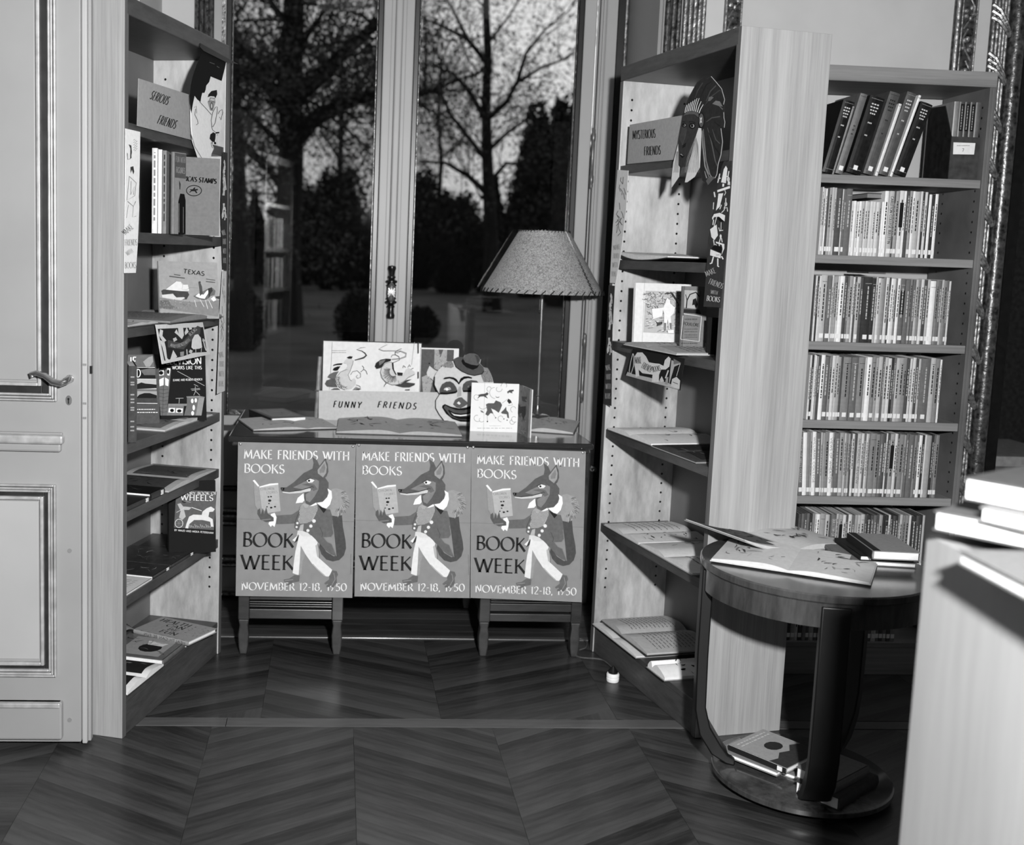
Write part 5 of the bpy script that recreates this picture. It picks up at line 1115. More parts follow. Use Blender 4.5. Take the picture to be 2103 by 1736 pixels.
# signs: stand on the top shelf just inside the front
def s1(mk, r): A = mk(cZ); A.text(.1, 'SERIOUS', 1066, 600, 1190, 645, 62, 'brush', sp=.18); A.text(.1, 'FRIENDS', 1118, 775, 1245, 815, 62, 'brush', sp=.18); A.done('lettering', r)
cardL('sign_card', 'grey card sign lettered SERIOUS FRIENDS on the left bookcase', 'sign', [(283.7, 161), (396, 197), (398, 289), (280.8, 258.5)], .60, s1, off=.001)
def s2(mk, r): A = mk(cR); A.text(.08, 'MYSTERIOUS', 228, 840, 380, 828, 58, 'brush', sp=.12); A.text(.08, 'FRIENDS', 305, 948, 415, 940, 58, 'brush', sp=.14); A.done('lettering', r)
cardR('sign_card', 'grey card sign lettered MYSTERIOUS FRIENDS on the right bookcase', 'sign', [(1294, 256.5), (1418, 234), (1410, 326), (1289, 337)], .58, s2, off=.001)
# man's profile with a flat-topped hat
hat = [(200, 60), (250, 90), (605, 290), (640, 325), (560, 318), (545, 400), (500, 575), (350, 515), (250, 700), (60, 780), (65, 690), (100, 520), (160, 340), (250, 165), (195, 110)]
face = [(60, 780), (75, 640), (100, 520), (160, 340), (250, 165), (560, 318), (500, 575), (470, 700), (430, 900), (510, 975), (490, 1110), (470, 1130), (490, 1230), (465, 1290), (425, 1310), (415, 1400), (350, 1420), (385, 1500), (350, 1580), (335, 1690), (240, 1690), (200, 1715), (95, 1400), (75, 1200), (70, 1000)]
def man(mk, r):
    A = mk(cM)
    A.poly(.03, [(60, 780), (75, 640), (100, 520), (160, 340), (245, 165), (562, 318), (545, 400), (500, 577), (350, 515), (330, 590), (290, 640), (280, 700), (265, 740), (235, 740), (220, 800), (210, 865), (165, 830), (130, 780), (115, 850), (100, 930), (85, 1025), (72, 960), (64, 860)])
    A.poly(.08, [(308, 800), (320, 760), (360, 715), (435, 700), (440, 760), (415, 815), (400, 790), (350, 785)]); A.poly(.08, [(335, 1370), (345, 1310), (385, 1280), (420, 1300), (415, 1360), (405, 1420), (370, 1410)]); A.poly(.08, [(415, 1280), (470, 1275), (465, 1295), (420, 1300)])
    A.poly(.62, [(310, 870), (340, 800), (410, 810), (415, 870), (380, 990), (340, 980)]); A.poly(.82, [(330, 850), (360, 815), (405, 830), (400, 850), (350, 850)]); A.line(.3, [(310, 860), (350, 848), (405, 870)], 7); A.circ(.35, 362, 920, 20, 55); A.circ(.85, 362, 920, 9, 34)
    A.line(.15, [(195, 860), (280, 950), (360, 1040)], 6); A.line(.12, [(365, 1200), (355, 1120), (375, 1010), (415, 935), (438, 930), (438, 1000), (410, 1150), (380, 1205), (365, 1200)], 7); A.line(.12, [(450, 1030), (470, 990), (505, 968), (512, 1010), (490, 1110), (470, 1070)], 7)
    A.line(.2, [(360, 1200), (375, 1250), (415, 1280)], 6); A.line(.25, [(350, 1420), (370, 1490), (390, 1500)], 5); A.line(.45, [(140, 960), (130, 1040), (165, 1110), (175, 1160), (150, 1180)], 8); A.line(.55, [(120, 940), (150, 920), (155, 1020)], 7)
    A.line(.4, [(75, 1300), (130, 1480), (240, 1660)], 6); A.line(.2, [(240, 1680), (330, 1685)], 10); A.line(.35, [(330, 320), (400, 345)], 9); A.line(.35, [(430, 375), (465, 395)], 9); A.done('painted_face', r)
mm_ = cardL('man_mask', 'cut-out of a moustached man with spectacles and flat hat on the left bookcase', 'mask', [cM(*p) for p in face], .88, man, off=.012, pname='cutout', t=.003)
def brim(): 
    q = [PLp(*cM(*p), LBc.A+LN*.018, LN) for p in ((198, 58), (610, 285), (720, 345), (640, 330), (560, 322), (245, 165), (195, 112))]; ctr = sum(q, V())/len(q); ex = UPZ.cross(LN).normalized(); ey = LN.cross(ex)
    build('hat_brim', MB().prism([((p-ctr).dot(ex), (p-ctr).dot(ey)) for p in q], 0, .003, BLACKM, mp=lambda x, y, z: tuple(ctr+ex*x+ey*y+LN*z)), None, mm_)
brim()
# feathered headdress mask
out = [(240, 600), (280, 440), (330, 330), (400, 200), (440, 130), (520, 65), (575, 85), (630, 45), (700, 120), (780, 220), (830, 380), (815, 455), (815, 560), (815, 620), (830, 690), (825, 780), (775, 775), (800, 980), (800, 1050), (770, 1180), (735, 1300), (715, 1440), (680, 1500), (590, 1605), (510, 1530), (480, 1350), (440, 1420), (300, 1560), (265, 1560), (290, 1440), (320, 1310), (290, 1335), (220, 1340), (200, 1400), (185, 1480), (75, 1640), (75, 1500), (100, 1280), (170, 1010), (185, 900), (220, 720)]
def chief(mk, r):
    A = mk(cH); rn = random.Random(6)
    A.poly(.17, [(240, 600), (280, 440), (330, 330), (400, 200), (440, 130), (520, 65), (575, 85), (630, 45), (700, 120), (780, 220), (830, 380), (815, 455), (815, 620), (830, 690), (825, 780), (775, 775), (800, 980), (800, 1050), (770, 1180), (735, 1300), (715, 1440), (680, 1500), (590, 1605), (510, 1530), (480, 1350), (500, 780), (460, 780), (455, 640)])
    for pts, tn in (([(520, 480), (640, 330), (760, 240), (800, 300)], .25), ([(560, 400), (620, 260), (700, 180)], .3), ([(480, 350), (520, 250), (560, 170), (640, 120)], .12), ([(400, 360), (440, 250), (510, 140)], .26), ([(560, 700), (640, 640), (760, 620)], .3), ([(580, 780), (640, 1000), (690, 1250), (720, 1330)], .34), ([(520, 800), (540, 1050), (560, 1250), (620, 1450)], .5), ([(505, 820), (515, 1050), (545, 1330), (600, 1480), (680, 1490)], .6), ([(570, 1300), (590, 1420), (640, 1480)], .5), ([(540, 1400), (570, 1500)], .6), ([(650, 800), (700, 950), (760, 1010)], .28), ([(600, 850), (680, 1050), (770, 1180)], .12), ([(680, 700), (760, 760)], .12), ([(720, 440), (800, 520)], .4)): A.rib(tn, pts, [8, 16, 16, 8][:len(pts)])
    A.poly(.4, [(590, 400), (600, 345), (640, 335), (670, 350), (620, 400)]); A.poly(.45, [(650, 440), (700, 395), (760, 405), (800, 480), (740, 470)]); A.poly(.34, [(560, 1540), (590, 1600), (660, 1520), (700, 1490), (600, 1480)])
    A.line(.75, [(635, 48), (700, 122), (785, 225), (828, 380), (812, 450)], 8); A.line(.75, [(815, 560), (818, 640), (832, 700), (822, 780)], 8); A.line(.75, [(775, 790), (798, 980), (775, 1170), (735, 1300), (718, 1440), (690, 1500)], 9)
    for k in range(9):
        x0, y0 = 262+k*25, 580-40*sin(pi*(k+1)/9.5); x1, y1 = 290+k*29, 455-95*min(1, k/5)+max(0, k-6)*45; A.rib(.88, [(x0, y0), ((x0+x1)/2-6, (y0+y1)/2), (x1, y1)], [12, 10, 8])
    A.poly(.36, [(245, 610), (262, 575), (320, 545), (400, 545), (455, 580), (460, 640), (400, 590), (320, 588)])
    A.poly(.20, [(240, 620), (270, 598), (340, 588), (400, 600), (455, 650), (450, 760), (400, 1000), (350, 1180), (325, 1300), (290, 1335), (220, 1342), (175, 1310), (170, 1180), (178, 930), (215, 740)])
    A.poly(.24, [(180, 930), (215, 760), (290, 780), (280, 900), (220, 1030)]); A.line(.3, [(285, 800), (260, 920), (225, 1030)], 8); A.poly(.08, [(230, 1030), (280, 990), (270, 1050), (225, 1075)])
    for (x, y, r_) in ((252, 745, 26), (368, 755, 38)): A.circ(.06, x, y, r_+8, r_*1.05+4); A.circ(.62, x+4, y, r_*.75, r_*.7); A.circ(.05, x-2, y-2, r_*.42, r_*.6)
    A.line(.08, [(320, 700), (370, 690), (420, 720)], 9); A.line(.08, [(225, 690), (270, 700)], 9); A.poly(.05, [(190, 1170), (215, 1140), (260, 1190), (225, 1215)]); A.poly(.55, [(195, 1160), (215, 1150), (245, 1185), (230, 1180)])
    A.circ(.06, 500, 675, 44, 112, 18); A.circ(.34, 500, 675, 34, 98, 18); A.poly(.85, [(480, 625), (492, 650), (505, 628), (510, 640), (500, 675), (512, 712), (495, 705), (478, 722), (488, 675)])
    A.poly(.87, [(460, 785), (500, 790), (505, 860), (490, 1200), (482, 1350), (440, 1420), (410, 1480), (300, 1560), (265, 1560), (290, 1440), (330, 1260), (380, 1080), (430, 880)]); A.poly(.87, [(170, 1010), (176, 1180), (172, 1310), (195, 1345), (185, 1480), (75, 1640), (75, 1500), (100, 1280)])
    for k in range(16): x = 300+k*11; A.line(rn.choice([.5, .65]), [(455-(460-x)*.2, 900+k*8), (x, 1200+k*4), (x-40+k*3, 1420)], 4)
    for k in range(7): A.line(.55, [(150+k*5, 1120), (110+k*11, 1420)], 4)
    A.done('painted_headdress', r)
cardR('headdress_mask', 'cut-out mask with tall feathered headdress and white braids on the right bookcase', 'mask', [cH(*p) for p in out], .2, chief, off=.012, pname='cutout', t=.003)
# hanging strips
cT = crop(245, 250, 5.26); cK = crop(1425, 330, 5.6); cB = crop(0, 500, 3.472); cE = crop(1230, 480, 4.57)
def st1(mk, r):
    A = mk(cT); A.line(.3, [(100, 250), (125, 260), (132, 330), (118, 400), (90, 410), (85, 340)], 7); A.poly(.2, [(100, 245), (125, 255), (130, 395), (115, 395), (118, 290)]); A.poly(.2, [(118, 490), (150, 480), (160, 540), (150, 570), (135, 520), (120, 560)])
    for k in range(14): A.line(.35, [(150+k % 3*14, 200+k*9), (165+k % 3*14, 190+k*9)], 4)
    A.line(.4, [(105, 590), (180, 660), (165, 800), (80, 850), (105, 590)], 5); A.line(.35, [(85, 860), (150, 915), (175, 860)], 6); A.line(.4, [(125, 640), (120, 790), (160, 700), (150, 790)], 5); A.line(.4, [(95, 900), (75, 1040)], 4); A.line(.4, [(150, 910), (140, 1030), (180, 1020)], 4)
    A.text(.2, 'MAKE', 68, 1225, 155, 1150, 62, 'light'); A.text(.2, 'FRIENDS', 58, 1340, 190, 1335, 66, 'light'); A.text(.35, 'WITH', 85, 1450, 150, 1410, 48, 'light'); A.text(.2, 'BOOKS', 58, 1585, 178, 1582, 66, 'light'); A.done('strip_print', r)
cardL('paper_strip', 'white hanging paper strip with line drawings on the near front of the left bookcase', 'paper strip', [(257, 264), (287, 271), (286, 340), (284, 405), (285, 425), (282, 500), (278, 560.5), (254.5, 561)], .88, st1, pname='strip', off=.006)
def st2(mk, r):
    A = mk(cK); A.poly(.88, [(345, 100), (370, 60), (388, 90), (370, 260), (315, 250)]); A.poly(.88, [(330, 265), (352, 265), (348, 300), (328, 300)])
    for pts in ([(300, 150), (290, 200), (275, 255)], [(275, 215), (310, 200)], [(405, 120), (395, 180), (400, 240)], [(400, 240), (395, 280)], [(410, 240), (412, 280)], [(380, 180), (395, 185)]): A.line(.88, pts, 12)
    A.circ(.88, 398, 215, 16, 30); A.poly(.88, [(270, 340), (415, 290), (418, 318), (272, 365)]); A.line(.85, [(355, 330), (368, 370), (352, 400)], 8); A.line(.85, [(235, 360), (245, 420)], 16); A.poly(.88, [(285, 380), (340, 375), (300, 530), (255, 575), (270, 500)])
    for pts in ([(230, 480), (225, 560)], [(370, 430), (368, 500), (350, 550)], [(350, 550), (385, 540), (390, 585)], [(368, 480), (350, 570), (320, 600)], [(300, 510), (320, 510), (300, 560)]): A.line(.85, pts, 10)
    A.circ(.85, 370, 500, 16, 26); A.poly(.88, [(235, 615), (300, 600), (362, 630), (355, 700), (290, 645), (235, 650), (220, 685), (210, 660)]); A.poly(.05, [(260, 650), (300, 650), (355, 705), (300, 700)]); A.line(.88, [(230, 680), (222, 740)], 12); A.line(.88, [(265, 650), (235, 760)], 8)
    A.poly(.90, [(190, 790), (265, 735), (280, 860), (240, 915), (205, 880)]); A.poly(.6, [(190, 790), (205, 880), (200, 850)]); A.line(.85, [(318, 710), (315, 800), (300, 800)], 7); A.line(.85, [(290, 770), (300, 810), (340, 800)], 9); A.circ(.85, 312, 870, 12, 22)
    for pts in ([(230, 910), (240, 980), (225, 1000)], [(250, 960), (270, 985), (250, 1020)], [(310, 890), (290, 960)], [(320, 890), (330, 940)], [(295, 960), (300, 1020)]): A.line(.85, pts, 11)
    A.poly(.88, [(255, 930), (355, 960), (355, 1010), (320, 1090), (335, 1020), (325, 970), (260, 950)]); A.poly(.88, [(195, 1020), (315, 1070), (312, 1125), (190, 1090)]); A.poly(.05, [(205, 1010), (240, 970), (330, 990), (315, 1060)]); A.line(.3, [(260, 1085), (300, 1085)], 5)
    for pts in ([(230, 1105), (210, 1180), (188, 1185)], [(280, 1125), (280, 1215), (295, 1220)], [(322, 1100), (342, 1135)]): A.line(.88, pts, 15)
    A.text(.82, 'MAKE', 150, 1335, 260, 1290, 62, 'light'); A.text(.82, 'FRIENDS', 172, 1415, 328, 1475, 62, 'light'); A.text(.82, 'WITH', 196, 1530, 275, 1545, 44, 'light'); A.text(.82, 'BOOKS', 150, 1610, 300, 1630, 58, 'roman'); A.done('strip_print', r)
cardR('paper_strip', 'dark hanging strip with white acrobats and books on the near front of the right bookcase', 'paper strip', [cK(x, y) for x, y in ((350, 8), (442, 2), (440, 160), (405, 700), (385, 1000), (345, 1350), (310, 1690), (115, 1680), (150, 1250), (170, 900), (225, 600), (275, 300), (322, 80))], .22, st2, pname='strip', off=.006)
def st3(dark):
    def f(mk, r):
        A = mk(None); fg = .85 if dark else .3; rn = random.Random(4 if dark else 5); pts = f.pts; yt = min(p[1] for p in pts); yb_ = max(p[1] for p in pts)
        def xr(y):
            xs_ = []
            for i in range(len(pts)):
                a, b = pts[i], pts[(i+1) % len(pts)]
                if min(a[1], b[1]) <= y <= max(a[1], b[1]) and a[1] != b[1]: xs_.append(a[0]+(b[0]-a[0])*(y-a[1])/(b[1]-a[1]))
            return (min(xs_), max(xs_)) if len(xs_) > 1 else None
        H = yb_-yt
        for k in range(26 if dark else 16):
            y = yt+H*rn.uniform(.06, .55); q = xr(y)
            if q: a, b = q; w_ = b-a; x = a+w_*rn.uniform(.25, .7); A.line(fg, [(x, y), (x+w_*rn.uniform(-.15, .2), y+H*.03), (x+w_*rn.uniform(-.15, .2), y+H*.06)], w_*(.16 if dark else .05))
        for j, wd_ in enumerate(('MAKE', 'FRIENDS', 'WITH', 'BOOKS')):
            y = yt+H*(.70+.08*j); q = xr(y)
            if q: a, b = q; w_ = b-a; A.text(fg, wd_, a+w_*.18, y+ (2 if j == 0 else 0), b-w_*.15, y, H*.045, 'light')
        A.done('strip_print', r)
    return f
for lab, pts, tn, dark, fn in (('white paper strip hanging on the far front of the left bookcase, lower one', [(456.5, 556), (464.3, 557.5), (463, 650), (461, 803), (445.6, 809), (449.5, 702), (451, 640)], .80, False, cardL), ('dark paper strip on the far front of the left bookcase, above the white one', [(457, 312), (466, 314), (466, 440), (465, 555), (457, 553), (454, 430)], .2, True, cardL),
      ('white paper strip hanging on the far front of the right bookcase, upper one', [(1269, 349), (1291, 350.5), (1286.5, 430), (1276, 520), (1265, 582), (1253, 581), (1259, 470)], .78, False, cardR), ('dark paper strip on the far front of the right bookcase, below the white one', [(1251, 586), (1263, 587), (1258, 680), (1256, 834), (1239.8, 829), (1246, 700)], .2, True, cardR)):
    f = st3(dark); f.pts = pts; fn('paper_strip', lab, 'paper strip', pts, tn, f, pname='strip', off=.007)
# hanging cards
c7 = crop(300, 520, 7.235); c6 = crop(1270, 560, 6.676)
def cdL(mk, r):
    A = mk(c7); A.poly(.13, [(172, 1125), (845, 1100), (900, 1470), (700, 1480), (560, 1530), (430, 1560), (270, 1600)]); A.poly(.3, [(320, 1290), (520, 1340), (760, 1080), (810, 1100), (800, 1200), (640, 1330), (560, 1430), (320, 1400)])
    A.poly(.85, [(205, 1130), (250, 1150), (240, 1230), (300, 1300), (250, 1330), (190, 1220)]); A.poly(.85, [(195, 1290), (270, 1320), (290, 1400), (310, 1560), (350, 1600), (400, 1440), (460, 1540), (400, 1590), (330, 1630), (290, 1610), (240, 1400)]); A.poly(.85, [(420, 1180), (450, 1130), (480, 1200), (470, 1090), (545, 1085), (560, 1220), (530, 1280), (470, 1220)]); A.poly(.8, [(395, 1270), (440, 1250), (460, 1290), (410, 1320)]); A.poly(.85, [(570, 1180), (600, 1100), (630, 1170), (580, 1220)]); A.poly(.85, [(630, 1100), (660, 1060), (680, 1130), (640, 1140)])
    A.poly(.88, [(670, 1400), (680, 1290), (720, 1215), (770, 1205), (810, 1260), (830, 1400), (790, 1420), (700, 1430)]); A.line(.85, [(735, 1420), (735, 1475)], 8); A.line(.85, [(820, 1400), (815, 1470)], 8); A.poly(.8, [(630, 1470), (650, 1430), (690, 1450), (670, 1500)]); A.poly(.6, [(500, 1470), (560, 1460), (555, 1530), (505, 1530)]); A.line(.85, [(600, 1430), (605, 1510)], 14); A.line(.85, [(840, 1270), (870, 1400), (890, 1450)], 16); A.circ(.85, 850, 1300, 20)
    A.text(.78, 'MAKE', 350, 1385, 432, 1412, 50, 'light'); A.text(.78, 'FRIENDS', 455, 1410, 580, 1365, 52, 'light'); A.text(.78, 'WITH', 590, 1355, 655, 1300, 48, 'light'); A.text(.85, 'BOOKS', 655, 1235, 755, 1140, 52, 'light'); A.done('card_print', r)
cardL('picture_card', 'picture card with white animals and books hanging from the third shelf, left bookcase', 'card', [(318.7, 667), (415.4, 662), (430.8, 728), (332, 748)], .85, cdL, off=.014)
def cdR(mk, r):
    A = mk(c6); A.poly(.72, [(128, 1360), (190, 1390), (430, 1440), (700, 1520), (840, 1610), (105, 1410)])
    A.poly(.86, [(225, 1150), (260, 1095), (330, 1095), (380, 1150), (420, 1230), (500, 1245), (560, 1250), (620, 1280), (640, 1200), (690, 1150), (720, 1180), (700, 1290), (650, 1330), (590, 1330), (560, 1400), (555, 1500), (460, 1500), (470, 1400), (330, 1380), (280, 1330), (290, 1420), (240, 1430), (235, 1350), (220, 1260)])
    A.line(.85, [(200, 1110), (170, 1230), (150, 1350), (175, 1395), (210, 1280), (215, 1150), (205, 1110)], 8); A.poly(.72, [(690, 1560), (730, 1200), (860, 1250), (770, 1290)]); A.poly(.45, [(760, 1180), (865, 1240), (760, 1260)]); A.line(.85, [(850, 1250), (800, 1420)], 6)
    A.poly(.82, [(740, 1460), (800, 1430), (850, 1480), (840, 1600), (720, 1560)]); A.line(.2, [(750, 1500), (820, 1530)], 8); A.poly(.8, [(570, 1470), (600, 1420), (630, 1490), (590, 1505)]); A.poly(.6, [(660, 1440), (690, 1430), (680, 1540), (640, 1530)]); A.line(.8, [(690, 1340), (650, 1450)], 18)
    A.text(.1, 'MAKE', 235, 1250, 320, 1245, 90, 'sans'); A.text(.1, 'FRIENDS', 315, 1305, 440, 1370, 85, 'sans'); A.text(.1, 'BOOKS', 480, 1365, 585, 1345, 75, 'sans'); A.text(.15, 'WITH', 442, 1340, 475, 1345, 40, 'light'); A.done('card_print', r)
cardR('picture_card', 'picture card of a large pale lion lettered MAKE FRIENDS WITH BOOKS, right bookcase', 'card', [(1300.7, 716.5), (1407, 737), (1397.3, 802), (1284, 771)], .12, cdR, off=.014)

# ------------------------------------------------ left bookcase contents
def inC(cs, label, px, z, pn, pf, H, **k):    # open book in a case: gutter end / near edge / far edge pixel columns on the face line
    s = cs.s_at(px, z+.004); sn = cs.s_at(pn, z+.004); sf = cs.s_at(pf, z+.004); d = k.pop('d', .004); M = incase(cs, s, z+.0006, d)
    wn, wf = max(s-sn, .02), max(sf-s, .02)
    left_is_near = M.to_3x3().col[0].dot(cs.u) > 0; wl, wr = (wn, wf) if left_is_near else (wf, wn)
    return openbook(label, M, wl, wr, H, **k)
def flC(cs, label, pn, pf, z, t, D, cov, d=.006, rot=0, **k):   # closed book flat in a case between two face-line columns
    a, b = cs.s_at(pn, z+t/2), cs.s_at(pf, z+t/2); o = V(cs.at(a, d, z+.0006)); x = cs.v; y = x.cross(UPZ)*-1
    if y.dot(cs.u) < 0: o = V(cs.at(b, d, z+.0006))
    Mr = frame(o, x, y)
    return closed(label, Mr, D, b-a, t, cov, **k)
z = LZ[1]
def thinb(lab, u0, u1, vT, tn, z, vB, dep=.17, edge=None, spn=None, tg=True, pg=.93, y=None):
    A = Zp(u0, vB, z); A.z = z+.0008
    if y: A = Yp(u0, vB, y); A.z = z+.0008
    t = reach(A, V((1, 0, 0)), u=u1); h = reach(A, UPZ, v=vT)
    M = frame(A, V((0, 1, 0)), UPZ); return closed(lab, M, dep, h, t, tn, pg, tagw=tg, spine=spn)
def spm(seed, dk=.35): 
    def f(A, h, t): rn = random.Random(seed); A.scrib(dk, h*.15, t*.25, h*.95, t*.75, 1, t*.3, rn)
    return f
sy = V(LBc.at(.26, .06, 0)).y
thinb('white spined thin book, first from the left on the second shelf, left bookcase', 311.5, 322.5, 304, .85, z, 480, spn=spm(1, .5), y=sy, dep=.15)
thinb('second white thin book beside the first, second shelf of the left bookcase', 324, 331.5, 307, .9, z, 480, y=sy, dep=.15)
thinb('grey mottled thin book right of the two white ones, left bookcase', 333, 341, 309, .5, z, 480, spn=spm(2, .2), y=sy, tg=False, dep=.15)
A = Yp(342.5, 481, sy-.01); A.z = z+.0008
ex = V((cos(1.05), sin(1.05), 0)); A = A+V((1, 0, 0))*reach(A, V((1, 0, 0)), u=350.5); M, w, h = stand(0, 0, z, 1.05, 374, 312, A=A)
cG = crop(270, 290, 8.265)
def fwf(A_, w, h):
    A_.rect(.28, w*.02, h*.69, w*.98, h*.99); A_.text(.5, 'FUN WITH', w*.1, h*.88, w*.92, h*.88, h*.07, 'sans', ydown=False); A_.text(.55, 'FIGURES', w*.14, h*.75, w*.9, h*.75, h*.07, 'sans', ydown=False)
    A_.poly(.1, [(w*.40, h*.66), (w*.52, h*.62), (w*.50, h*.55), (w*.44, h*.55)]); A_.poly(.07, [(w*.36, 0), (w*.34, h*.40), (w*.50, h*.50), (w*.86, h*.50), (w*.98, h*.42), (w, 0)]); A_.line(.6, [(w*.42, h*.02), (w*.40, h*.38)], w*.03); A_.line(.6, [(w*.8, h*.02), (w*.78, h*.34)], w*.025)
closed('grey picture book titled FUN WITH FIGURES with a dark bottle, left bookcase', M, w, h, .012, .5, .93, art=fwf)
Ae = V(LBc.at(.335, .075, z+.0008)); M, w, h = stand(0, 0, z, .30, 451, 330, A=PLp(376, 482, Ae, V((sin(.3), -cos(.3), 0))) if False else Ae)
k0 = reach(Ae, V((cos(.3), sin(.3), 0)), u=368); Ae2 = Ae+V((cos(.3), sin(.3), 0))*k0; M, w, h = stand(0, 0, z, .30, 448, 322, A=Ae2)
es_b = closed('plain grey book lettered ERICA\'S STAMPS over a rider emblem, left bookcase', M, w, h, .014, .47, .9)
A = Art(on_plane(Ae2+V((sin(.3), -cos(.3), 0))*.014, V((sin(.3), -cos(.3), 0)), cG), .0005)
A.text(.08, "ERICA'S", 850, 668, 1105, 692, 78, 'black', bold=1.5); A.text(.05, 'STAMPS', 1145, 695, 1438, 724, 78, 'black', bold=1.5)
A.rib(.08, [(1060+128*cos(2*pi*k/28), 840+88*sin(2*pi*k/28)) for k in range(28)], 14, closed=True)
A.poly(.08, [(985, 820), (1040, 815), (1060, 790), (1085, 785), (1075, 815), (1120, 810), (1130, 830), (1095, 840), (1120, 880), (1100, 885), (1070, 850), (1020, 850), (990, 875), (980, 865), (1010, 840)])
A.done('cover_print', es_b)
# shelf 3: landscape book and big open book
z = LZ[2]
def lean_stand(cs, label, uL, uR, vTL, z, yaw, s0, d0, lean, cov, t, cr, artf, tone_pages=.92, tl=None):
    A = V(cs.at(s0, d0, z+.001)); ex = V((cos(yaw), sin(yaw), 0)); A = A+ex*reach(A, ex, u=uL); M, w, h = stand(0, 0, z, yaw, uR, vTL, lean, A=A)
    r = closed(label, M, w, h, t, cov, tone_pages)
    if artf:
        n = M.to_3x3().col[2]; a = Art(on_plane(A+n*t, n, cr), .0005); artf(a); a.done('cover_print', r)
    return r, M, w, h
def texas(A):
    A.text(.2, 'TEXAS', 550, 298, 862, 338, 62, 'sans', bold=1.6); rn = random.Random(1)
    A.line(.3, [(415, 318), (510, 332)], 12); A.line(.3, [(345, 345), (575, 374)], 15); A.line(.35, [(890, 385), (1028, 405)], 12); A.line(.35, [(888, 422), (1025, 438)], 15)
    A.poly(.86, [(300, 530), (380, 470), (450, 415), (520, 425), (550, 470), (620, 470), (640, 560), (520, 565), (300, 545)]); A.line(.45, [(300, 530), (380, 470), (450, 418), (520, 425), (545, 480), (530, 540), (600, 545), (660, 510), (770, 520)], 4)
    A.poly(.27, [(225, 560), (260, 540), (400, 555), (620, 575), (640, 620), (600, 690), (500, 680), (440, 660), (400, 600), (240, 620)]); A.poly(.82, [(230, 620), (400, 610), (450, 660), (560, 655), (580, 670), (520, 700), (420, 690), (240, 660)])
    A.poly(.5, [(205, 660), (400, 700), (700, 730), (1090, 700), (1070, 945), (200, 820)]); A.poly(.4, [(205, 700), (340, 700), (360, 760), (430, 800), (400, 830), (200, 815)])
    A.poly(.42, [(700, 640), (780, 600), (860, 560), (930, 520), (990, 520), (1030, 560), (1020, 620), (960, 640), (900, 690), (850, 700), (760, 680)]); A.poly(.9, [(730, 640), (780, 600), (850, 620), (900, 560), (935, 545), (920, 600), (870, 680), (800, 670)]); A.poly(.2, [(920, 530), (975, 508), (990, 560), (960, 600), (930, 680), (960, 750), (935, 700)])
    A.poly(.3, [(775, 430), (800, 425), (830, 500), (840, 600), (800, 640), (790, 540)]); A.circ(.3, 795, 432, 18, 12); A.poly(.25, [(1030, 645), (1100, 640), (1095, 690), (1040, 670)]); A.poly(.88, [(960, 680), (1010, 640), (1040, 700), (1000, 720)])
    for p in ([(720, 700), (745, 800)], [(800, 690), (860, 800)], [(880, 700), (915, 830)], [(930, 700), (985, 820)]): A.line(.8, p, 9)
    for k in range(60): x, y = rn.uniform(210, 660), rn.uniform(700, 850); A.line(rn.choice([.3, .35, .65]), [(x, y), (x+rn.uniform(-14, 14), y-16)], 5)
lean_stand(LBc, 'landscape picture book titled TEXAS with a rider and cattle, left bookcase', 326.5, 449, 537, z, .36, .42, .1, .2, .6, .008, c7, texas)
inC(LBc, 'large open book overhanging the third shelf of the left bookcase', 411, z, 330, 438, .24, d=-.03, tl=.018, tr=.018, cov=.3, pg=.52, art_l=pg_text(3, 14), art_r=pg_text(4, 12))  # page tone lowered, the shadow on these pages is put into their grey
inC(LBc, 'open picture book at the near end of the third shelf, left bookcase', 300, z, 262, 322, .22, d=-.004, tl=.008, tr=.008, cov=.35, pg=.7, art_l=pg_pic(41, None, .35, 12), art_r=pg_pic(42, None, .35, 12))
# shelf 4
z = LZ[3]; c8 = crop(250, 720, 8.681)
def ie(A):
    A.poly(.42, [(110, 80), (555, 85), (580, 290), (100, 280)]); A.text(.93, 'IE', 150, 265, 258, 265, 145, 'sans'); A.poly(.6, [(380, 200), (480, 120), (550, 100), (560, 200), (500, 290), (430, 290)])
    A.poly(.12, [(270, 305), (590, 320), (600, 500), (270, 500)]); A.poly(.4, [(330, 350), (500, 320), (600, 330), (600, 440), (400, 440)]); A.text(.93, 'D', 262, 475, 335, 475, 140, 'sans')
    A.poly(.68, [(275, 515), (615, 520), (620, 715), (275, 715)]); A.poly(.1, [(275, 600), (350, 570), (420, 590), (540, 600), (620, 610), (620, 670), (275, 690)]); A.poly(.45, [(275, 690), (620, 690), (620, 715), (275, 715)])
    A.poly(.6, [(275, 722), (625, 725), (630, 935), (275, 930)]); A.poly(.08, [(275, 830), (310, 790), (400, 760), (500, 760), (625, 800), (625, 850), (275, 850)]); A.poly(.25, [(275, 850), (630, 850), (630, 935), (275, 930)]); A.line(.93, [(270, 940), (635, 944)], 8)
    A.poly(.3, [(270, 948), (638, 948), (645, 1140), (268, 1130)]); rn = random.Random(1); A.scrib(.9, 275, 1040, 600, 1060, 1, 14, rn); A.scrib(.9, 275, 1095, 640, 1115, 1, 14, rn); A.line(.93, [(265, 300), (590, 302)], 7); A.line(.93, [(270, 508), (615, 512)], 7)
lean_stand(LBc, 'picture book with stacked landscape photographs on the cover, left bookcase', 263, 327, 728, z, .28, .30, .13, .12, .3, .01, c8, ie)
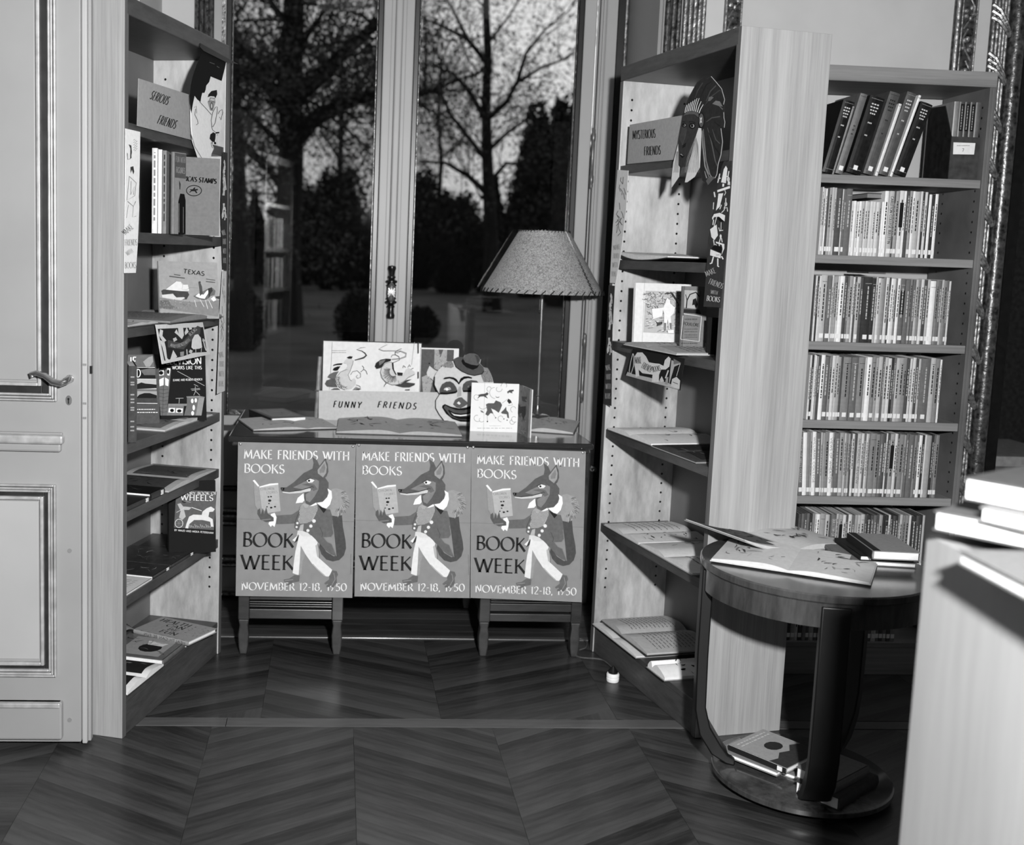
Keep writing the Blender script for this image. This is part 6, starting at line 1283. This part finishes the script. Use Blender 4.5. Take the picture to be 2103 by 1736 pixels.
def tv(A):
    A.text(.92, 'TELEVISION', 700, 245, 1420, 245, 120, 'sans', sp=.08); A.text(.92, 'WORKS LIKE THIS', 900, 335, 1425, 335, 58, 'sans'); A.text(.85, 'JEANNE AND ROBERT BENDICK', 910, 548, 1438, 532, 36, 'sans', sp=.1)
    A.poly(.4, [(640, 400), (690, 340), (760, 370), (810, 310), (880, 340), (850, 640), (800, 1160), (690, 1160)]); A.poly(.9, [(665, 520), (750, 480), (745, 620), (675, 640)]); A.poly(.9, [(770, 480), (840, 520), (830, 640), (775, 620)]); A.poly(.9, [(655, 370), (750, 350), (750, 440), (660, 450)]); A.circ(.05, 700, 400, 40, 35); A.poly(.9, [(810, 315), (870, 320), (850, 450), (810, 440)]); A.circ(.05, 828, 380, 20, 40)
    for k in range(7): y = 700+k*66; A.line(.2, [(665, y-12), (745, y+5), (835, y-14)], 6)
    A.line(.2, [(745, 620), (725, 1160)], 6); A.poly(.45, [(830, 950), (1110, 950), (1095, 1160), (800, 1160), (820, 1000)]); A.poly(.9, [(840, 1025), (950, 1025), (945, 1110), (830, 1105)]); A.poly(.9, [(970, 1030), (1090, 1035), (1080, 1115), (962, 1108)]); A.circ(.05, 895, 1070, 35, 30); A.circ(.05, 1025, 1078, 40, 28)
    A.poly(.5, [(830, 950), (1240, 950), (1240, 990), (825, 990)]); A.poly(.42, [(1160, 840), (1360, 830), (1350, 1160), (1110, 1160), (1160, 960)]); A.poly(.55, [(1370, 830), (1470, 850), (1420, 1160), (1320, 1160)]); A.poly(.5, [(1150, 820), (1380, 810), (1480, 830), (1470, 850), (1160, 845)])
    for x, y, r1_, r2__ in ((1255, 900, 24, 42), (1318, 890, 22, 40), (1282, 1020, 22, 50), (1262, 1120, 26, 40)): A.circ(.9, x, y, r1_, r2__)
    for p in ([(1310, 640), (1310, 740), (1280, 800)], [(1310, 720), (1390, 800)], [(1230, 690), (1390, 675)], [(1245, 712), (1395, 696)], [(1285, 605), (1360, 640)], [(1025, 860), (1020, 945)], [(960, 855), (1100, 850)], [(990, 370), (1475, 630)]): A.line(.7, p, 8)
lean_stand(LBc, 'dark picture book lettered TELEVISION WORKS LIKE THIS, left bookcase', 329, 423.5, 716, z, .33, .43, .11, .16, .09, .008, c8, tv)
As = V(LBc.at(.047, .035, z+.001)); As = As+V((1, 0, 0))*reach(As, V((1, 0, 0)), u=263); tS = reach(As, V((1, 0, 0)), u=281); hS2 = reach(As, UPZ, v=752)
closed('dark thick book standing at the near end of the fourth shelf, left bookcase', frame(As, V((-.25, 1, 0)), UPZ), .16, hS2, tS*.96, .27, .9, spine=lambda A, h, t: [A.rect(.55, h*f, t*.25, h*f+.004, t*.7) for f in (.15, .2, .27, .42, .45, .52, .56, .62, .75, .78, .85)])
inC(LBc, 'open picture book lying on the fourth shelf of the left bookcase', 388, z, 336, 434, .23, d=-.004, tl=.012, tr=.010, cov=.5, pg=.78, art_l=pg_pic(11, .45, .12, 24, .9), art_r=pg_pic(12, .5, .3, 12))
# shelf 5
z = LZ[4]
inC(LBc, 'open album with curling pages on the fifth shelf of the left bookcase', 391.7, z, 345, 442, .24, d=-.002, tl=.016, tr=.012, cov=.3, pg=.72, art_l=pg_pic(13, .25, .1, 14), art_r=pg_pic(14, .3, .15, 16))
flC(LBc, 'dark glossy book lying crosswise in front of the album, fifth shelf, left bookcase', 313, 341, z, .02, .2, gloss(.12), art=lambda A, w, h: pg_pic(15, None, .4, 18, .4)(A, 0, 0, w, h), tagw=True)
flC(LBc, 'dark glossy book nearest the door panel on the fifth shelf, left bookcase', 263, 311, z, .014, .2, gloss(.15), art=lambda A, w, h: pg_pic(16, None, .45, 14, .4)(A, 0, 0, w, h), tagw=True)
# shelf 6
z = LZ[5]; c9 = crop(250, 930, 5.786)
def wheels(A):
    A.poly(.33, [(650, 440), (1130, 462), (1095, 920), (620, 890)]); A.text(.9, 'STORY BOOK OF', 720, 500, 1125, 500, 34, 'roman'); A.text(.9, 'WHEELS', 700, 565, 1085, 572, 66, 'black')
    A.text(.88, 'BY MAUD AND MISKA PETERSHAM', 625, 930, 1088, 965, 22, 'sans', sp=.1)
    A.poly(.85, [(800, 760), (850, 735), (950, 740), (960, 700), (1010, 660), (1060, 640), (1105, 670), (1085, 700), (1040, 705), (1030, 760), (1080, 790), (1090, 880), (1060, 880), (1050, 820), (960, 800), (860, 800), (800, 850), (790, 900), (755, 895), (770, 840)])
    A.rib(.8, [(680+46*cos(2*pi*k/18), 840+50*sin(2*pi*k/18)) for k in range(18)], 8, closed=True)
    for k in range(6): A.line(.5, [(680, 840), (680+42*cos(k), 840+46*sin(k))], 4)
    A.poly(.7, [(660, 610), (700, 600), (730, 640), (760, 640), (830, 650), (800, 680), (740, 680), (760, 760), (720, 800), (680, 770), (700, 690)]); A.line(.85, [(830, 650), (950, 690)], 8); A.circ(.2, 740, 580, 28, 20); A.line(.6, [(730, 570), (820, 590)], 6); A.line(.8, [(650, 710), (740, 660)], 5)
    for k in range(12): A.line(.65, [(800+k*22, 850+(k % 3)*12), (815+k*22, 890)], 7)
r_, M_, w_, h_ = lean_stand(LBc, 'dark picture book lettered STORY BOOK OF WHEELS, left bookcase', 345, 442, 990, z, .30, .47, .09, .10, .08, .012, c9, wheels)
flC(LBc, 'dark flat book just below the chariot book, sixth shelf, left bookcase', 404, 444, z, .008, .2, gloss(.12), art=lambda A, w, h: pg_pic(17, None, .35, 12, .4)(A, 0, 0, w, h))
flC(LBc, 'dark flat picture book, middle of the sixth shelf, left bookcase', 355, 402, z, .01, .22, gloss(.18), art=lambda A, w, h: pg_pic(18, None, .4, 18, .4)(A, 0, 0, w, h), tagw=True)
flC(LBc, 'dark flat book with a bright label, near part of the sixth shelf, left bookcase', 318, 353, z, .01, .22, gloss(.18), art=lambda A, w, h: pg_pic(19, None, .4, 18, .4)(A, 0, 0, w, h), tagw=True)
flC(LBc, 'pale flat booklet at the near end of the sixth shelf, left bookcase', 262, 316, z, .006, .2, .8, art=lambda A, w, h: pg_text(20, 8)(A, 0, 0, w, h))
# bottom shelf
z = LB0
flC(LBc, 'picture book with a dark flower cover on the bottom shelf of the left bookcase', 338, 390, z, .018, .21, gloss(.4), art=lambda A, w, h: (A.rect(.6, w*.12, h*.1, w*.8, h*.9), A.circ(.1, w*.4, h*.55, w*.18), A.poly(.85, [(w*.2, h*.3), (w*.55, h*.25), (w*.5, h*.42), (w*.25, h*.45)]), pg_pic(21, None, .1, 16, .6)(A, 0, 0, w, h)), tagw=True)
inC(LBc, 'open book with dark photographs and fanned white edge, near end of the bottom shelf', 300, z, 262, 336, .21, d=0, tl=.022, tr=.02, cov=.2, pg=.9, art_l=pg_pic(22, .12, .5, 14), art_r=pg_pic(23, .12, .5, 14))
M, w, h = flat3((274.7, 1291), (387, 1317), (364, 1272), z+.018, .016); h = min(h, .25); w = min(w, .2)
def hc(A, w, h):
    m = lambda x, y: (y, h-x)
    def T(st, x0, y, x1, hh):
        k = A.f; A.f = lambda a, b, l: k(b, h-a, l); A.text(.14, st, x0, w-y, x1, w-y, hh, 'black', ydown=False); A.f = k
    T('HEALTH', h*.08, w*.28, h*.62, w*.17); T('CAN', h*.3, w*.48, h*.62, w*.15); T('BE', h*.42, w*.66, h*.60, w*.12); T('FUN', h*.38, w*.86, h*.68, w*.15)
    rn = random.Random(3)
    for k in range(16): x, y = rn.uniform(.1, .9)*w, rn.uniform(.03, .3)*h; A.line(.35, [(x, y), (x+rn.uniform(-.01, .01), y+rn.uniform(-.01, .01))], .002)
closed('grey picture book lettered HEALTH CAN BE FUN, bottom shelf of the left bookcase', M, w, h, .014, .60, .93, art=hc, spine=lambda A, h, t: A.text(.15, 'HEALTH CAN BE FUN', h*.05, t*.2, h*.8, t*.2, t*.6, 'sans', ydown=False))
bq = [V(LBc.at(.30, .20, z+.001)), V(LBc.at(.50, .20, z+.001))]
bro = thing('brochure', 'limp grey brochure curled open at the back of the bottom shelf, left bookcase', 'brochure', bq[0]); m = MB(); vs = []; fs = []
for i in range(11):
    for j, dd in enumerate((0, .045)): f = i/10; vs.append(tuple(bq[0].lerp(bq[1], f)+LBc.v*dd*(1-f*.2)+V((0, 0, .002+.045*sin(pi*f*.9)+(.02 if j else 0)))))
for i in range(10): fs.append((2*i, 2*i+1, 2*i+3, 2*i+2))
b_ = build('sheet', m.add(vs, fs), tone(.5), bro, smooth=True); b_.modifiers.new('thickness', 'SOLIDIFY').thickness = .0008
# ------------------------------------------------ right bookcase contents
z = RZ[1]
inC(RBc, 'open book lying on the second shelf of the right bookcase', 1313, z, 1372, 1270, .24, d=-.002, tl=.018, tr=.014, cov=.25, pg=.82, art_l=pg_pic(31, None, .15, 14, .6), art_r=pg_pic(32, None, .15, 14, .6), lift=(.02, .01))
z = RZ[2]
def folk(A):
    A.poly(.40, [(905, 240), (1130, 250), (1105, 560), (890, 550)]); A.poly(.66, [(905, 240), (1110, 250), (1090, 500), (900, 480)]); A.line(.15, [(930, 490), (940, 380), (980, 300), (1060, 270), (1110, 330)], 16); A.line(.15, [(940, 380), (920, 300)], 10); A.poly(.1, [(1020, 370), (1060, 350), (1085, 440), (1060, 490), (1040, 440), (1010, 450)]); A.poly(.15, [(895, 500), (1110, 510), (1130, 570), (890, 550)])
    A.line(.85, [(895, 565), (1138, 600), (1105, 945), (852, 915), (885, 590)], 8); A.text(.15, 'FOLKLORE', 892, 718, 1098, 742, 42, 'sans')
    for y in (640, 775, 810, 855, 885): A.scrib(.28, 905, y-5, 1085, y+5, 1, 10 if y > 650 else 18, random.Random(y))
    A.scrib(.25, 860, 955, 1080, 985, 1, 12, random.Random(4))
def picb(A):
    A.line(.6, [(358, 140), (325, 965)], 4); A.poly(.70, [(372, 250), (860, 265), (838, 640), (835, 845), (340, 820)]); rn = random.Random(2)
    for k in range(150):
        x, y = rn.uniform(360, 840), rn.uniform(260, 560); a = rn.uniform(0, 3); A.line(rn.choice([.3, .4, .85, .55]), [(x, y), (x+28*cos(a), y+28*sin(a)), (x+45*cos(a+.5), y+40*sin(a+.5))], 7)
    for k in range(70): x, y = rn.uniform(350, 825), rn.uniform(560, 815); A.line(rn.choice([.5, .9, .6]), [(x, y), (x+30, y-5)], 8)
    A.poly(.92, [(440, 500), (600, 480), (580, 600), (460, 640)]); A.poly(.88, [(650, 350), (690, 380), (700, 430), (760, 480), (740, 560), (700, 600), (710, 780), (680, 780), (660, 640), (640, 780), (610, 780), (610, 560), (590, 500), (620, 430)]); A.poly(.45, [(610, 690), (640, 690), (635, 790), (612, 790)]); A.poly(.45, [(680, 690), (712, 690), (712, 775), (690, 775)])
    A.line(.18, [(620, 290), (720, 280), (770, 350), (790, 420)], 12); A.line(.2, [(700, 270), (800, 420), (800, 560)], 9); A.poly(.25, [(480, 650), (520, 685), (590, 670), (585, 705), (545, 720), (510, 735), (515, 700)]); A.poly(.93, [(660, 790), (740, 785), (740, 830), (665, 830)])
lean_stand(RBc, 'large white picture book open to a woodland scene, third shelf, right bookcase', 1297, 1412, 581, z, .06, .52, .07, .06, .86, .012, c6, picb, .93)
lean_stand(RBc, 'grey book titled FOLKLORE standing before the white picture book', 1394, 1441, 588, z, .12, .34, .055, .05, .46, .022, c6, folk, .95)
lean_stand(RBc, 'small dark book at the right end of the third shelf, right bookcase', 1449, 1466, 652, z, .1, .22, .06, .03, .12, .02, c6, None, .4)
inC(RBc, 'open book lying on the third shelf in front of the FOLKLORE book', 1347, z, 1408, 1300, .24, d=-.03, tl=.018, tr=.016, cov=.75, pg=.62, art_l=pg_text(33, 8), art_r=pg_text(34, 8))
z = RZ[3]
inC(RBc, 'open storybook with a curling page on the fourth shelf of the right bookcase', 1293, z, 1337, 1248, .26, d=.0, tl=.02, tr=.02, cov=.3, pg=.88, art_l=pg_pic(35, None, .2, 12), art_r=pg_pic(36, None, .2, 10))
inC(RBc, 'dark open book at the near end of the fourth shelf, right bookcase', 1382, z, 1430, 1340, .25, d=.0, tl=.012, tr=.012, cov=.6, pg=.25, art_l=pg_pic(37, .15, .3, 8), art_r=pg_pic(38, .15, .3, 8))
def thinup(label, z, u, vT, s, h2):
    A = V(RBc.at(s, .015, z+.001)); x = RBc.v; h = reach(A, UPZ, v=vT); M = frame(A, x, UPZ); closed(label, M, .2, h, .006, .85, .9)
thinup('pale thin booklet standing against the near side panel, fourth shelf, right bookcase', z, 1440, 885, .034, 0)
z = RZ[4]
inC(RBc, 'open book with pictures on the fifth shelf of the right bookcase, farther one', 1280, z, 1311, 1242, .26, d=.0, tl=.014, tr=.014, cov=.7, pg=.82, art_l=pg_text(39, 8), art_r=pg_pic(40, None, .15, 16, .8))
inC(RBc, 'open book on the fifth shelf of the right bookcase, nearer one with a photograph', 1365, z, 1422, 1315, .26, d=.0, tl=.018, tr=.016, cov=.6, pg=.82, art_l=pg_pic(43, None, .2, 10, 1.0), art_r=pg_text(44, 8))
thinup('pale thin booklet standing against the near side panel, fifth shelf, right bookcase', z, 1430, 1120, .034, 0)
z = RB0
inC(RBc, 'open book lying underneath another at the far end of the bottom shelf, right bookcase', 1264, z, 1312, 1224, .24, d=-.01, tl=.01, tr=.01, cov=.7, pg=.88, art_l=pg_text(45, 6), art_r=pg_text(46, 6))
inC(RBc, 'open book with small print lying on top of another, bottom shelf, right bookcase', 1270, z+.018, 1322, 1230, .25, d=.012, tl=.02, tr=.02, cov=.25, pg=.72, art_l=pg_text(47, 12), art_r=pg_text(48, 12))
inC(RBc, 'open white book at the near end of the bottom shelf of the right bookcase', 1346, z, 1372, 1337, .26, d=-.012, tl=.03, tr=.03, cov=.6, pg=.92, art_l=pg_pic(49, None, .1, 14, 1), art_r=pg_pic(50, None, .1, 10, 1))

# ================================================================== THE ROUND TABLE
TX, TY, TZ = 1.306, 2.850, .62
tb = thing('round_table', 'dark round table on bent legs with a lower shelf, right foreground', 'table', (TX, TY, 0))
TR = .300
build('table_top', MB().lathe([(.001, TZ-.022), (TR-.004, TZ-.022), (TR, TZ-.018), (TR, TZ-.004), (TR-.004, TZ), (.001, TZ)], 72, (TX, TY, 0)), TABLEW, tb)
build('apron', MB().lathe([(TR-.022, TZ-.085), (TR-.008, TZ-.085), (TR-.008, TZ-.022), (TR-.022, TZ-.022), (TR-.022, TZ-.085)], 72, (TX, TY, 0), cap=False), TABLEW, tb)
build('base_disc', MB().lathe([(.001, .02), (.232, .02), (.238, .024), (.238, .036), (.232, .04), (.001, .04)], 64, (TX, TY-.01, 0)), TABLEW, tb)
for k in range(4): a = pi/4+pi/2*k; build('foot', MB().lathe([(.02, 0), (.024, .004), (.02, .02)], 12, (TX+.17*cos(a), TY-.01+.17*sin(a), 0)), BLACKM, tb)
LEGM = wood('ebonised_leg', .02, .05, (16, 16, 3), .45)
for a in (radians(167), radians(257), radians(40)):
    d = V((cos(a), sin(a), 0)); tn_ = V((-sin(a), cos(a), 0)); R0 = TR-.004; prof = [(R0, TZ-.03), (R0, .35), (R0-.004, .19), (R0-.02, .12), (R0-.055, .068), (R0-.095, .045), (R0-.12, .0412)]
    inn = [(R0-.030, TZ-.03), (R0-.030, .35), (R0-.033, .20), (R0-.048, .145), (R0-.078, .098), (R0-.10, .068), (R0-.12, .060)]
    vs = []; fs = []; hw = .036
    for i in range(len(prof)):
        for (rr, zz_) in (prof[i], inn[i]):
            for s in (-hw, hw): p = V((TX, TY, 0))+d*rr+tn_*s; vs.append((p.x, p.y, zz_))
    for i in range(len(prof)-1): q = 4*i; fs += [(q, q+1, q+5, q+4), (q+2, q+6, q+7, q+3), (q, q+4, q+6, q+2), (q+1, q+3, q+7, q+5)]
    e = 4*(len(prof)-1); fs += [(0, 2, 3, 1), (e, e+1, e+3, e+2)]
    build('leg', MB().add(vs, fs), LEGM, tb, bev=.004, smooth=True)
of('open picture book at the back of the round table, its dark page curling up', (1640, 1130), (1530, 1092), (1446, 1113), (1716, 1110), TZ, tl=.012, tr=.016, cov=.6, pg=.72, art_l=pg_pic(51, .3, .1, 40, 1.1), art_r=pg_pic(52, None, .15, 20, 1.0), lift=(.045, .0), H=.25)
of('open picture book with pale drawings at the front of the round table', (1618, 1172), (1647, 1125), (1458, 1153), (1788, 1193), TZ+.004, tl=.014, tr=.010, cov=.75, pg=.76, art_l=pg_pic(53, None, .3, 20, .7), art_r=pg_pic(54, None, .3, 16, .7), H=.25)
zc_ = TZ+.0005
for lab, a, b, c_, t, cv in (('grey closed book, lowest of the three stacked on the round table', (1692.6, 1116), (1725, 1148), (1886, 1158), .014, .38), ('dark closed book, middle of the three stacked on the round table', (1715, 1104), (1767, 1141), (1883, 1149), .014, .10), ('grey book with dark leather spine, top of the stack on the round table', (1742.7, 1093.6), (1794.5, 1131), (1894.7, 1138), .024, .50)):
    A, B, Q = Zp(*b, zc_+t), Zp(*a, zc_+t), Zp(*c_, zc_+t); y = (B-A); hh = min(y.length, .26); y.normalize(); x = (Q-A); x = x-y*x.dot(y); ww = min(x.length, .2); x.normalize()
    if x.cross(y).z < 0: x = -x
    A.z = zc_; closed(lab, frame(A, x, y), ww, hh, t-.0006, cv, .93, spine=(lambda A, h, t: A.rect(.08, 0, 0, h, t)) if cv == .5 else None, art=(lambda A, w, h: A.rect(.10, 0, 0, w*.16, h)) if cv == .5 else None); zc_ += t
# books on the lower disc
zb_ = .0405
def low(lab, a, b, c_, z, t, cv, pg=.95, **k):
    A, B, Q = Zp(*a, z+t), Zp(*b, z+t), Zp(*c_, z+t); y = (B-A); hh = y.length; y.normalize(); x = (Q-A); x = x-y*x.dot(y); ww = x.length; x.normalize()
    if x.cross(y).z < 0: A = B.copy(); y = -y
    A.z = z; return closed(lab, frame(A, x, y), min(ww, .2), min(hh, .27), t-.0006, cv, pg, **k)
low('pale book with white page edges, lowest of the left stack under the round table', (1680, 1575), (1550, 1528), (1625, 1590), zb_, .014, .5)
low('pale book with white page edges, middle of the left stack under the round table', (1640, 1560), (1520, 1515), (1607, 1590), zb_+.014, .014, .52)
low('picture book with a dark tree, top of the left stack under the round table', (1616, 1578), (1497, 1529), (1690, 1545), zb_+.028, .016, .6, art=lambda A, w, h: (A.poly(.22, [(0, 0), (w, 0), (w, h*.34), (w*.8, h*.42), (w*.6, h*.3), (w*.4, h*.36), (w*.2, h*.26), (0, h*.3)]), A.circ(.15, w*.55, h*.55, w*.18, h*.13), A.scrib(.75, w*.1, h*.8, w*.9, h*.95, 2, h*.03, random.Random(2))), spine=lambda A, h, t: A.rect(.12, 0, 0, h, t), tagw=True)
low('thick dark worn book, lower of the right pair under the round table', (1723, 1640), (1803, 1592), (1640, 1600), zb_, .034, .25, .93)
low('thick worn book, upper of the right pair under the round table', (1716, 1608), (1784, 1572), (1640, 1572), zb_+.034, .03, .45, .95)

# ================================================================== FOREGROUND CASE WITH STACKED BOOKS
FYd = 1.52
a_ = Yp(1903, 1096, FYd); fx0_ = a_.x; fz = a_.z
fc = thing('low_bookcase', 'light oak case end, out of focus in the right foreground, books stacked on it', 'bookcase', (fx0_, FYd, 0))
build('end_panel', MB().box((fx0_, .25, 0), (fx0_+.022, FYd, fz)), wood('limed_case_end', .57, .63, (20, 20, 1.2), .6, bump=.02), fc, bev=.002)
build('top_board', MB().box((fx0_+.0225, .25, fz-.025), (fx0_+.34, FYd-.002, fz-.001)), OAKH, fc, bev=.002); build('back_board', MB().box((fx0_+.0225, FYd-.02, 0), (fx0_+.34, FYd-.003, fz-.026)), OAKV, fc)
build('shelf', MB().box((fx0_+.0225, .272, .45), (fx0_+.34, FYd-.021, .475)), OAKH, fc); build('near_end', MB().box((fx0_+.0225, .25, 0), (fx0_+.34, .27, fz-.026)), OAKV, fc)
def fst(lab, u, v, y, z, t, ang, w, h, cv):
    A = Yp(u, v, y); A.z = z+.0006; ex = V((cos(ang), sin(ang), 0)); ey = V((-sin(ang), cos(ang), 0)); M = frame(A-ey*h, ex, ey)
    closed(lab, frame(V(A)+ex*w, -ex, -ey), w, h, t-.001, cv, .97)
zq = fz
fst('pale thick book at the bottom of the blurred stack in the right foreground', 1968, 1130, 1.36, zq, .020, radians(-2), .2, .28, .45); zq += .020
fst('pale book with broad white page edges, second from the bottom of the blurred stack', 1916, 1085, 1.46, zq, .028, radians(38), .24, .26, .35); zq += .028
fst('short pale book, third from the bottom of the blurred stack', 2012, 1052, 1.40, zq, .020, radians(30), .18, .22, .5); zq += .020
fst('top book of the blurred stack in the right foreground, white pages', 1978, 1010, 1.44, zq, .032, radians(34), .2, .26, .3)
# low chest in the dark room beyond
ch = thing('chest', 'dim pale topped chest in the unlit room beyond the doorway', 'chest', (2.9, 5.3, 0)); zt_c = Yp(2045, 936, 5.0).z
build('chest_body', MB().box((2.62, 5.0, 0), (3.5, 5.5, zt_c-.05)), plain(.4, .7), ch, bev=.004); build('chest_top', MB().box((2.6, 4.98, zt_c-.05), (3.52, 5.52, zt_c)), plain(.6, .6), ch, bev=.004)
